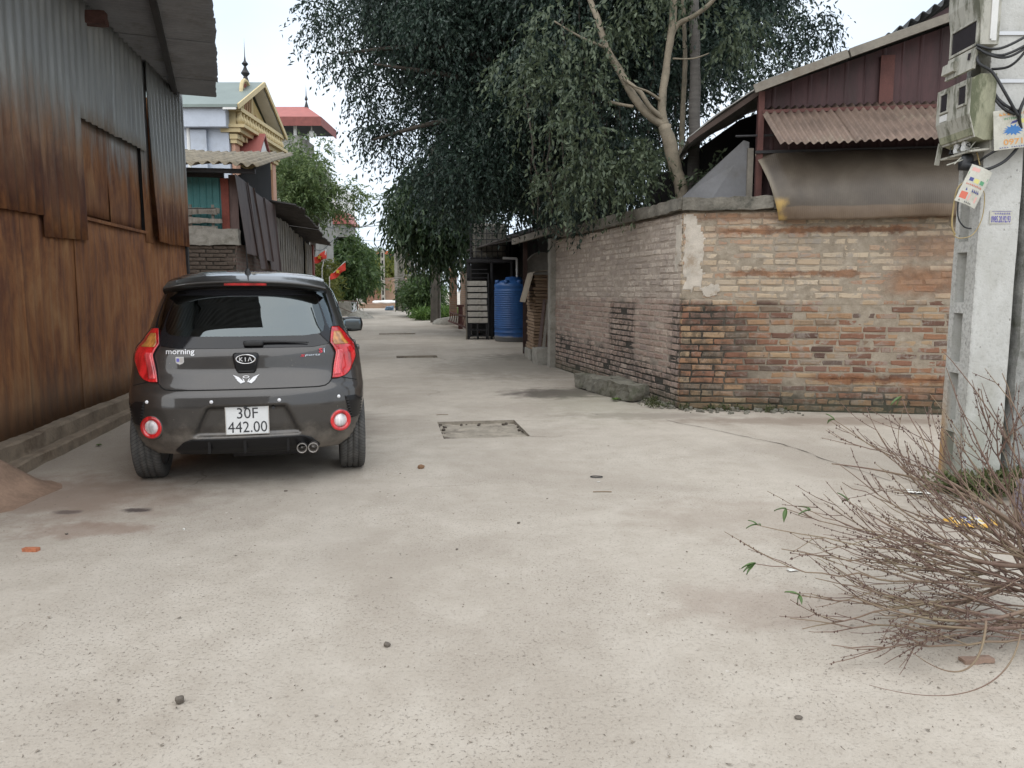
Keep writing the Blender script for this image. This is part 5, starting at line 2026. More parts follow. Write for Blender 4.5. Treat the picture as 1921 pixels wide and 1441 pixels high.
def placard(name, label, origin, rot, w, h, bend, marks, cat="sign"):
    """flat printed board: local x across, y up, facing +z of its own frame; marks are printed pieces"""
    o = thing(name, label, cat, origin)
    o.rotation_euler = rot
    bd = lambda x, y: bend * math.sin((x / w + 0.5) * math.pi) + 0.3 * bend * math.sin(y / h * 3.0)
    mb = MB()
    mb.sheet(lambda a, b: ((a - 0.5) * w, (b - 0.5) * h, bd((a - 0.5) * w, (b - 0.5) * h)), 14, 6, (0, 0, -0.0015))
    b = part("board", mb, M_CARD, o)
    for k, mk in enumerate(marks):
        mb = MB()
        if mk[0] == 'text':
            _, txt, cx, cy, tw, th, ink, bold = mk
            V, Fc = text_verts(txt, tw, th, 0, bold)
            mb.add([(cx - tw / 2 + v.x, cy - th / 2 + v.y, bd(cx - tw / 2 + v.x, cy - th / 2 + v.y) + 0.0012) for v in V], Fc)
        else:
            _, poly, ink = mk
            mb.add([(x, y, bd(x, y) + 0.0008 + 0.0001 * k) for x, y in poly], [tuple(range(len(poly)))])
        part("print", mb, M_INK[ink], b)
    return o


def blur_words(cx, cy, w, h, n, ink, seed=1):
    r = random.Random(seed)
    out = []
    x = cx - w / 2
    cell = w / n
    for i in range(n):
        if r.random() < 0.15:
            continue
        x0 = cx - w / 2 + i * cell
        q = cell * r.uniform(0.6, 0.8)
        hh = h * r.uniform(0.75, 1.0)
        out.append(('poly', [(x0, cy - h / 2), (x0 + q * 0.35, cy - h / 2), (x0 + q * 0.35, cy + hh / 2), (x0, cy + hh / 2)], ink))
        out.append(('poly', [(x0 + q * 0.36, cy - h / 2 * r.choice((1, 0.2))), (x0 + q, cy - h / 2), (x0 + q, cy - h / 6), (x0 + q * 0.36, cy + h / 8)], ink))
    return out


star = []
rs = random.Random(4)
for i in range(28):
    a = 2 * math.pi * i / 28
    k = (1.0 if i % 2 == 0 else 0.62) * rs.uniform(0.85, 1.1)
    star.append((-0.065 + 0.062 * k * math.cos(a) * 1.15, -0.006 + 0.034 * k * math.sin(a)))
marks = [('poly', star, 'blue'), ('text', "INTERNET - TRUYỀN HÌNH", 0.03, 0.067, 0.30, 0.019, 'green', 0.01),
         ('text', "0971.690", -0.005, -0.075, 0.245, 0.036, 'orange', 0.02),
         ('poly', [(-0.085, 0.030), (-0.045, 0.036), (-0.030, 0.052), (-0.070, 0.046)], 'navy'), ('poly', [(-0.03, 0.03), (0.012, 0.03), (0.012, 0.055), (-0.03, 0.055)], 'yellow'),
         ('poly', [(0.02, 0.035), (0.04, 0.05), (0.07, 0.05), (0.09, 0.035)], 'green')]
marks += blur_words(0.0, 0.092, 0.30, 0.018, 12, 'orange', 2)
for k in range(5):
    marks += blur_words(0.11, 0.020 - 0.016 * k, 0.15, 0.007, 11, 'black', k + 5)
marks += blur_words(0.0, -0.107, 0.32, 0.008, 22, 'navy', 12)
placard("advert_board", "bent pale advert board with a blue starburst wired to the whitish pole", at(1918, 240, 4.90), (R(90), R(-7), R(4)), 0.37, 0.235, 0.010, marks)
marks = [('poly', [(-0.062, 0.055), (0.062, 0.055), (0.062, 0.075), (-0.062, 0.075)], 'green'), ('poly', [(-0.045, 0.022), (-0.022, 0.022), (-0.022, 0.045), (-0.045, 0.045)], 'navy'),
         ('poly', [(-0.015, 0.018), (0.015, 0.018), (0.015, 0.045), (-0.015, 0.045)], 'yellow'), ('poly', [(0.022, 0.02), (0.048, 0.02), (0.048, 0.045), (0.022, 0.045)], 'green'),
         ('poly', [(-0.055, -0.095), (-0.015, -0.095), (-0.015, -0.050), (-0.055, -0.050)], 'red'), ('poly', [(-0.005, -0.095), (0.05, -0.095), (0.05, -0.055), (-0.005, -0.055)], 'pink'),
         ('poly', [(-0.055, 0.085), (-0.01, 0.085), (-0.01, 0.108), (-0.055, 0.108)], 'pink')]
marks += blur_words(0.0, 0.002, 0.10, 0.012, 9, 'red', 3) + blur_words(0.005, -0.030, 0.085, 0.020, 7, 'navy', 4) + blur_words(-0.01, -0.110, 0.08, 0.012, 7, 'black', 6)
placard("advert_card", "crumpled narrow advert card dangling below the lower meter box", at(1826, 350, 4.93), (R(84), R(24), R(-6)), 0.135, 0.245, 0.012, marks)
marks = [('text', "0985.20.92.93", 0.0, -0.014, 0.124, 0.042, 'violet', 0.02)] + blur_words(0.01, 0.022, 0.10, 0.012, 9, 'violet', 9) + [('poly', [(-0.06, 0.034), (0.064, 0.034), (0.064, 0.0365), (-0.06, 0.0365)], 'violet')]
placard("phone_number_sticker", "small sticker with a violet telephone number on the whitish pole's front", Vector((3.118, 4.9985, 1.765)), (R(90), 0, 0), 0.142, 0.084, 0.0, marks, "sticker")

# ================================================================ heap of pruned branches, foreground right
M_TWIG = Mat("reddish_twig_bark", rough=0.75)
_p = M_TWIG.pos()
_n = M_TWIG.noise(_p, 4, 4, 0.6)
M_TWIG.col(M_TWIG.ramp(M_TWIG.math('ADD', M_TWIG.math('MULTIPLY', _n, 0.7), M_TWIG.math('MULTIPLY', M_TWIG.island(), 0.3)), [(0.25, (0.11, 0.065, 0.052)), (0.45, (0.17, 0.108, 0.082)), (0.58, (0.21, 0.155, 0.10)), (0.75, (0.25, 0.215, 0.13))]))
M_TWIG = M_TWIG.m
M_BUD = simple("dry_bud", (0.09, 0.05, 0.04), 0.8)
M_FRESH = simple("fresh_leaf", (0.075, 0.135, 0.035), 0.5, var=0.3, sc=20)

brush = thing("pruned_branches", "tangled heap of bare reddish cut branches lying in front of the whitish pole", "branches", (2.05, 2.75, 0))
BO = Vector((2.05, 2.75, 0))
tips = [(1418, 1058, 2.85), (1420, 985, 3.0), (1475, 955, 3.15), (1520, 958, 3.1), (1466, 1030, 2.95), (1500, 1118, 2.75), (1565, 788, 3.35), (1575, 872, 3.4), (1580, 905, 3.5), (1640, 800, 3.5),
        (1692, 745, 3.45), (1765, 655, 3.2), (1590, 940, 3.3), (1640, 930, 3.4), (1482, 1160, 2.62), (1505, 1180, 2.6), (1560, 1210, 2.55), (1690, 1215, 2.5),
        (1725, 800, 3.4), (1775, 690, 3.0), (1840, 730, 2.95), (1880, 700, 2.9), (1600, 1100, 2.7), (1560, 1060, 2.9), (1680, 1010, 3.2), (1540, 1010, 3.1),
        (1700, 890, 3.6), (1790, 820, 3.4), (1850, 850, 3.3), (1900, 780, 3.2), (1630, 1150, 2.6), (1740, 1120, 2.9), (1915, 860, 3.0), (1660, 850, 3.25), (1600, 990, 2.8), (1720, 960, 2.7), (1530, 1085, 2.85), (1610, 1030, 3.05)]
rb = random.Random(11)
leafspots = []


def curve_pts(a, c, b, n):
    return [a * (1 - t) ** 2 + c * (2 * t * (1 - t)) + b * t * t for t in [k / n for k in range(n + 1)]]


def grow(mb, bud, a, b, r0, r1, depth, n=12):
    L = (b - a).length
    mid = a.lerp(b, 0.5) + Vector((rb.gauss(0, 0.07), rb.gauss(0, 0.07), rb.gauss(-0.06, 0.06))) * L
    mid.z = max(mid.z, 0.03)
    P = curve_pts(a, mid, b, n)
    for k in range(1, n):
        P[k] = P[k] + Vector((rb.gauss(0, 1), rb.gauss(0, 1), rb.gauss(0, 1))) * 0.004 * L
        P[k].z = max(P[k].z, 0.008)
    rad = [r0 + (r1 - r0) * (k / n) for k in range(n + 1)]
    mb.tube(P, rad, 5 if depth < 2 else 4, False)
    if bud is not None:
        for k in range(int(L / 0.045)):
            t = rb.uniform(0.25, 1.0)
            i = min(n - 1, int(t * n))
            q = P[i].lerp(P[i + 1], t * n - i) + Vector((rb.gauss(0, 1), rb.gauss(0, 1), rb.gauss(0, 1))).normalized() * (r1 + 0.002)
            s_ = rb.uniform(0.0022, 0.0045)
            bud.add([q + Vector((s_, 0, 0)), q + Vector((-s_, 0, 0)), q + Vector((0, s_, 0)), q + Vector((0, -s_, 0)), q + Vector((0, 0, 1.6 * s_)), q + Vector((0, 0, -1.4 * s_))],
                    [(0, 2, 4), (2, 1, 4), (1, 3, 4), (3, 0, 4), (2, 0, 5), (1, 2, 5), (3, 1, 5), (0, 3, 5)])
    return P


for i, tp_ in enumerate(tips):
    mb, bud = MB(), MB()
    tip = at(*tp_) - BO
    bs = Vector((2.08 + rb.uniform(-0.10, 0.18), 2.72 + rb.uniform(-0.22, 0.30), rb.uniform(0.04, 0.20))) - BO
    if tip.z > 0.35:
        bs.z += 0.08
    L = (tip - bs).length
    P = grow(mb, None, bs, tip, 0.0052 + 0.002 * rb.random(), 0.0016, 0, 16)
    d = (tip - bs).normalized()
    nt_ = int(7 + 4 * rb.random())
    for k in range(nt_):
        t = rb.uniform(0.12, 0.92)
        j = min(15, int(t * 16))
        a = P[j]
        dj = (P[j + 1] - P[j]).normalized()
        side = Vector((rb.gauss(0, 1), rb.gauss(0, 1), rb.gauss(0.25, 0.9)))
        side = (side - dj * side.dot(dj)).normalized()
        ln = rb.uniform(0.14, 0.50) * (1.15 - 0.6 * t)
        b = a + (dj * 0.92 + side * rb.uniform(0.25, 0.6)).normalized() * ln
        b.z = max(b.z, 0.012)
        Q = grow(mb, bud, a, b, 0.0030 - 0.0008 * t, 0.0011, 1, 7)
        for kk in range(rb.randrange(0, 3)):
            q = Q[rb.randrange(2, 6)]
            side = Vector((rb.gauss(0, 1), rb.gauss(0, 1), rb.gauss(0.2, 0.9))).normalized()
            e = q + ((b - a).normalized() + side * 0.5).normalized() * rb.uniform(0.06, 0.2)
            e.z = max(e.z, 0.01)
            grow(mb, bud, q, e, 0.0017, 0.0010, 2, 4)
    br = part("branch", mb, M_TWIG, brush, True)
    part("buds", bud, M_BUD, br, kind="stuff")
    if i in (0, 1, 2, 3, 5, 6, 10, 12):
        leafspots.append((br, tip, d))
# thick limbs near the cut ends and loops touching the ground
for a, c, b, r0 in ((at(1930, 1010, 2.9), at(1800, 900, 3.2), at(1700, 868, 3.3), 0.011), (at(1960, 1040, 2.75), at(1850, 900, 3.2), at(1560, 870, 3.45), 0.010), (at(1935, 1172, 2.6), at(1850, 1190, 2.55), at(1690, 1165, 2.6), 0.009),
                    (at(1935, 1140, 2.65), at(1800, 1200, 2.55), at(1600, 1120, 2.6), 0.008), (at(1850, 1165, 2.5), at(1840, 1330, 2.33), at(1700, 1215, 2.5), 0.0045), (at(1915, 1185, 2.45), at(1890, 1360, 2.15), at(1630, 1285, 2.35), 0.003),
                    (at(1935, 1120, 2.75), at(1905, 1010, 2.9), at(1900, 900, 3.0), 0.009), (at(1930, 1060, 2.8), at(1830, 1075, 2.8), at(1640, 970, 3.0), 0.010)):
    mb = MB()
    P = curve_pts(a - BO, c - BO, b - BO, 20)
    for q in P:
        q.z = max(q.z, 0.008)
    mb.tube(P, [r0 * (1 - 0.75 * k / 20) for k in range(21)], 7)
    part("limb", mb, M_TWIG, brush, True)
for (br, tip, d) in leafspots:
    for k in range(rb.randrange(2, 4)):
        mb = MB()
        L = rb.uniform(0.035, 0.06)
        dd = (d + Vector((rb.gauss(0, 0.7), rb.gauss(0, 0.7), rb.gauss(-0.2, 0.6)))).normalized()
        sd_ = dd.cross(Vector((0, 0, 1))).normalized()
        up = sd_.cross(dd)

        def lf(a, b):
            w = math.sin(max(0.02, b) ** 0.8 * math.pi) * 0.16 * L + 0.0004
            return tip + dd * (b * L) + sd_ * ((a * 2 - 1) * w) + up * (abs(a * 2 - 1) * 0.10 * L - 0.35 * L * b * b)
        mb.grid(lf, 4, 7)
        part("leaf", mb, M_FRESH, br, True)

# ================================================================ trees
def leaf_mat(name, stops, rough=0.45, trans=0.25):
    m = Mat(name, rough=rough, spec=0.4)
    p = m.pos()
    f = m.math('ADD', m.math('MULTIPLY', m.island(), 0.55), m.math('MULTIPLY', m.noise(p, 0.9, 3), 0.45))
    c = m.ramp(f, stops)
    m.col(c)
    tl = m.n("ShaderNodeBsdfTranslucent")
    m.nt.links.new(c, tl.inputs[0])
    mx = m.n("ShaderNodeMixShader")
    mx.inputs[0].default_value = trans
    m.nt.links.new(m.b.outputs[0], mx.inputs[1])
    m.nt.links.new(tl.outputs[0], mx.inputs[2])
    m.nt.links.new(mx.outputs[0], m.nt.nodes["Material Output"].inputs["Surface"])
    return m.m


M_LEAF_DK = leaf_mat("dark_fig_leaf", [(0.2, (0.019, 0.034, 0.027)), (0.5, (0.033, 0.056, 0.043)), (0.75, (0.052, 0.082, 0.058)), (0.95, (0.082, 0.113, 0.070))])
M_LEAF_MID = leaf_mat("mid_green_leaf", [(0.2, (0.045, 0.085, 0.030)), (0.5, (0.075, 0.125, 0.042)), (0.8, (0.115, 0.17, 0.055))], trans=0.35)
M_LEAF_LT = leaf_mat("light_green_leaf", [(0.2, (0.07, 0.115, 0.042)), (0.5, (0.115, 0.17, 0.062)), (0.8, (0.18, 0.235, 0.085))], trans=0.4)
M_LEAF_YL = leaf_mat("yellowish_leaf", [(0.2, (0.10, 0.13, 0.03)), (0.5, (0.16, 0.18, 0.04)), (0.8, (0.23, 0.23, 0.06))], trans=0.35)
M_GRASS = leaf_mat("weed_leaf", [(0.2, (0.06, 0.11, 0.025)), (0.5, (0.10, 0.18, 0.04)), (0.8, (0.16, 0.25, 0.06))], trans=0.35)
M_BARK_PALE = simple("pale_smooth_bark", (0.225, 0.19, 0.14), 0.85, var=0.3, sc=9, bump=0.4, dirt=(0.12, 0.11, 0.075))
M_BARK_DK = simple("dark_bark", (0.075, 0.062, 0.05), 0.9, var=0.35, sc=9, bump=0.5)


def in_poly(x, y, poly):
    c = False
    n = len(poly)
    for i in range(n):
        x1, y1 = poly[i]
        x2, y2 = poly[(i + 1) % n]
        if (y1 > y) != (y2 > y) and x < (x2 - x1) * (y - y1) / (y2 - y1) + x1:
            c = not c
    return c


def clumps_in(poly, n, depth, rad, seed, margin=0):
    """clump centres spread through a crown volume"""
    r = random.Random(seed)
    xs = [p[0] for p in poly]
    ys_ = [p[1] for p in poly]
    out = []
    tries = 0
    while len(out) < n and tries < 20000:
        tries += 1
        x, y = r.uniform(min(xs), max(xs)), r.uniform(min(ys_), max(ys_))
        if not in_poly(x, y, poly):
            continue
        d0, d1 = depth(x) if callable(depth) else depth
        Y = r.uniform(d0, d1)
        s_ = r.uniform(0.75, 1.25) * rad
        out.append((at(x, y, Y), s_))
    return out


def leaf_cloud(clumps, twigs, per, L, leaf, aspect, droop, seed, flat=0.75):
    """leaves strung along twigs that leave each clump: returns vertex and quad arrays"""
    g = np.random.default_rng(seed)
    C = np.array([tuple(c[0]) for c in clumps], dtype=np.float64)
    S = np.array([c[1] for c in clumps])
    N = len(clumps) * twigs
    ci = np.repeat(np.arange(len(clumps)), twigs)
    u = g.normal(size=(N, 3))
    u /= np.linalg.norm(u, axis=1, keepdims=True)
    rad = g.random(N) ** 0.45
    root = C[ci] + u * (S[ci] * rad)[:, None] * np.array([1, 1, flat])
    d = 0.7 * u + 0.7 * g.normal(size=(N, 3)) * 0.6 + np.array([0, 0, -droop * 0.55])
    d /= np.linalg.norm(d, axis=1, keepdims=True)
    tl = L * g.uniform(0.5, 1.2, N)
    t = (np.arange(per) + 0.5) / per
    T = np.tile(t, (N, 1)) + g.uniform(-0.03, 0.03, (N, per))
    pos = root[:, None, :] + d[:, None, :] * (T * tl[:, None])[:, :, None]
    pos[:, :, 2] -= droop * (T ** 2) * tl[:, None] * 0.6
    M_ = N * per
    pos = pos.reshape(M_, 3)
    dl = np.repeat(d, per, axis=0) * 0.55 + g.normal(size=(M_, 3)) * 0.55 + np.array([0, 0, -droop * 0.7])
    dl /= np.linalg.norm(dl, axis=1, keepdims=True)
    ref = g.normal(size=(M_, 3)) * 0.8 + np.array([0, 0, 1.0])
    sd_ = np.cross(dl, ref)
    sd_ /= (np.linalg.norm(sd_, axis=1, keepdims=True) + 1e-9)
    up = np.cross(sd_, dl)
    ln = leaf * g.uniform(0.7, 1.25, M_)
    w = ln * aspect * 0.5
    V = np.empty((M_, 4, 3))
    V[:, 0] = pos
    V[:, 1] = pos + dl * (ln * 0.45)[:, None] + sd_ * w[:, None] + up * (ln * 0.06)[:, None]
    V[:, 2] = pos + dl * ln[:, None] - up * (ln * 0.10)[:, None]
    V[:, 3] = pos + dl * (ln * 0.45)[:, None] - sd_ * w[:, None] + up * (ln * 0.06)[:, None]
    F = np.arange(M_ * 4).reshape(M_, 4)
    return V.reshape(-1, 3), F, root


def crown(parent, clumps, twigs, per, L, leaf, aspect, droop, seed, mat, flat=0.75, name="crown"):
    V, F, root = leaf_cloud(clumps, twigs, per, L, leaf, aspect, droop, seed, flat)
    V = V - np.array(tuple(parent.location))
    o = link(name, np_mesh(name, V, F), mat, parent)
    return o


def limb_mesh(parent, paths, n=8):
    """each path: list of (point, radius) -> tapered, slightly crooked limb"""
    mb = MB()
    for path in paths:
        P, Rr = [], []
        pts = [Vector(p[0]) for p in path]
        rs_ = [p[1] for p in path]
        for i in range(len(pts) - 1):
            p0, p1, p2_, p3 = pts[max(i - 1, 0)], pts[i], pts[i + 1], pts[min(i + 2, len(pts) - 1)]
            for k in range(5):
                t = k / 5
                q = 0.5 * ((2 * p1) + (p2_ - p0) * t + (2 * p0 - 5 * p1 + 4 * p2_ - p3) * t * t + (3 * p1 - p0 - 3 * p2_ + p3) * t ** 3)
                rr = rs_[i] * (1 - t) + rs_[i + 1] * t
                P.append(q + Vector((fbm(q, 3), fbm(q + Vector((4, 4, 4)), 3), 0)) * rr * 0.35 - parent.location)
                Rr.append(rr * (1 + 0.12 * fbm(q, 6)))
        P.append(pts[-1] - parent.location)
        Rr.append(rs_[-1])
        mb.tube(P, Rr, n)
    return mb


# ---- pale forked tree just behind the wall's corner
T0 = Vector((2.16, 9.62, 0))
forked = thing("forked_tree", "pale-barked forked tree rising behind the corner of the brick wall", "tree", T0)
Y = 9.6
fork = at(1247, 236, Y)
part("trunk", limb_mesh(forked, [[(T0, 0.12), (Vector((2.12, 9.62, 1.2)), 0.10), (at(1281, 372, 9.6), 0.088), (at(1265, 300, 9.6), 0.080), (fork, 0.080)]], 12), M_BARK_PALE, forked, True)
for path in ([(fork, 0.062), (at(1240, 195, Y), 0.05), (at(1251, 120, Y), 0.045), (at(1257, 72, Y), 0.045), (at(1262, 20, Y), 0.042), (at(1266, -80, Y), 0.03)],
             [(at(1258, 70, Y), 0.036), (at(1272, 45, Y), 0.030), (at(1305, 28, Y - 0.1), 0.027), (at(1345, -8, Y - 0.2), 0.024), (at(1380, -70, Y - 0.3), 0.02)],
             [(fork, 0.06), (at(1205, 205, Y), 0.052), (at(1165, 140, Y + 0.1), 0.045), (at(1140, 90, Y + 0.2), 0.04), (at(1118, 30, Y + 0.3), 0.036), (at(1095, -40, Y + 0.4), 0.03)],
             [(at(1249, 228, Y), 0.034), (at(1218, 200, Y - 0.1), 0.028), (at(1198, 170, Y - 0.1), 0.025), (at(1170, 148, Y), 0.02)],
             [(at(1240, 190, Y), 0.018), (at(1215, 172, Y - 0.2), 0.014), (at(1185, 160, Y - 0.3), 0.010), (at(1165, 140, Y - 0.3), 0.006)],
             [(at(1188, 200, Y), 0.02), (at(1160, 195, Y), 0.02), (at(1142, 190, Y), 0.018)],
             [(at(1262, 110, Y), 0.012), (at(1300, 110, Y), 0.009), (at(1330, 100, Y), 0.006)],
             [(at(1140, 90, Y + 0.2), 0.02), (at(1090, 70, Y + 0.2), 0.014), (at(1040, 40, Y + 0.2), 0.01)]):
    part("limb", limb_mesh(forked, [path], 8), M_BARK_PALE, forked, True)
fc = [(at(x, y, Yy), r) for (x, y, Yy, r) in ((1090, 150, 9.6, 0.4), (1060, 60, 9.6, 0.45), (1150, 60, 9.8, 0.35), (1085, 260, 9.5, 0.4), (1150, 290, 9.4, 0.35), (1020, 200, 9.7, 0.45), (1190, 320, 9.5, 0.28), (1110, 330, 9.6, 0.35), (1230, 285, 9.9, 0.25), (1340, 330, 9.3, 0.12), (1380, 60, 9.7, 0.35), (1290, -30, 9.5, 0.4), (1210, -20, 9.7, 0.35), (980, 120, 9.8, 0.4), (1050, 340, 10.0, 0.35))]
crown(forked, fc, 52, 11, 0.38, 0.075, 0.42, 0.8, 21, leaf_mat("grey_green_leaf", [(0.2, (0.045, 0.066, 0.04)), (0.5, (0.075, 0.10, 0.058)), (0.8, (0.12, 0.15, 0.085))]))

# ---- straight slim trunk beside it
S0 = Vector((2.36, 10.05, 0))
slim = thing("straight_trunk_tree", "tall straight slim trunk with ringed bark right of the forked tree", "tree", S0)
part("trunk", limb_mesh(slim, [[(S0, 0.085), (at(1300, 372, 10.05), 0.078), (at(1303, 200, 10.05), 0.07), (at(1303, 0, 10.05), 0.062), (at(1302, -250, 10.05), 0.05)]], 12), simple("ringed_grey_bark", (0.115, 0.105, 0.095), 0.9, var=0.35, sc=3, bump=0.5, stretch=(1, 1, 9)), slim, True)
part("stem", limb_mesh(slim, [[(Vector((2.2, 10.3, 0)), 0.04), (at(1280, 230, 10.3), 0.034), (at(1285, 100, 10.3), 0.03), (at(1278, -60, 10.3), 0.022)]], 8), M_BARK_PALE, slim, True)
crown(slim, [(at(1300 + dx, -330 + dy, 10.0), 0.6) for dx, dy in ((0, 0), (70, 40), (-80, 30), (10, -60))], 60, 10, 0.5, 0.10, 0.4, 0.9, 5, M_LEAF_DK)

# ---- the great dark tree overhanging the lane
G0 = Vector((1.55, 13.4, 0))
great = thing("great_fig_tree", "huge dense dark-green tree overhanging the lane from behind the brick wall", "tree", G0)
poly = [(660, 10), (680, 75), (730, 130), (755, 185), (790, 230), (820, 270), (830, 330), (900, 345), (960, 345), (1040, 330), (1150, 300), (1230, 275), (1270, 250), (1300, 180), (1360, 100), (1420, 50), (1450, -20), (1460, -110), (1380, -230), (1200, -280), (900, -290), (760, -230), (680, -120)]
dep = lambda x: (11.4, 15.8) if x < 1000 else (10.4, 14.5)
cl = clumps_in(poly, 300, dep, 0.52, 3)
crown(great, cl, 76, 12, 0.48, 0.074, 0.42, 0.8, 31, M_LEAF_DK)
# darker inner mass further back
inner = [(740, 30), (820, 180), (860, 290), (1000, 310), (1220, 250), (1320, 60), (1370, -60), (1250, -200), (900, -220), (780, -120)]
cl2 = clumps_in(inner, 95, (14.0, 17.0), 0.7, 9)
crown(great, cl2, 40, 10, 0.6, 0.15, 0.45, 0.6, 33, M_LEAF_DK, name="inner_crown")
cl4 = clumps_in([(900, 290), (1060, 300), (1060, 385), (1000, 370), (930, 340)], 20, (15.5, 19.0), 0.45, 19)
crown(great, cl4, 40, 10, 0.5, 0.13, 0.42, 0.8, 37, M_LEAF_DK, name="low_crown")
# loose outlying sprays on the left and right edge
edge = [(620, 60, 12.0, 0.3), (605, 25, 12.2, 0.25), (600, 0, 12.2, 0.2), (645, 105, 12.2, 0.3), (675, 150, 12.4, 0.25), (690, 235, 12.6, 0.2), (715, 245, 12.5, 0.25), (745, 255, 12.6, 0.25), (700, 190, 12.6, 0.2), (780, 320, 13, 0.3), (800, 360, 13, 0.3), (850, 370, 13, 0.3), (910, 380, 12.5, 0.3), (980, 375, 12.2, 0.3), (1520, 30, 12.5, 0.3), (1500, 80, 12.5, 0.25), (1450, 125, 12, 0.25), (1410, 155, 11.5, 0.2), (1540, 60, 12.8, 0.2), (1470, 60, 12.5, 0.3)]
crown(great, [(at(x, y, Yy), r) for x, y, Yy, r in edge], 46, 10, 0.5, 0.078, 0.40, 0.8, 35, M_LEAF_DK, name="outer_spray")
tr = [[(G0, 0.30), (Vector((1.5, 13.3, 1.5)), 0.24), (Vector((1.3, 13.2, 3.0)), 0.2), (Vector((0.9, 13.2, 4.6)), 0.14)]]
part("trunk", limb_mesh(great, tr, 12), M_BARK_DK, great, True)
rg = random.Random(5)
for (a, b) in (((1120, 300), (900, 150)), ((1080, 250), (700, 120)), ((1150, 260), (1300, 40)), ((1020, 200), (820, -60)), ((1040, 300), (800, 330)), ((1000, 140), (640, 100)), ((1010, 250), (700, 262)), ((1220, 200), (1450, 80))):
    A, B = at(*a, 13.0), at(*b, 12.3)
    mid = A.lerp(B, 0.5) + Vector((0, 0, 0.25))
    part("limb", limb_mesh(great, [[(A, 0.075), (mid, 0.05), (B, 0.015)]], 7), M_BARK_DK, great, True)
mb = MB()
for k in range(46):      # hanging roots and thin stems in the shade
    x = rg.uniform(1000, 1290)
    Yr = rg.uniform(10.6, 12.6)
    top_, bot = at(x + rg.uniform(-25, 25), rg.uniform(-40, 160), Yr), at(x, rg.uniform(330, 420), Yr)
    if x > 1200:
        bot = at(x, 330, Yr)
    P = [(top_.lerp(bot, t) + Vector((fbm((k, t * 3, 1)) * 0.08, fbm((k, t * 3, 2)) * 0.08, 0))) - G0 for t in np.linspace(0, 1, 9)]
    mb.tube(P, [rg.uniform(0.006, 0.016)] * 9, 5)
part("hanging_roots", mb, M_BARK_DK, great, kind="stuff")
# low undergrowth of the same shade behind the wall
lowp = [(1050, 420), (1060, 330), (1150, 300), (1230, 310), (1262, 372), (1180, 400), (1110, 425)]
cl3 = clumps_in(lowp, 26, (10.9, 13.2), 0.28, 4)
u0 = Vector((1.6, 12.0, 0))
und = thing("wall_shrub", "dusky straggling shrub crowding the top of the brick wall's lane side", "shrub", u0)
crown(und, cl3, 40, 9, 0.4, 0.075, 0.4, 0.9, 8, M_LEAF_DK)
part("stem", limb_mesh(und, [[(u0, 0.05), (Vector((1.5, 12.0, 1.4)), 0.04), (at(1150, 360, 12), 0.025)], [(u0, 0.04), (Vector((1.3, 12.2, 1.4)), 0.035), (at(1090, 380, 12.3), 0.02)]], 7), M_BARK_DK, und, True)

# ---- drooping tree further down on the right
D0 = Vector((-0.9, 25.5, 0))
droopt = thing("drooping_tree", "tree with long drooping dark leaves hanging over the far post on the right", "tree", D0)
pd = [(770, 350), (790, 315), (850, 330), (880, 370), (870, 410), (850, 435), (825, 455), (800, 440), (785, 410), (765, 380)]
crown(droopt, clumps_in(pd, 62, (22.5, 26.5), 0.62, 6), 40, 10, 0.8, 0.22, 0.30, 1.3, 41, leaf_mat("long_green_leaf", [(0.2, (0.022, 0.045, 0.022)), (0.5, (0.042, 0.075, 0.034)), (0.8, (0.085, 0.125, 0.055))]))
part("trunk", limb_mesh(droopt, [[(D0, 0.2), (Vector((-1.0, 25.4, 2.0)), 0.16), (at(850, 430, 25), 0.12), (at(820, 380, 24.5), 0.06)], [(at(850, 430, 25), 0.08), (at(880, 380, 24.5), 0.04)]], 8), M_BARK_DK, droopt, True)

# ---- light green tree beyond the plank shed, left
L0 = Vector((-7.9, 30.0, 0))
lt = thing("light_green_tree", "airy light-green tree growing beyond the plank shed on the left", "tree", L0)
pl2 = [(520, 335), (530, 300), (555, 290), (590, 298), (618, 330), (635, 345), (630, 372), (610, 395), (590, 405), (560, 385), (530, 365)]
crown(lt, clumps_in(pl2, 50, (28, 31.5), 0.5, 7), 24, 9, 0.55, 0.17, 0.34, 0.5, 43, M_LEAF_LT)
crown(lt, [(at(x, y, 29), r) for x, y, r in ((668, 370, 0.5), (685, 372, 0.35), (645, 400, 0.5), (660, 350, 0.35), (560, 265, 0.3), (600, 280, 0.4))], 26, 9, 0.5, 0.15, 0.34, 0.5, 44, M_LEAF_LT, name="outer_spray")
part("trunk", limb_mesh(lt, [[(L0, 0.16), (Vector((-7.7, 29.9, 2.2)), 0.13), (at(590, 430, 29.8), 0.10), (at(605, 385, 29.6), 0.07), (at(600, 320, 29.4), 0.035)], [(at(590, 430, 29.8), 0.07), (at(570, 380, 29.5), 0.05), (at(545, 320, 29.2), 0.025)], [(at(605, 385, 29.6), 0.05), (at(635, 350, 29.2), 0.03)]], 8), M_BARK_DK, lt, True)

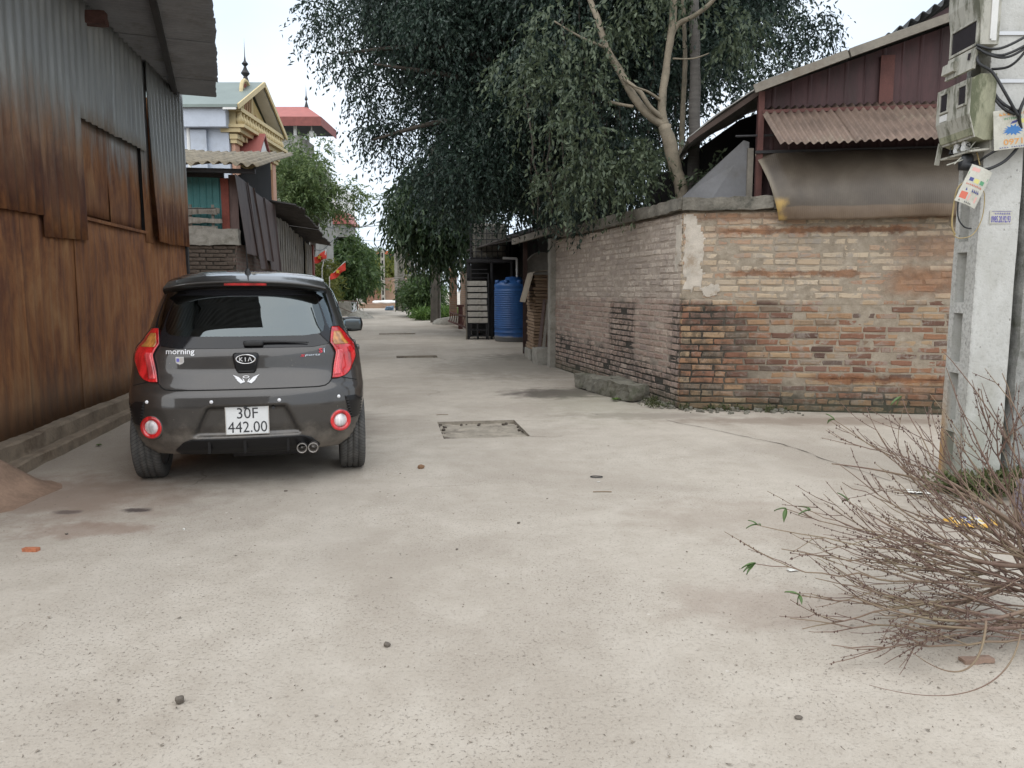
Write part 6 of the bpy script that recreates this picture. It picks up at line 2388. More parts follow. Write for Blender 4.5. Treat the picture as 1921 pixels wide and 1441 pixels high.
# ---- dark bushy tree further on, left
B0 = Vector((-10.2, 46.5, 0))
bt = thing("bushy_tree", "dark green bushy tree leaning over the lane's left side in the distance", "tree", B0)
pb = [(612, 462), (640, 452), (660, 452), (674, 475), (682, 505), (678, 528), (655, 545), (635, 542), (615, 540), (606, 500)]
crown(bt, clumps_in(pb, 90, (41, 47), 0.85, 12), 34, 8, 0.7, 0.30, 0.36, 0.6, 45, M_LEAF_MID)
part("trunk", limb_mesh(bt, [[(B0, 0.25), (Vector((-10.0, 46.5, 1.2)), 0.2), (at(655, 520, 46.5), 0.12)]], 8), M_BARK_DK, bt, True)
bu0 = Vector((-8.6, 33.5, 0))
bu = thing("yellow_green_shrub", "yellow-green shrub under the red flags behind the plank shed", "shrub", bu0)
crown(bu, clumps_in([(598, 505), (615, 495), (630, 520), (628, 545), (600, 550)], 14, (32.5, 34.5), 0.4, 13), 36, 8, 0.4, 0.17, 0.3, 0.3, 46, M_LEAF_YL)
part("stem", limb_mesh(bu, [[(bu0, 0.06), (at(612, 530, 33.5), 0.04)]], 6), M_BARK_DK, bu, True)

# ---- far trees closing the lane
for nm, lab, x0, poly_, dep_, rad, lf, mt_, sd_ in (
        ("green_tree", "rounded green tree above the orange brick walls at the lane's far end", Vector((-12.6, 88, 0)), [(700, 490), (722, 478), (742, 475), (752, 500), (745, 538), (712, 542), (700, 520)], (84, 92), 1.6, 0.5, M_LEAF_MID, 51),
        ("yellowish_tree", "yellowish tree top beside the slim pale pole in the distance", Vector((-11.0, 74, 0)), [(722, 500), (745, 498), (752, 520), (738, 535), (722, 525)], (71, 76), 1.0, 0.42, M_LEAF_YL, 52),
        ("green_tree", "dull green tree in the middle distance left of the lattice pole", Vector((-16.5, 90, 0)), [(684, 488), (700, 482), (712, 500), (708, 540), (686, 540)], (86, 95), 1.5, 0.5, M_LEAF_MID, 53)):
    t = thing(nm, lab, "tree", x0, group="trees closing the lane")
    crown(t, clumps_in(poly_, 30, dep_, rad, sd_), 30, 8, 1.0, lf, 0.4, 0.4, sd_ + 40, mt_)
    part("trunk", limb_mesh(t, [[(x0, 0.25), (x0 + Vector((0.1, 0, 3)), 0.15)]], 6), M_BARK_DK, t, True)
h0 = Vector((-4.6, 38.5, 0))
hb = thing("round_bush", "dense dark rounded bush standing above the bright weeds on the right", "bush", h0)
crown(hb, clumps_in([(762, 548), (772, 538), (790, 532), (812, 535), (816, 558), (800, 570), (778, 562), (765, 556)], 60, (36.5, 40.5), 0.62, 15), 34, 8, 0.5, 0.17, 0.42, 0.4, 61, M_LEAF_MID)
part("stem", limb_mesh(hb, [[(h0, 0.1), (h0 + Vector((0.1, 0, 1.0)), 0.06)]], 6), M_BARK_DK, hb, True)
# bare twiggy tree above the bush
q0 = Vector((-5.2, 46, 0))
bare = thing("bare_tree", "leafless tree with tangled grey branches above the rounded bush", "tree", q0)
paths = [[(q0, 0.16), (q0 + Vector((0, 0, 2.2)), 0.12), (at(775, 500, 46), 0.07), (at(760, 470, 46), 0.03)]]
rq = random.Random(8)
for k in range(34):
    a = at(rq.uniform(765, 800), rq.uniform(495, 535), 46)
    b = a + Vector((rq.uniform(-1.6, 1.6), rq.uniform(-1, 1), rq.uniform(0.0, 1.6)))
    paths.append([(a, 0.05), (a.lerp(b, 0.5) + Vector((rq.uniform(-.2, .2), 0, 0.2)), 0.035), (b, 0.015)])
part("trunk", limb_mesh(bare, paths, 5), simple("grey_bark", (0.20, 0.185, 0.165), 0.9), bare, True)

# ---- weeds
g = np.random.default_rng(77)


def tufts(name, label, pts, n, size, seed, mat=M_GRASS):
    cl_ = [(Vector(p), s_) for p, s_ in pts]
    V, F, _ = leaf_cloud(cl_, n, 5, size * 1.2, size, 0.35, -0.5, seed, 0.35)
    V[:, 2] = np.maximum(V[:, 2], 0.004)
    o = link(name, np_mesh(name, V, F), mat)
    o["kind"] = "stuff"
    o["label"] = label
    return o


pts = []
rw_ = random.Random(3)
for k in range(90):
    p = at(rw_.uniform(770, 815), rw_.uniform(578, 596), 36)
    Yg = rw_.uniform(33.5, 40)
    pts.append(((-4.35 + (Yg - 33) * -0.02 + rw_.uniform(0, 1.6), Yg, rw_.uniform(0.0, 0.35)), 0.35))
tufts("weeds", "bright green weeds growing on the verge under the rounded bush", pts, 26, 0.16, 71)
pts = [((1.45 + rw_.uniform(-0.05, 0.3), 8.45 + rw_.uniform(-0.1, 0.7), 0.03), 0.06) for k in range(12)]
pts += [((1.84 + 0.99 * u - 0.02, 8.33 - 0.15 * u, 0.02), 0.04) for u in [rw_.uniform(0, 1.3) for k in range(12)]]
tufts("weeds", "low weeds sprouting along the foot of the brick wall", pts, 8, 0.032, 72, leaf_mat("mossy_weed_leaf", [(0.2, (0.05, 0.062, 0.025)), (0.5, (0.08, 0.095, 0.035)), (0.8, (0.12, 0.13, 0.05))]))
pts = [((2.9 + rw_.uniform(-0.1, 0.75), 4.82 + rw_.uniform(-0.1, 0.15), 0.04), 0.09) for k in range(34)]
tufts("weeds", "weeds and grass round the foot of the utility poles", pts, 16, 0.055, 73, leaf_mat("dull_weed_leaf", [(0.2, (0.07, 0.085, 0.035)), (0.5, (0.11, 0.13, 0.05)), (0.8, (0.17, 0.18, 0.08))]))
# single little plants
for (x, y, s_, lab) in ((1.22, 9.02, 0.07, "small leafy weed in front of the broken concrete posts"), (-3.47, 6.35, 0.035, "tiny weed growing at the rusty shed's plinth")):
    mb = MB()
    for k in range(16):
        a = k * 2.4
        d_ = Vector((math.cos(a), math.sin(a), 0.5 + 0.5 * rw_.random())).normalized()
        sd2 = d_.cross(Vector((0, 0, 1))).normalized()
        L = s_ * rw_.uniform(0.8, 1.4)
        mb.grid(lambda u, v: d_ * (v * L) + sd2 * ((u * 2 - 1) * L * 0.28 * math.sin(max(0.03, v) * 3.1)) - Vector((0, 0, 0.4 * L * v * v)) + Vector((0, 0, 0.01)), 2, 4)
    solo("weed_plant", mb, M_GRASS, lab, "weed", (x, y, 0))

# ================================================================ teal shack, plank shed and houses on the left
def brick_tex(name, c1, c2, mortar, scale=1.0, moss=0.0):
    """far brickwork: too small to pick apart"""
    m = Mat(name, rough=0.95)
    p = m.loc()
    x, y, z = m.sep(p)
    nd = m.n("ShaderNodeTexBrick")
    m.put(nd.inputs["Vector"], m.comb(m.math('ADD', x, y), z, 0))
    nd.inputs["Color1"].default_value = (*c1, 1)
    nd.inputs["Color2"].default_value = (*c2, 1)
    nd.inputs["Mortar"].default_value = (*mortar, 1)
    nd.inputs["Scale"].default_value = 1.0 / scale
    nd.inputs["Brick Width"].default_value = 0.23
    nd.inputs["Row Height"].default_value = 0.072
    nd.inputs["Mortar Size"].default_value = 0.012
    n = m.noise(p, 2.5, 6, 0.65)
    c = m.mix(m.math('MULTIPLY', m.step(n, 0.5, 0.7), 0.5), nd.outputs["Color"], m.mix(0.5, mortar, (0.12, 0.10, 0.08)))
    if moss:
        c = m.mix(m.math('MULTIPLY', m.step(m.noise(p, 1.2, 6, 0.7), 0.4, 0.65), moss), c, (0.045, 0.045, 0.032))
    m.col(c)
    m.bump(m.math('ADD', m.math('MULTIPLY', nd.outputs["Fac"], -1.0), m.math('MULTIPLY', n, 0.3)), 0.5, 0.01)
    return m.m


M_TEAL = simple("teal_painted_sheet", (0.075, 0.235, 0.235), 0.55, 0.1, var=0.2, sc=3, bump=0.08, dirt=(0.045, 0.12, 0.12))
M_BROWN_SHEET = simple("brown_sheet", (0.135, 0.090, 0.080), 0.6, 0.1, var=0.35, sc=2.5, bump=0.12, stretch=(2, 2, 0.5), dirt=(0.055, 0.035, 0.03))
M_GREY_WOOD = simple("grey_weathered_wood", (0.29, 0.265, 0.23), 0.92, var=0.4, sc=5, bump=0.5, stretch=(4, 4, 0.6), dirt=(0.09, 0.075, 0.06))
M_RED_BOARD = simple("red_painted_board", (0.25, 0.065, 0.045), 0.75, var=0.3, sc=5, bump=0.2)
M_OLDROOF = simple("old_fibre_roof", (0.24, 0.205, 0.15), 0.92, var=0.3, sc=4, bump=0.35, dirt=(0.11, 0.10, 0.08))
M_DARKROOF = simple("dark_old_roof", (0.075, 0.067, 0.062), 0.92, var=0.4, sc=4, bump=0.35)
M_BRICK_DK = simple("sooty_brick", (0.10, 0.078, 0.062), 0.95, var=0.45, sc=9, bump=0.5, dirt=(0.045, 0.042, 0.033))
M_BRICK_PK = brick_tex("pinkish_rubble_brick", (0.24, 0.17, 0.145), (0.17, 0.11, 0.09), (0.21, 0.175, 0.15))

SH = Vector((-4.78, 13.5, 0))
shack = thing("teal_shack", "teal and brown sheet-metal shack on a brick base, behind the parked car", "shack", SH, R(9.1))
# local: x to the right (road side), y away along the lane. front at y=0, road side at x=0
r9 = random.Random(9)
for (u0, u1, z0, z1) in ((-3.2, 0.0, 0.0, 2.10),):
    part("base_core", MB().span(u0, u1 - 0.012, 0.02, 0.22, z0, z1), simple("dark_joint", (0.062, 0.055, 0.045), 0.95, sc=12, bump=0.4), shack)
bricks_seen, rest = [], MB()
meb = {}
c = 0
z = 0.01
while z < 2.06:
    u = -3.2 + (0.12 if c % 2 else 0)
    while u < -0.05:
        ln = min(0.215 + r9.uniform(-0.012, 0.01), -0.005 - u)
        if ln > 0.05:
            vs_, fs_ = brick_verts(ln, 0.08, 0.056, r9.randrange(9999))
            if z > 1.35 and u > -1.7:
                key = round(ln, 2)
                if key not in meb:
                    vs_, fs_ = brick_verts(key, 0.08, 0.056, int(key * 1000))
                    meb[key] = MB().add(vs_, fs_).mesh("brick")
                    meb[key].materials.append(M_BRICK_DK)
                o = bpy.data.objects.new("brick", meb[key])
                COL.objects.link(o)
                o.parent = shack
                o.location = (u, r9.uniform(-0.006, 0.004), z)
            else:
                rest.add([Vector((u, r9.uniform(-0.006, 0.004), z)) + v for v in vs_], fs_)
        u += 0.226
    z += 0.069
    c += 1
part("brickwork", rest, M_BRICK_DK, shack, kind="stuff")
part("side_base", MB().rough((-0.11, 2.4, 1.06), (0.22, 4.75, 2.12), (4, 60, 26), 0.02, 6), M_BRICK_PK, shack)
part("concrete_sill", MB().rough((-1.55, 0.10, 2.21), (3.2, 0.26, 0.27), (40, 4, 4), 0.02, 5), M_CONC, shack)
# teal wall
for k in range(6):
    x0 = -2.93 + k * 0.45

    def tf(a, b, x0=x0):
        x = x0 + a * 0.46
        w = (x / 0.11) % 1.0
        rib = 0.014 if 0.1 < w < 0.35 else 0.0
        return (x, 0.30 - rib + 0.003 * (k % 2), 2.30 + b * 0.95)
    mb = MB()
    mb.sheet(tf, 36, 1, (0, 0.002, 0))
    part("teal_sheet", mb, M_TEAL, shack)
part("red_post", MB().rough((-0.19, 0.27, 2.75), (0.13, 0.06, 0.98), (3, 2, 12), 0.008, 8), M_RED_BOARD, shack)
part("wall_plate", MB().span(-2.8, -0.2, 0.22, 0.32, 3.25, 3.36), M_STEEL_DARK, shack)
# ragged boards nailed along the sill
for k, (z, x0, x1, tilt) in enumerate(((2.38, -2.6, -0.30, 0.02), (2.46, -2.5, -0.22, -0.03), (2.54, -2.4, -0.45, 0.04), (2.62, -2.6, -0.30, -0.02), (2.68, -1.6, -0.25, 0.03))):
    mb = MB().rough(((x0 + x1) / 2, 0.10 - 0.015 * (k % 2), z), (x1 - x0, 0.022, 0.078), (24, 2, 3), 0.022, 4, ry=tilt, seed=k)
    part("board", mb, M_GREY_WOOD, shack)
for x in (-2.2, -1.35, -0.75, -0.38):
    part("stake", MB().rough((x, 0.13, 2.52), (0.045, 0.03, 0.5), (2, 2, 8), 0.008, 7), M_GREY_WOOD, shack)
part("wire", tube_world("w", [(-2.5, 0.02, 2.82), (-1.8, 0.0, 2.75), (-1.1, -0.02, 2.68), (-0.3, 0.0, 2.70)], 0.008, None), M_CABLE, shack)
# brown sheets leaning on the road side
for k, (y0, w, zt, lean, dz) in enumerate(((-0.05, 1.15, 3.28, 0.30, 1.95), (0.95, 0.75, 3.26, 0.42, 1.72), (2.05, 1.0, 3.22, 0.30, 1.92), (2.95, 1.45, 3.24, 0.22, 1.75))):
    mb = MB()

    def bf(a, b, y0=y0, w=w, zt=zt, lean=lean, dz=dz, k=k):
        y = y0 + a * w + (1 - b) * lean * 1.1
        fold = 0.03 * (1 if a > 0.95 else 0)
        return (0.04 + 0.012 * (k % 2) + lean * 0.32 * (1 - b) + fold, y, dz + b * (zt - dz))
    mb.sheet(bf, 30, 4, (0.003, 0, 0))
    part("leaning_sheet", mb, M_BROWN_SHEET, shack)
part("front_sheet", MB().sheet(lambda a, b: (-0.125 + a * 0.155, 0.26 - a * 0.02 + (0.015 if 0.4 < a < 0.5 else 0), 2.05 + b * 1.25), 10, 2, (0, 0.003, 0)), M_BROWN_SHEET, shack)
part("side_wall", MB().span(-0.10, -0.06, 0.3, 4.7, 2.12, 3.3), M_BLACK_IN, shack)
part("back_wall", MB().span(-3.2, -0.06, 4.7, 4.75, 0, 3.3), M_BLACK_IN, shack)
part("window_trim", MB().span(0.10, 0.14, 1.45, 1.95, 1.90, 1.98), M_FASCIA, shack)
# wavy roof
for k in range(4):
    mb = MB()

    def rf4(a, b, k=k):
        x = -3.3 + (k + a) * 0.94 + 0.01
        y = -0.42 + b * 5.4
        return (x, y, 3.36 + 0.030 * math.sin(x / 0.177 * 6.283) + 1.10 * b + 0.02 * (k % 2) - 0.03 * max(0, x) + 0.015 * fbm((x, y, 2)))
    mb.sheet(rf4, 60, 8, (0, 0, 0.008))
    part("roof_sheet", mb, M_OLDROOF, shack, True)
part("rafter", MB().span(-3.2, 0.4, -0.20, -0.12, 3.27, 3.34), M_STEEL_DARK, shack)
part("side_gable", MB().prism([(-0.02, 0.3, 3.25), (-0.02, 4.7, 3.25), (-0.02, 4.7, 4.25)], (-0.05, 0, 0)), M_BLACK_IN, shack)

# ---- plank shed beyond
PS = Vector((-5.55, 18.25, 0))
plank = thing("plank_shed", "low shed of grey vertical planks with a sagging dark roof beyond the teal shack", "shed", PS, R(9.1))
y = 0.0
k = 0
while y < 8.6:
    w = r9.uniform(0.16, 0.30)
    top_ = 3.05 - 0.03 * y + r9.uniform(-0.06, 0.05)
    if not (5.9 < y < 6.6):
        mb = MB().rough((0.02 + 0.015 * (k % 2), y + w / 2, top_ / 2), (0.025, w - 0.012, top_), (1, 2, 14), 0.012, 3, rx=r9.uniform(-0.012, 0.012), seed=k)
        part("plank", mb, M_GREY_WOOD if k % 6 else M_OLDROOF, plank)
    y += w
    k += 1
part("inner_wall", MB().span(-0.12, -0.06, -0.2, 8.8, 0, 3.0), M_BLACK_IN, plank)
part("corner_board", MB().span(0.03, 0.09, 8.55, 8.95, 0, 2.85), M_RED_BOARD, plank)
part("far_wall", MB().span(-3, 0.0, 8.8, 8.85, 0, 2.8), M_BLACK_IN, plank)
for k in range(4):
    mb = MB()

    def rf5(a, b, k=k):
        yy = -0.5 + (k + a) * 2.55
        xx = 0.62 - b * 3.0
        sag = 3.22 - 0.035 * yy + 0.45 * b + 0.02 * (k % 2)
        return (xx + 0.10 * fbm((yy, 0, k)), yy, sag + 0.022 * math.sin(yy / 0.15 * 6.283) + 0.02 * fbm((xx, yy, 4)))
    mb.sheet(rf5, 110, 5, (0, 0, 0.007))
    part("roof_sheet", mb, M_DARKROOF, plank, True)

# ---- yellow gabled house
M_CREAM = simple("cream_yellow_render", (0.52, 0.40, 0.19), 0.85, var=0.15, sc=3, bump=0.1, dirt=(0.44, 0.32, 0.15))
M_PALEBLUE = simple("pale_blue_render", (0.50, 0.545, 0.62), 0.9, var=0.12, sc=2, bump=0.1, dirt=(0.40, 0.43, 0.47))
M_TRIM = simple("cream_trim", (0.60, 0.49, 0.28), 0.8, var=0.1, sc=5)
M_PINK = simple("pink_pilaster", (0.58, 0.34, 0.24), 0.8, var=0.1, sc=5)
M_MAROON = simple("maroon_panel", (0.26, 0.085, 0.055), 0.8, var=0.15, sc=4)
M_GREENROOF = simple("grey_green_metal_roof", (0.185, 0.225, 0.21), 0.5, 0.2, var=0.12, sc=2, bump=0.05)
M_WHITE = simple("dull_white_paint", (0.72, 0.72, 0.70), 0.85, var=0.1, sc=3)
M_REDTILE = simple("red_roof_sheet", (0.36, 0.115, 0.10), 0.6, 0.1, var=0.15, sc=3, bump=0.1)
M_CEMENT = simple("bare_cement_wall", (0.29, 0.285, 0.265), 0.95, var=0.3, sc=2, bump=0.3, dirt=(0.17, 0.17, 0.15))
HX, HY0, HY1 = -7.12, 20.0, 23.5
hs_ = thing("yellow_house", "cream-yellow gabled house with pale blue side wall rising behind the teal shack", "house", (HX, HY0, 0))
W = HY1 - HY0
part("side_wall", MB().span(-7.0, -0.02, 0.0, 0.2, 0, 5.85), M_PALEBLUE, hs_)
part("side_pier", MB().span(-0.95, -0.55, -0.10, -0.003, 0, 5.3), M_PALEBLUE, hs_)
part("gutter_box", MB().span(-1.15, 0.02, -0.28, -0.003, 5.34, 5.86), M_PALEBLUE, hs_)
part("downpipe", MB().tube([(-1.0, -0.07, 5.34), (-1.0, -0.07, 0.0)], 0.05, 8), M_WHITE, hs_)
part("facade", MB().span(-0.2, 0.0, 0.203, W, 0, 5.25), M_CREAM, hs_)
part("back_walls", MB().span(-7.0, -6.8, 0.203, W, 0, 5.85).span(-6.79, -0.21, W - 0.2, W - 0.003, 0, 5.85), M_PALEBLUE, hs_)
for y in (0.10, W - 0.35):
    pil = part("pilaster", MB().span(0.003, 0.10, y, y + 0.32, 0, 5.0), M_PINK, hs_)
    part("capital", MB().span(0.003, 0.16, y - 0.06, y + 0.38, 5.0, 5.10).span(0.003, 0.20, y - 0.10, y + 0.42, 5.10, 5.22), M_TRIM, pil)
mb = MB()
cor = part("cornice", MB().span(-0.2, 0.30, -0.06, W + 0.1, 5.253, 5.36).span(-0.2, 0.42, -0.10, W + 0.16, 5.362, 5.44).span(-0.2, 0.34, -0.06, W + 0.1, 5.76, 5.86).span(-0.2, 0.18, -0.02, W + 0.05, 5.44, 5.76), M_TRIM, hs_)
for k in range(16):
    y = 0.05 + k * (W / 15.3)
    part("baluster", MB().lathe([(0.04, 5.45), (0.095, 5.53), (0.10, 5.58), (0.05, 5.68), (0.06, 5.755)], 8, (0.26, y, 0)), M_TRIM, cor)
for k in range(9):
    part("dentil", MB().span(0.003, 0.22, 0.22 + k * 0.37, 0.34 + k * 0.37, 5.12, 5.25), M_TRIM, cor)
RZ = 6.85
part("gable_wall", MB().prism([(-0.15, 0.15, 5.86), (-0.15, W - 0.15, 5.86), (-0.15, W / 2, RZ - 0.25)], (0.15, 0, 0)), M_CREAM, hs_)
part("gable_panel", MB().prism([(0.003, W / 2 + 0.25, 5.90), (0.003, W - 0.55, 5.90), (0.003, W / 2 + 0.25, RZ - 0.75)], (0.03, 0, 0)), M_MAROON, hs_)
# arched window in the gable
aw_ = part("arch_window", MB().prism([(0.003, W / 2 - 0.85, 5.95), (0.003, W / 2 - 0.25, 5.95)] + [(0.003, W / 2 - 0.55 + 0.30 * math.cos(t), 6.45 + 0.30 * math.sin(t)) for t in np.linspace(0, math.pi, 9)], (0.05, 0, 0)), M_MAROON, hs_)
mb = MB()
mb.tube([(0.06, W / 2 - 0.92, 5.95), (0.06, W / 2 - 0.92, 6.45)] + [(0.06, W / 2 - 0.55 - 0.37 * math.cos(t), 6.45 + 0.37 * math.sin(t)) for t in np.linspace(0.2, math.pi, 9)] + [(0.06, W / 2 - 0.18, 5.95)], 0.05, 6)
part("arch_trim", mb, M_TRIM, aw_)
for dy in (-0.72, -0.55, -0.38):
    part("bar", MB().span(0.055, 0.075, W / 2 + dy - 0.015, W / 2 + dy + 0.015, 5.97, 6.6), M_TRIM, aw_)
# roof: two slopes with a deep gable overhang
OV = 0.36
for (ya, za, yb, zb, nm, off) in ((-0.40, 5.78, W / 2, RZ, "roof_slope", 1), (W + 0.22, 5.78, W / 2, RZ, "roof_slope", -1)):
    part(nm, MB().prism([(OV, ya, za), (-7.3, ya, za), (-7.3, yb, zb), (OV, yb, zb)], (0, 0, 0.07)), M_GREENROOF, hs_)
    part("soffit", MB().prism([(OV - 0.03, ya, za - 0.055), (0.004, ya, za - 0.055), (0.004, yb, zb - 0.055), (OV - 0.03, yb, zb - 0.055)], (0, 0, 0.05)), M_WHITE, hs_)
    part("barge_board", MB().bar((OV + 0.03, ya, za + 0.02), (OV + 0.03, yb, zb + 0.02), 0.04, 0.12), M_TRIM, hs_)
part("finial", MB().lathe([(0.0, RZ + 1.25), (0.012, RZ + 0.75), (0.03, RZ + 0.62), (0.09, RZ + 0.55), (0.03, RZ + 0.48), (0.06, RZ + 0.40), (0.12, RZ + 0.30), (0.05, RZ + 0.22), (0.09, RZ + 0.10), (0.10, RZ)], 10, (-0.12, W / 2, 0)), M_STEEL_DARK, hs_)
# little gabled canopy over the upper door
cy0, cy1, cz = 0.50, 1.60, 4.75
cmid = (cy0 + cy1) / 2
can = part("door_canopy", MB().prism([(0.003, cy0, cz), (0.58, cy0, cz), (0.58, cmid, cz + 0.62), (0.003, cmid, cz + 0.62)], (0, 0, 0.06)), M_REDTILE, hs_)
part("canopy_slope", MB().prism([(0.003, cy1, cz), (0.58, cy1, cz), (0.58, cmid, cz + 0.62), (0.003, cmid, cz + 0.62)], (0, 0, 0.06)), M_REDTILE, can)
part("canopy_gable", MB().prism([(0.47, cy0 + 0.08, cz), (0.47, cy1 - 0.08, cz), (0.47, cmid, cz + 0.52)], (0.06, 0, 0)), M_WHITE, can)
part("canopy_beam", MB().span(0.003, 0.55, cy0, cy1, cz - 0.18, cz - 0.02), M_CREAM, can)
dw = part("upper_window", MB().span(0.003, 0.04, cy0 + 0.15, cy1 - 0.15, 3.2, cz - 0.25), M_DARKPANE, hs_)
for k in range(5):
    part("bar", MB().span(0.042, 0.07, cy0 + 0.2 + k * 0.17, cy0 + 0.23 + k * 0.17, 3.2, cz - 0.25), M_STEEL_DARK, dw)

# ---- house with a red hipped roof terrace
RH = Vector((-14.2, 32.0, 0))
rh = thing("red_roof_house", "tall cement house with an open red-roofed terrace behind the yellow house", "house", RH)
part("body", MB().span(0, 5.5, 0.5, 6, 0, 6.9), M_CEMENT, rh)
part("parapet", MB().span(0.0, 5.55, 0.35, 0.5, 6.7, 7.58).span(5.4, 5.56, 0.502, 2.6, 6.7, 7.58), M_CEMENT, rh)
for x, y in ((5.35, 0.42), (3.2, 0.42), (5.35, 2.4), (1.0, 0.42)):
    part("column", MB().tube([(x, y, 7.58), (x, y, 7.98)], 0.07, 10), M_WHITE, rh)
ex0, ex1, ey0, ey1, ez = -0.5, 6.5, 0.0, 2.7, 7.88
rf_ = part("roof", MB().add([(ex0, ey0, ez + 0.36), (ex1, ey0, ez + 0.36), (ex1, ey1, ez + 0.36), (ex0, ey1, ez + 0.36), (ex0 + 0.9, 1.35, ez + 1.05), (ex1 - 0.9, 1.35, ez + 1.05)], [(0, 1, 5, 4), (1, 2, 5), (2, 3, 4, 5), (3, 0, 4), (3, 2, 1, 0)]), M_REDTILE, rh)
part("fascia", MB().span(ex0, ex1, ey0 - 0.03, ey0, ez, ez + 0.35).span(ex1, ex1 + 0.03, ey0 - 0.03, ey1, ez, ez + 0.35).span(ex0 - 0.03, ex0, ey0, ey1, ez, ez + 0.35), simple("dark_red_fascia", (0.22, 0.065, 0.055), 0.7), rf_)
part("ceiling", MB().span(ex0 + 0.02, ex1 - 0.02, ey0 + 0.02, ey1, ez + 0.10, ez + 0.14), simple("dark_ceiling", (0.05, 0.055, 0.065), 0.8), rf_)
part("finial", MB().lathe([(0.0, ez + 1.95), (0.02, ez + 1.5), (0.07, ez + 1.35), (0.02, ez + 1.28), (0.10, ez + 1.0)], 8, (ex1 - 0.9, 1.35, 0)), M_STEEL_DARK, rf_)
lamp = part("lantern", MB().lathe([(0.02, 7.97), (0.03, 7.80), (0.10, 7.76), (0.11, 7.70), (0.09, 7.56), (0.03, 7.50)], 10, (6.0, 0.5, 0)), M_WHITE, rh)
for dx in (-0.24, 0.24):
    part("lamp_arm", MB().lathe([(0.02, 7.68), (0.05, 7.62), (0.03, 7.55)], 8, (6.0 + dx * 0.6, 0.5, 0)), M_WHITE, lamp)

# ---- pale house half hidden by the light green tree
h3 = thing("pale_house", "pale house with a small red-tiled canopy half hidden by the light-green tree", "house", (-13.4, 43, 0))
part("wall", MB().span(0, 3.6, 0, 6, 0, 7.2), M_WHITE, h3)
part("canopy", MB().prism([(3.0, -0.4, 4.9), (4.6, -0.4, 4.9), (4.2, -0.4, 5.6), (3.2, -0.4, 5.6)], (0, 2.6, 0)), M_REDTILE, h3)
part("canopy_soffit", MB().span(3.61, 4.4, -0.3, 2.0, 4.2, 4.88), M_CEMENT, h3)
w3 = part("window", MB().span(1.2, 2.4, -0.05, -0.003, 4.2, 5.6), M_TRIM, h3)
part("pane", MB().span(1.3, 2.3, -0.06, -0.052, 4.3, 5.5), M_DARKPANE, w3)

# ---- red flags on poles
M_FLAG = simple("red_flag_cloth", (0.60, 0.045, 0.025), 0.8, var=0.2, sc=4)
M_STAR = Mat("yellow_star_cloth", (0.75, 0.50, 0.05), 0.8).m
for k, (pp, tip, sag, lab, foot) in enumerate((((612, 470, 28.5), (588, 483, 28.2), 0.0, "limp red flag with yellow star, upper of the two above the car's roof corner", (604, 505)), ((648, 493, 30.0), (620, 513, 29.6), 0.12, "red and yellow flag twisted round its slanting pole, lower and nearer the lane", (618, 520)))):
    A, B = at(*pp), at(*tip)
    f0 = at(foot[0], foot[1], pp[2])
    base = Vector((f0.x, f0.y, 0))
    t = thing("flag", lab, "flag", base, group="flags along the lane")
    part("pole", MB().tube([base - base, f0 - base, A - base + Vector((0, 0, 0.05))], 0.02, 6), M_WHITE, t)
    mb = MB()
    d = (B - A)

    def ff(a, b):
        p = A + d * a + Vector((0, 0, -0.30 * b * (1 - 0.2 * a) - sag * a * 0.3))
        p += Vector((0, 0.10 * math.sin(a * 9 + b * 3) * (0.3 + a), 0.03 * math.sin(a * 7)))
        return p - base
    mb.sheet(ff, 16, 8, (0, 0.003, 0))
    cl_ = part("cloth", mb, M_FLAG, t, True)
    sm = []
    c0 = Vector(ff(0.45, 0.5)) + Vector((0, -0.14, 0))
    for i in range(10):
        a = math.pi / 2 + i * math.pi / 5
        rr = 0.10 if i % 2 == 0 else 0.04
        sm.append(c0 + Vector((rr * math.cos(a), 0, rr * math.sin(a))))
    part("star", MB().prism(sm, (0, 0.004, 0)), M_STAR, cl_)

# ---- low things along the lane's left edge
M_RAIL = simple("rusty_rail", (0.16, 0.11, 0.085), 0.8, 0.2)
solo("concrete_block", MB().rough((0, 0, 0.35), (0.9, 1.6, 0.72), (5, 8, 4), 0.03, 2), M_CONC, "square concrete block on the left verge past the plank shed", "block", (-8.9, 40.5, 0), R(9))
rl = thing("pipe_railing", "bent pipe railing standing beside the concrete block on the verge", "railing", (-7.4, 37.0, 0))
part("post", MB().tube([(0, 0, 0), (0, 0, 0.78)], 0.035, 6), M_RAIL, rl)
part("post", MB().tube([(-0.95, 0.2, 0), (-0.95, 0.2, 0.82)], 0.03, 6), M_RAIL, rl)
part("top_rail", MB().tube([(0, 0, 0.78), (-0.95, 0.2, 0.82), (-1.6, 0.4, 0.8)], 0.03, 6), M_RAIL, rl)
part("brace", MB().tube([(0, 0, 0.12), (-0.9, 0.2, 0.5)], 0.018, 6), M_RAIL, rl)
mb = MB()
mb.grid(lambda a, b: (math.cos(a * 6.283) * b * 0.7, math.sin(a * 6.283) * b * 0.6, 0.42 * (1 - b) ** 0.9 * (1 + 0.3 * fbm((a * 5, b * 3, 1))) + 0.003), 30, 8)
solo("rubble_pile", mb, M_CONC, "small grey heap of rubble at the foot of the pipe railing", "rubble", (-7.15, 36.2, 0))
sidew = thing("garden_wall", "low overgrown garden wall along the lane's left side in the distance", "wall", (-9.2, 36, 0), R(9))
part("wall", MB().rough((0, 8, 0.9), (0.2, 20, 1.8), (2, 60, 10), 0.03, 2), M_CEMENT, sidew)
part("pillar", MB().span(-0.02, 0.30, -2.2, -1.9, 0, 2.2), M_WHITE, sidew)

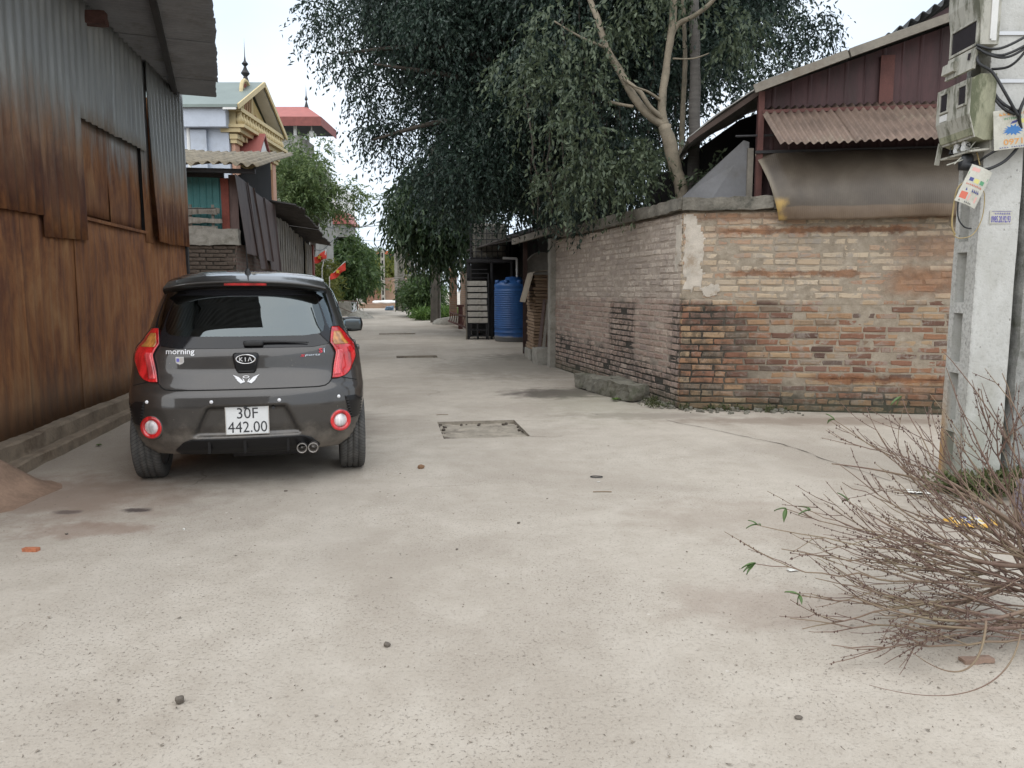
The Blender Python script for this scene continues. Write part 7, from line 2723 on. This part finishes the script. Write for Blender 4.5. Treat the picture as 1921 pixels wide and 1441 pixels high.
# ---- far end of the lane
fg_ = thing("gate_house", "white house with a dark gate closing the end of the lane", "house", (-26.5, 127, 0))
part("wall", MB().span(-4, 4.8, 0, 4, 0, 3.2), M_WHITE, fg_)
gt = part("gate", MB().span(1.2, 3.6, -0.12, -0.003, 0, 2.1), M_STEEL_DARK, fg_)
part("awning", MB().prism([(0.2, -1.6, 2.6), (4.4, -1.6, 2.6), (4.4, -0.003, 3.1), (0.2, -0.003, 3.1)], (0, 0, 0.08)), M_WHITE, fg_)
oh = thing("orange_house", "far house with a bright orange-red upper wall above the trees", "house", (-19.5, 108, 0))
part("wall", MB().span(0, 4.6, 0, 5, 0, 5.6), M_WHITE, oh)
part("upper_wall", MB().span(0, 4.6, -0.05, 4.9, 5.603, 6.7), simple("orange_red_render", (0.52, 0.13, 0.06), 0.8), oh)
M_BRICK_OR = brick_tex("orange_far_brick", (0.36, 0.14, 0.08), (0.27, 0.10, 0.06), (0.30, 0.24, 0.19))
M_BRICK_TAN = brick_tex("tan_far_brick", (0.34, 0.20, 0.125), (0.27, 0.155, 0.10), (0.30, 0.25, 0.20))
solo("brick_wall", MB().rough((0, 0, 0.9), (2.4, 0.3, 1.9), (8, 2, 6), 0.02, 2), M_BRICK_OR, "low orange brick wall left of the lattice pole far down the lane", "wall", (-13.4, 78, 0), R(4))
solo("brick_wall", MB().rough((0, 0, 1.2), (3.4, 0.3, 2.5), (10, 2, 8), 0.02, 2), M_BRICK_TAN, "taller tan brick wall right of the lattice pole far down the lane", "wall", (-9.8, 70, 0), R(-6))
# poles in the distance
lp_ = thing("lattice_pole", "pale concrete pole with dark ladder-like openings far down the lane", "utility pole", (-11.55, 69.5, 0))
mb = MB().span(-0.16, -0.08, -0.15, 0.15, 0, 4.9).span(0.08, 0.16, -0.15, 0.15, 0, 4.9)
for k in range(8):
    mb.span(-0.08, 0.08, -0.14, 0.14, k * 0.66, k * 0.66 + 0.24)
part("shaft", mb, M_CONC, lp_)
part("backing", MB().span(-0.078, 0.078, 0.02, 0.05, 0.0, 4.8), M_STEEL_DARK, lp_)
for (x, y, h, w, lab) in ((-7.65, 51.5, 4.4, 0.24, "slim pale pole beside the black bin down the lane"), (-14.6, 82, 3.2, 0.4, "short whitish post left of the orange brick wall"), (-7.0, 49.0, 5.2, 0.38, "dark mossy pole right beside the slim pale one")):
    mb = MB().rough((0, 0, h / 2), (w, w, h), (2, 2, 16), 0.015, 2)
    solo("utility_pole", mb, M_CONC_DARK if "mossy" in lab else M_CONC, lab, "utility pole", (x, y, 0))
wp2 = thing("old_square_pole", "thick dark weathered pole under the drooping tree on the right", "utility pole", (-3.12, 31.6, 0))
part("shaft", MB().rough((0, 0, 3.5), (0.40, 0.36, 7.0), (3, 3, 26), 0.02, 2).rough((0.06, -0.2, 3.5), (0.10, 0.08, 7.0), (2, 2, 26), 0.02, 2), simple("dark_weathered_concrete", (0.115, 0.105, 0.09), 0.95, var=0.35, sc=3, bump=0.5), wp2)
solo("dustbin", MB().rough((0, 0, 0.62), (0.62, 0.6, 1.25), (4, 4, 6), 0.02, 2).rough((0, 0, 1.29), (0.68, 0.66, 0.09), (4, 4, 2), 0.01, 2), M_STEEL_DARK, "tall black bin beside the slim pale pole", "bin", (-7.25, 50.5, 0))
solo("plastic_bag", MB().rough((0, 0, 0.13), (0.6, 0.5, 0.3), (6, 5, 4), 0.08, 3, rnd=0.5), simple("blue_plastic", (0.16, 0.25, 0.36), 0.5), "crumpled blue plastic bag lying beside the black bin", "bag", (-8.05, 50.8, 0))
pl3 = thing("brick_planter", "low brick-edged planter heaped with white sand in the lane's distance", "planter", (-9.6, 57.5, 0))
part("edge", MB().rough((0, 0, 0.16), (3.2, 1.6, 0.36), (8, 4, 2), 0.03, 2), M_BRICK_TAN, pl3)
part("sand", MB().rough((0.2, 0, 0.42), (2.0, 1.2, 0.30), (8, 6, 4), 0.05, 2, rnd=0.7), M_WHITE, pl3, True)
# overhead wires
wires = [[(590, 405, 26), (640, 432, 38), (719, 416, 52), (760, 425, 40)], [(560, 420, 26), (650, 428, 40), (760, 418, 40)], [(640, 445, 46), (700, 452, 60), (775, 440, 34)], [(600, 372, 28), (660, 378, 40), (745, 370, 26)], [(555, 440, 26), (600, 470, 30), (640, 440, 34), (700, 420, 44)]]
for k, w in enumerate(wires):
    P = [at(*p) for p in w]
    o = solo("overhead_wire", tube_world("w", P, 0.016, None, n=5), M_CABLE, ("thick wire sagging to a peak over the lane", "straight wire just below the sagging one over the lane", "lowest thin wire crossing the lane", "uppermost wire running into the light-green tree", "slack wire looping down past the red flags")[k], "wire")

# ---- unseen house added behind the viewer to darken the car's reflections
bh = thing("reflection_house", "dark grey rendered house front mirrored in the car's tailgate paint", "house", (-2.5, -8.0, 0), R(12))
part("wall", MB().span(-6.0, 4.0, -4.0, 0.0, 0, 3.1), simple("dark_grey_render", (0.10, 0.095, 0.09), 0.9, var=0.25, sc=1.5, bump=0.2), bh)
part("roof", MB().prism([(-6.4, -4.4, 3.103), (-6.4, 0.4, 3.103), (-6.4, -2.0, 4.3)], (10.8, 0, 0)), M_DARKROOF, bh)
dd_ = part("door", MB().span(-1.6, 0.4, 0.003, 0.05, 0, 2.4), M_BROWN_SHEET, bh)
part("handle", MB().span(0.15, 0.2, 0.053, 0.09, 1.0, 1.15), M_STEEL_DARK, dd_)
for x in (-4.5, 1.6):
    w_ = part("window", MB().span(x, x + 1.3, 0.003, 0.05, 0.9, 2.2), M_TRIM, bh)
    part("pane", MB().span(x + 0.08, x + 1.22, 0.053, 0.06, 0.98, 2.12), M_DARKPANE, w_)

# ================================================================ yard clutter beyond the brick wall, right
lean = thing("dark_lean_to", "dark open lean-to roofed with old sheets behind the steel post, right of the lane", "lean-to", (0.9, 13.3, 0), R(13))
part("back_wall", MB().span(1.1, 1.15, 0.2, 9.5, 0, 2.9), M_BLACK_IN, lean)  # near-black wall put in to darken the background
part("far_wall", MB().span(-0.05, 1.1, 8.9, 8.95, 0, 2.7), M_BLACK_IN, lean)
for k in range(3):
    mb = MB()

    def lf2(a, b, k=k):
        yy = 0.1 + (k + a) * 3.0
        return (-0.15 + b * 1.3, yy, 2.42 + 0.25 * b + 0.02 * math.sin(yy / 0.15 * 6.283) + 0.01 * (k % 2))
    mb.sheet(lf2, 120, 3, (0, 0, 0.006))
    part("roof_sheet", mb, M_DARKROOF, lean, True)
part("gutter", MB().bar((-0.21, -1.3, 2.33), (-0.21, 3.0, 2.30), 0.05, 0.12), M_FASCIA, lean)
part("bracket", MB().tube([(-0.18, 0.0, 2.35), (-0.14, 0.4, 2.50), (-0.05, 0.7, 2.52)], 0.015, 6).tube([(-0.2, 1.6, 2.35), (-0.2, 1.6, 2.55), (-0.05, 1.6, 2.55)], 0.015, 6), M_STEEL_DARK, lean)
solo("steel_post", MB().span(-0.045, 0.045, -0.045, 0.045, 0, 2.28), simple("rust_brown_steel", (0.055, 0.03, 0.025), 0.8, 0.1, var=0.4, sc=6), "thin rust-brown steel post in front of the blue water tank", "post", (0.27, 15.97, 0))

# blue water tank
M_BLUE = Mat("blue_tank_plastic", rough=0.42)
_p = M_BLUE.loc()
_n = M_BLUE.noise(M_BLUE.vscale(_p, (1, 1, 0.5)), 3, 5, 0.6)
_z = M_BLUE.sep(_p)[2]
M_BLUE.col(M_BLUE.mix(M_BLUE.step(M_BLUE.math('ADD', _z, M_BLUE.math('MULTIPLY', _n, 0.15)), 0.24, 0.18), M_BLUE.ramp(_n, [(0.3, (0.018, 0.075, 0.24)), (0.7, (0.035, 0.125, 0.34))]), (0.16, 0.165, 0.17)))
M_BLUE = M_BLUE.m
tk = thing("blue_water_tank", "upright blue ribbed plastic water tank behind the steel post", "water tank", (0.04, 19.95, 0))
prof = [(0.0, 0.0), (0.47, 0.0), (0.49, 0.03)]
z = 0.10
while z < 1.30:
    prof += [(0.492, z), (0.503, z + 0.012), (0.503, z + 0.024), (0.492, z + 0.036)]
    z += 0.055 if z > 0.25 else 0.12
prof += [(0.49, 1.36), (0.50, 1.40), (0.49, 1.46), (0.40, 1.53), (0.22, 1.57), (0.20, 1.64), (0.0, 1.65)]
part("body", MB().lathe(prof, 40), M_BLUE, tk, True)
for a in (200, 245, 290, 335, 20):
    part("lug", MB().lathe([(0.0, -0.05), (0.06, -0.04), (0.075, 0.0), (0.06, 0.05), (0.0, 0.06)], 10, (0.43 * math.cos(R(a)), 0.43 * math.sin(R(a)), 1.51)), M_BLUE, tk, True)
part("pipe", MB().tube([(-0.28, -0.10, 2.12), (0.08, -0.10, 2.11), (0.085, -0.10, 2.09), (0.09, -0.10, 1.6)], 0.03, 8), M_WHITEPL, tk)

# caged container on a steel stand
ib = thing("caged_container", "translucent water container in a wire cage on a stand above the white trays", "container", (-0.60, 21.2, 0))
part("bottle", MB().rough((0, 0, 2.62), (0.92, 0.9, 0.92), (8, 8, 8), 0.01, 2, rnd=0.12), simple("milky_dirty_plastic", (0.20, 0.19, 0.16), 0.6, var=0.3, sc=3), ib, True)
mb = MB()
for z in np.linspace(2.16, 3.12, 7):
    for a, b in (((-0.5, -0.5), (0.5, -0.5)), ((0.5, -0.5), (0.5, 0.5)), ((0.5, 0.5), (-0.5, 0.5)), ((-0.5, 0.5), (-0.5, -0.5))):
        mb.bar((*a, z), (*b, z), 0.022, 0.022)
for t in np.linspace(-0.5, 0.5, 8):
    for s_ in (-0.512, 0.512):
        mb.bar((t, s_, 2.14), (t, s_, 3.13), 0.02, 0.02)
        mb.bar((s_, t, 2.14), (s_, t, 3.13), 0.02, 0.02)
part("cage", mb, M_STEEL_DARK, ib)
part("platform", MB().span(-0.62, 0.62, -0.55, 0.55, 2.04, 2.13), M_STEEL_DARK, ib)
for x in (-0.58, 0.05, 0.58):
    for y in (-0.5, 0.5):
        part("leg", MB().span(x - 0.03, x + 0.03, y - 0.03, y + 0.03, 0, 2.04), M_STEEL_DARK, ib)
part("panel", MB().span(0.09, 0.56, 0.40, 0.44, 0, 2.03), M_BLACK_IN, ib)
# second cage seen dimly under the great tree
ib2 = thing("caged_container", "second wire-caged container half hidden in the great tree's foliage", "container", (0.95, 17.6, 0))
part("bottle", MB().rough((0, 0, 3.2), (0.8, 0.8, 0.9), (6, 6, 6), 0.01, 2, rnd=0.12), simple("milky_grey_plastic", (0.24, 0.24, 0.22), 0.6, var=0.2, sc=3), ib2, True)  # plain pale grey plastic
mb = MB()
for t in np.linspace(-0.46, 0.46, 7):
    mb.bar((t, -0.46, 2.7), (t, -0.46, 3.7), 0.025, 0.025)
    mb.bar((-0.46, t, 2.7), (-0.46, t, 3.7), 0.025, 0.025)
for z in (2.72, 3.0, 3.3, 3.6):
    mb.bar((-0.46, -0.47, z), (0.46, -0.47, z), 0.025, 0.025)
    mb.bar((-0.47, -0.46, z), (-0.47, 0.46, z), 0.025, 0.025)
part("cage", mb, M_STEEL_DARK, ib2)
for x in (-0.42, 0.42):
    for y in (-0.42, 0.42):
        part("leg", MB().span(x - 0.03, x + 0.03, y - 0.03, y + 0.03, 0, 2.75), M_STEEL_DARK, ib2)

# stack of white trays on a dark rack
rk = thing("steel_rack", "dark open steel rack under the stack of white trays", "rack", (-0.92, 20.75, 0))
for x in (-0.24, 0.0, 0.24):
    for y in (-0.2, 0.2):
        part("leg", MB().span(x - 0.02, x + 0.02, y - 0.02, y + 0.02, 0, 0.42), M_STEEL_DARK, rk)
for z in (0.08, 0.24, 0.42):
    part("shelf", MB().span(-0.27, 0.27, -0.23, 0.23, z, z + 0.025), M_STEEL_DARK, rk)
tray_m = MB()
tray_m.span(-0.26, 0.26, -0.25, 0.25, 0.0, 0.03).span(-0.26, 0.26, -0.252, -0.225, 0.03, 0.125).span(-0.26, 0.26, 0.225, 0.25, 0.03, 0.125).span(-0.262, -0.24, -0.225, 0.225, 0.03, 0.125).span(0.24, 0.262, -0.225, 0.225, 0.03, 0.125)
tme = tray_m.mesh("tray")
M_TRAY = simple("chalky_white_tray", (0.52, 0.49, 0.43), 0.85, var=0.25, sc=6, bump=0.2, dirt=(0.26, 0.23, 0.18))
tme.materials.append(M_TRAY)
names = ("lowest", "second from the bottom", "third from the bottom", "middle", "third from the top", "second from the top", "topmost")
for k in range(7):
    o = bpy.data.objects.new("white_tray", tme)
    COL.objects.link(o)
    o.location = (-0.92 + random.uniform(-0.012, 0.012), 20.75, 0.446 + k * 0.163)
    o.rotation_euler = (0, 0, random.uniform(-0.02, 0.02))
    tag(o, "chalky white tray, %s of the stack beside the blue tank" % names[k], "tray", "stacked white trays")
tray_rack = thing("tray_frame", "grey upright frame holding the white trays", "frame", (-0.92, 20.75, 0))
for x in (-0.29, 0.29):
    part("upright", MB().span(x - 0.018, x + 0.018, -0.27, -0.235, 0, 1.75), M_FASCIA if x < 0 else M_STEEL_DARK, tray_rack)
for k in range(7):
    part("runner", MB().span(-0.27, 0.27, -0.16, 0.16, 0.4465 + k * 0.163 - 0.0315, 0.4465 + k * 0.163 - 0.003), M_STEEL_DARK, tray_rack)
part("top_grid", MB().span(-0.29, 0.29, -0.25, 0.25, 1.62, 1.64).span(-0.27, 0.27, -0.25, -0.23, 1.74, 1.76).span(-0.27, 0.27, -0.25, -0.23, 1.84, 1.86), M_STEEL_DARK, tray_rack)

# stack of reclaimed planks with a cloth over it
M_PLANK = simple("sawn_plank", (0.27, 0.185, 0.12), 0.9, var=0.35, sc=5, bump=0.4, stretch=(1, 5, 5), dirt=(0.14, 0.10, 0.07))
pme = []
for k in range(4):
    me = MB().rough((0, 0, 0), (0.30, 1.0, 0.045), (5, 10, 2), 0.010, 5, seed=k * 3).mesh("plank")
    me.materials.append(M_PLANK)
    pme.append(me)
rp = random.Random(2)
zb = 0.23
n = 0
ords = ["%s plank" % q for q in ("lowest", "2nd", "3rd", "4th", "5th", "6th", "7th", "8th", "9th", "10th", "11th", "12th", "13th", "14th", "15th", "16th", "17th", "18th", "19th", "20th", "21st", "22nd", "23rd", "topmost")]
for side in (0, 1):
    for k in range(24):
        o = bpy.data.objects.new("timber_plank", pme[rp.randrange(4)])
        COL.objects.link(o)
        o.location = (0.50 + side * 0.325 + rp.uniform(-0.02, 0.02) - 0.0025 * k * 0, 14.75 + rp.uniform(-0.05, 0.05), zb + k * 0.058)
        o.rotation_euler = (0, rp.uniform(-0.01, 0.01), R(6) + rp.uniform(-0.03, 0.03))
        tag(o, "%s of the %s plank stack beside the concrete post, counted from below" % (ords[k], ("left", "right")[side]), "plank", "stacked planks by the concrete post")
solo("stack_footing", MB().rough((0, 0, 0.095), (0.72, 0.9, 0.19), (6, 6, 3), 0.015, 4), M_CONC, "concrete footing under the two stacks of planks", "footing", (0.66, 14.75, 0), R(6))
mb = MB()


def cf(a, b):
    x = -0.30 + a * 0.85
    y = -0.52 + b * 0.9
    z = 0.02 + 0.012 * fbm((x * 5, y * 5, 1))
    if x < -0.02:
        z -= (-0.02 - x) * 1.9
        x = x * 0.55 - 0.01
    return (x, y, z + 0.06 * (a - 0.3))


mb.sheet(cf, 22, 10, (0, 0, 0.004))
solo("canvas_cloth", mb, simple("dirty_canvas", (0.30, 0.25, 0.19), 0.95, var=0.2, sc=5, bump=0.3), "dirty canvas cloth draped over the top of the plank stacks", "cloth", (0.36, 14.55, zb + 24 * 0.058 - 0.01), R(6), smooth=True)
for k in range(5):
    mb = MB().box((0, 0, 0.55), (0.055, 0.03, 1.15), rx=R(-8), ry=R(6))
    solo("leaning_batten", mb, M_GREY_WOOD if k % 2 else M_BROWN_SHEET, ("leftmost", "second from left", "middle", "second from right", "rightmost")[k] + " dark batten leaning against the plank stacks", "batten", (0.53 + 0.075 * k, 14.02, 0.02), 0, "battens leaning on the planks")
solo("brick_block", MB().rough((0, 0, 0.14), (0.30, 0.5, 0.29), (4, 5, 4), 0.02, 4), M_CONC, "rough masonry block at the foot of the concrete post", "block", (0.56, 13.65, 0), R(10))
bs_ = MB().lathe([(0.0, 0.02), (0.15, 0.02), (0.19, 0.17), (0.20, 0.17), (0.16, 0.0), (0.0, 0.0)], 20)
solo("basin", bs_, M_STEEL_DARK, "dark grey basin on the ground beside the steel post", "basin", (0.42, 15.3, 0), smooth=True)
solo("round_tray", MB().lathe([(0.0, -0.02), (0.30, -0.02), (0.33, -0.05), (0.35, -0.05), (0.35, 0.0), (0.0, 0.01)], 28, (0, 0, 0.36), 'y'), simple("grey_woven_tray", (0.17, 0.16, 0.14), 0.9, var=0.25, sc=12, bump=0.4), "large round grey tray standing on edge behind the plank stacks", "tray", (0.63, 16.9, 1.42), smooth=True)
solo("timber_shelf", MB().span(-0.5, 0.5, -0.3, 0.3, 1.36, 1.42).span(-0.46, -0.40, -0.26, -0.2, 0, 1.36).span(0.40, 0.46, -0.26, -0.2, 0, 1.36).span(-0.46, -0.40, 0.2, 0.26, 0, 1.36).span(0.40, 0.46, 0.2, 0.26, 0, 1.36), M_BROWN_SHEET, "plain dark timber shelf carrying the round grey tray", "shelf", (0.75, 17.0, 0))

# brick hut and low wall further on
hut = thing("brick_hut", "small tan brick hut with a ragged sheet roof beside the dark weathered pole", "hut", (-1.55, 27.0, 0), R(6))
part("wall", MB().rough((0.0, 1.6, 1.05), (0.22, 4.6, 2.1), (2, 24, 12), 0.02, 2), M_BRICK_TAN, hut)
part("front_wall", MB().rough((0.9, -0.8, 1.05), (1.6, 0.2, 2.1), (8, 2, 10), 0.02, 2), M_BRICK_TAN, hut)
part("pillar", MB().span(-0.55, -0.30, 3.4, 3.7, 0, 2.2).span(-0.30, -0.25, 3.3, 3.4, 0, 2.0), M_BRICK_TAN, hut)
part("curtain", MB().sheet(lambda a, b: (-0.18 + 0.03 * math.sin(a * 30), 0.2 + a * 2.2, 2.0 + b * 0.85), 40, 3, (0.004, 0, 0)), M_FASCIA, hut)
part("roof", MB().sheet(lambda a, b: (-0.6 + a * 2.2, -1.0 + b * 5.2, 2.85 + 0.3 * a + 0.03 * math.sin(b * 60)), 4, 60, (0, 0, 0.01)), M_DARKROOF, hut)
# steel ladder lying on the ground
A, B = Vector((-2.35, 28.6, 0.18)), Vector((-0.95, 21.9, 0.12))
ld = thing("steel_ladder", "rusty red steel ladder lying along the hut's foot", "ladder", A)
off = Vector((0.05, 0.0, 0.32))
part("rail", MB().bar((0, 0, 0), B - A, 0.05, 0.05), M_RED_POST, ld)
part("rail", MB().bar(off, B - A + off, 0.05, 0.05), M_RED_POST, ld)
for k in range(12):
    q = (B - A) * ((k + 0.5) / 12)
    part("rung", MB().bar(q, q + off, 0.03, 0.03, (1, 0, 0)), M_RED_POST, ld)
solo("bollard", MB().tube([(0, 0, 0), (0, 0, 0.75)], 0.08, 10).tube([(0, 0, 0.75), (0, 0, 0.82)], 0.13, 10), M_RED_POST, "short rust-red capped post standing by the ladder's end", "post", (-1.75, 26.2, 0))
solo("earth_mound", MB().rough((0, 0, 0.0), (1.6, 1.4, 0.55), (8, 8, 4), 0.06, 2, rnd=0.75), M_CONC, "grey heap of sand against the brick hut's corner pillar", "mound", (-2.3, 30.0, 0), smooth=True)

# ================================================================ litter on the lane


def g0(px, py):
    x = (px - 960.5) / 1443.0
    v = (720.5 - py) / 1443.0
    dy = math.cos(PITCH) + v * math.sin(PITCH)
    dz = -math.sin(PITCH) + v * math.cos(PITCH)
    t = -EYE / dz
    return Vector((x * t, dy * t, 0))


M_STONE = simple("dull_stone", (0.13, 0.11, 0.09), 0.9, var=0.3, sc=20, bump=0.3)
M_BRICKBIT = simple("orange_brick_bit", (0.42, 0.15, 0.075), 0.9, var=0.25, sc=25, bump=0.3)
M_PAPER = simple("white_paper", (0.62, 0.61, 0.57), 0.8, var=0.08, sc=10)
for (px, py, s_, mat, lab) in ((790, 879, (0.055, 0.035, 0.030), simple("brown_clod", (0.20, 0.115, 0.065), 0.95, sc=20), "brown chunk of brick on the lane right of the car's rear wheel"),
                               (337, 1319, (0.030, 0.026, 0.024), M_STONE, "dark pebble at the lower left of the lane"), (726, 1213, (0.022, 0.02, 0.018), M_STONE, "round pebble in the middle of the foreground lane"),
                               (973, 982, (0.022, 0.014, 0.010), M_STONE, "tiny dark pebble in the centre of the lane"), (1498, 1348, (0.026, 0.018, 0.010), M_STONE, "flat pebble below the heap of pruned branches"),
                               (857, 1031, (0.020, 0.014, 0.005), M_STONE, "thin flake of stone left of the lane's centre"), (345, 994, (0.014, 0.012, 0.010), M_PAPER, "pale pebble behind the car on the lane"),
                               (125, 1003, (0.02, 0.014, 0.01), M_STONE, "small dark pebble on the reddish earth at left"), (536, 1040 - 118, (0.022, 0.016, 0.010), M_STONE, "dark crumb on the lane behind the car's bumper")):
    p = g0(px, py)
    mb = MB().rough((0, 0, s_[2] * 0.42), s_, (6, 6, 5), s_[2] * 0.2, 40, rnd=0.8, seed=px)
    solo("pebble", mb, mat, lab, "stone", p, random.random() * 3)
solo("brick_fragment", MB().rough((0, 0, 0.008), (0.075, 0.028, 0.018), (5, 3, 2), 0.004, 30), M_BRICKBIT, "flat orange brick fragment at the lane's far left", "brick fragment", g0(58, 1034), R(-4))
mb = MB()
mb.sheet(lambda a, b: ((a - 0.5) * 0.05, (b - 0.5) * 0.03, 0.006 + 0.006 * fbm((a * 3, b * 3, 2))), 6, 4, (0, 0, 0.001))
solo("paper_scrap", mb, M_PAPER, "white paper scrap left of the heap of pruned branches", "paper", g0(1487, 1071), 0.3)
mb = MB()
mb.sheet(lambda a, b: ((a - 0.5) * 0.14, (b - 0.5) * 0.07, 0.012 + 0.016 * fbm((a * 3, b * 3, 5))), 8, 5, (0, 0, 0.001))
solo("paper_scrap", mb, M_PAPER, "crumpled white paper at the foot of the whitish pole", "paper", g0(1722, 926), -0.2)
mb = MB()
mb.sheet(lambda a, b: ((a - 0.5) * 0.022, (b - 0.5) * 0.012, 0.004), 2, 2, (0, 0, 0.001))
solo("paper_scrap", mb, M_PAPER, "tiny white scrap below the bent wire ring on the lane", "paper", g0(1123, 905), 0.5)
mb = MB().tube([(0.042 * math.cos(t), 0.022 * math.sin(t), 0.006) for t in np.linspace(0, 6.0, 20)], 0.0035, 5)
solo("wire_ring", mb, M_STEEL_DARK, "bent dark wire ring lying right of the lane's centre", "wire", g0(1119, 896), -0.1)
solo("twig", MB().tube([(-0.06, 0, 0.005), (0.0, 0.004, 0.006), (0.06, 0, 0.005)], 0.0035, 5), M_TWIG, "single dry twig lying below the wire ring", "twig", g0(1130, 924), 0.0)
solo("twig", MB().tube([(-0.05, 0, 0.005), (0.0, 0.01, 0.006), (0.07, 0.0, 0.005)], 0.003, 5), M_TWIG, "thin dry twig on the lane above the sunken patch", "twig", g0(828, 779), 0.1)
# crisp packet by the pole
pk = thing("crisp_packet", "crumpled orange, white and blue food packet behind the pruned branches", "packet", g0(1822, 983), R(10))
pkm = MB()
pkm.sheet(lambda a, b: ((a - 0.5) * 0.30 * (1 - 0.2 * (2 * b - 1) ** 2), (b - 0.5) * 0.20 * (1 - 0.25 * (2 * a - 1) ** 2), 0.012 + 0.022 * abs(math.sin(a * 3.1) * math.sin(b * 3.1)) + 0.010 * fbm((a * 5, b * 5, 2))), 18, 12, (0, 0, 0.001))
mp = Mat("printed_foil", rough=0.3)
_p = mp.loc()
_v = mp.n("ShaderNodeTexVoronoi")
mp.put(_v.inputs["Vector"], _p)
_v.inputs["Scale"].default_value = 32
_l = mp.n("ShaderNodeVectorMath", operation='LENGTH')
mp.put(_l.inputs[0], mp.vscale(_p, (1, 1.35, 0)))
mp.col(mp.mix(mp.step(_l.outputs["Value"], 0.095, 0.108), mp.ramp(mp.sep(_v.outputs["Color"])[0], [(0.0, (0.62, 0.60, 0.52)), (0.35, (0.60, 0.58, 0.50)), (0.45, (0.05, 0.09, 0.32)), (0.62, (0.62, 0.42, 0.08)), (0.8, (0.10, 0.11, 0.12)), (1.0, (0.6, 0.58, 0.5))], 'CONSTANT'), (0.62, 0.36, 0.07)))
part("foil", pkm, mp.m, pk, True)
solo("plastic_bag", MB().rough((0, 0, 0.14), (0.22, 0.3, 0.32), (6, 6, 6), 0.05, 6, rnd=0.3), simple("mauve_plastic", (0.26, 0.23, 0.27), 0.5, var=0.2, sc=5), "mauve plastic bag at the right edge behind the pruned branches", "bag", (2.90, 4.05, 0), 0.2, smooth=True)
solo("brick_fragment", MB().rough((0, 0, 0.008), (0.11, 0.035, 0.016), (6, 4, 2), 0.006, 20), simple("dusty_brick_bit", (0.27, 0.185, 0.14), 0.95, sc=20), "dusty brick sliver under the near edge of the pruned branches", "brick fragment", g0(1832, 1242), R(4))
# fine grit over the near lane
mb = MB()
gr_ = random.Random(21)
tet = [(0, 1, 2), (0, 2, 3), (0, 3, 1), (1, 3, 2)]
for k in range(2600):
    px, py = gr_.uniform(0, 1921), 820 + 620 * gr_.random() ** 1.3
    p = g0(px, py)
    s_ = gr_.uniform(0.0012, 0.0036) * (1.8 if gr_.random() < 0.05 else 1)
    mb.add([p + Vector((gr_.gauss(0, s_), gr_.gauss(0, s_), max(0.001, gr_.gauss(s_, s_ * 0.5)))) for _ in range(4)], tet)
o = link("grit", mb.mesh("grit"), simple("grit", (0.22, 0.19, 0.155), 0.95, var=0.7, sc=50, bump=0.0))
o["kind"] = "stuff"
o["label"] = "loose grit scattered over the concrete lane"
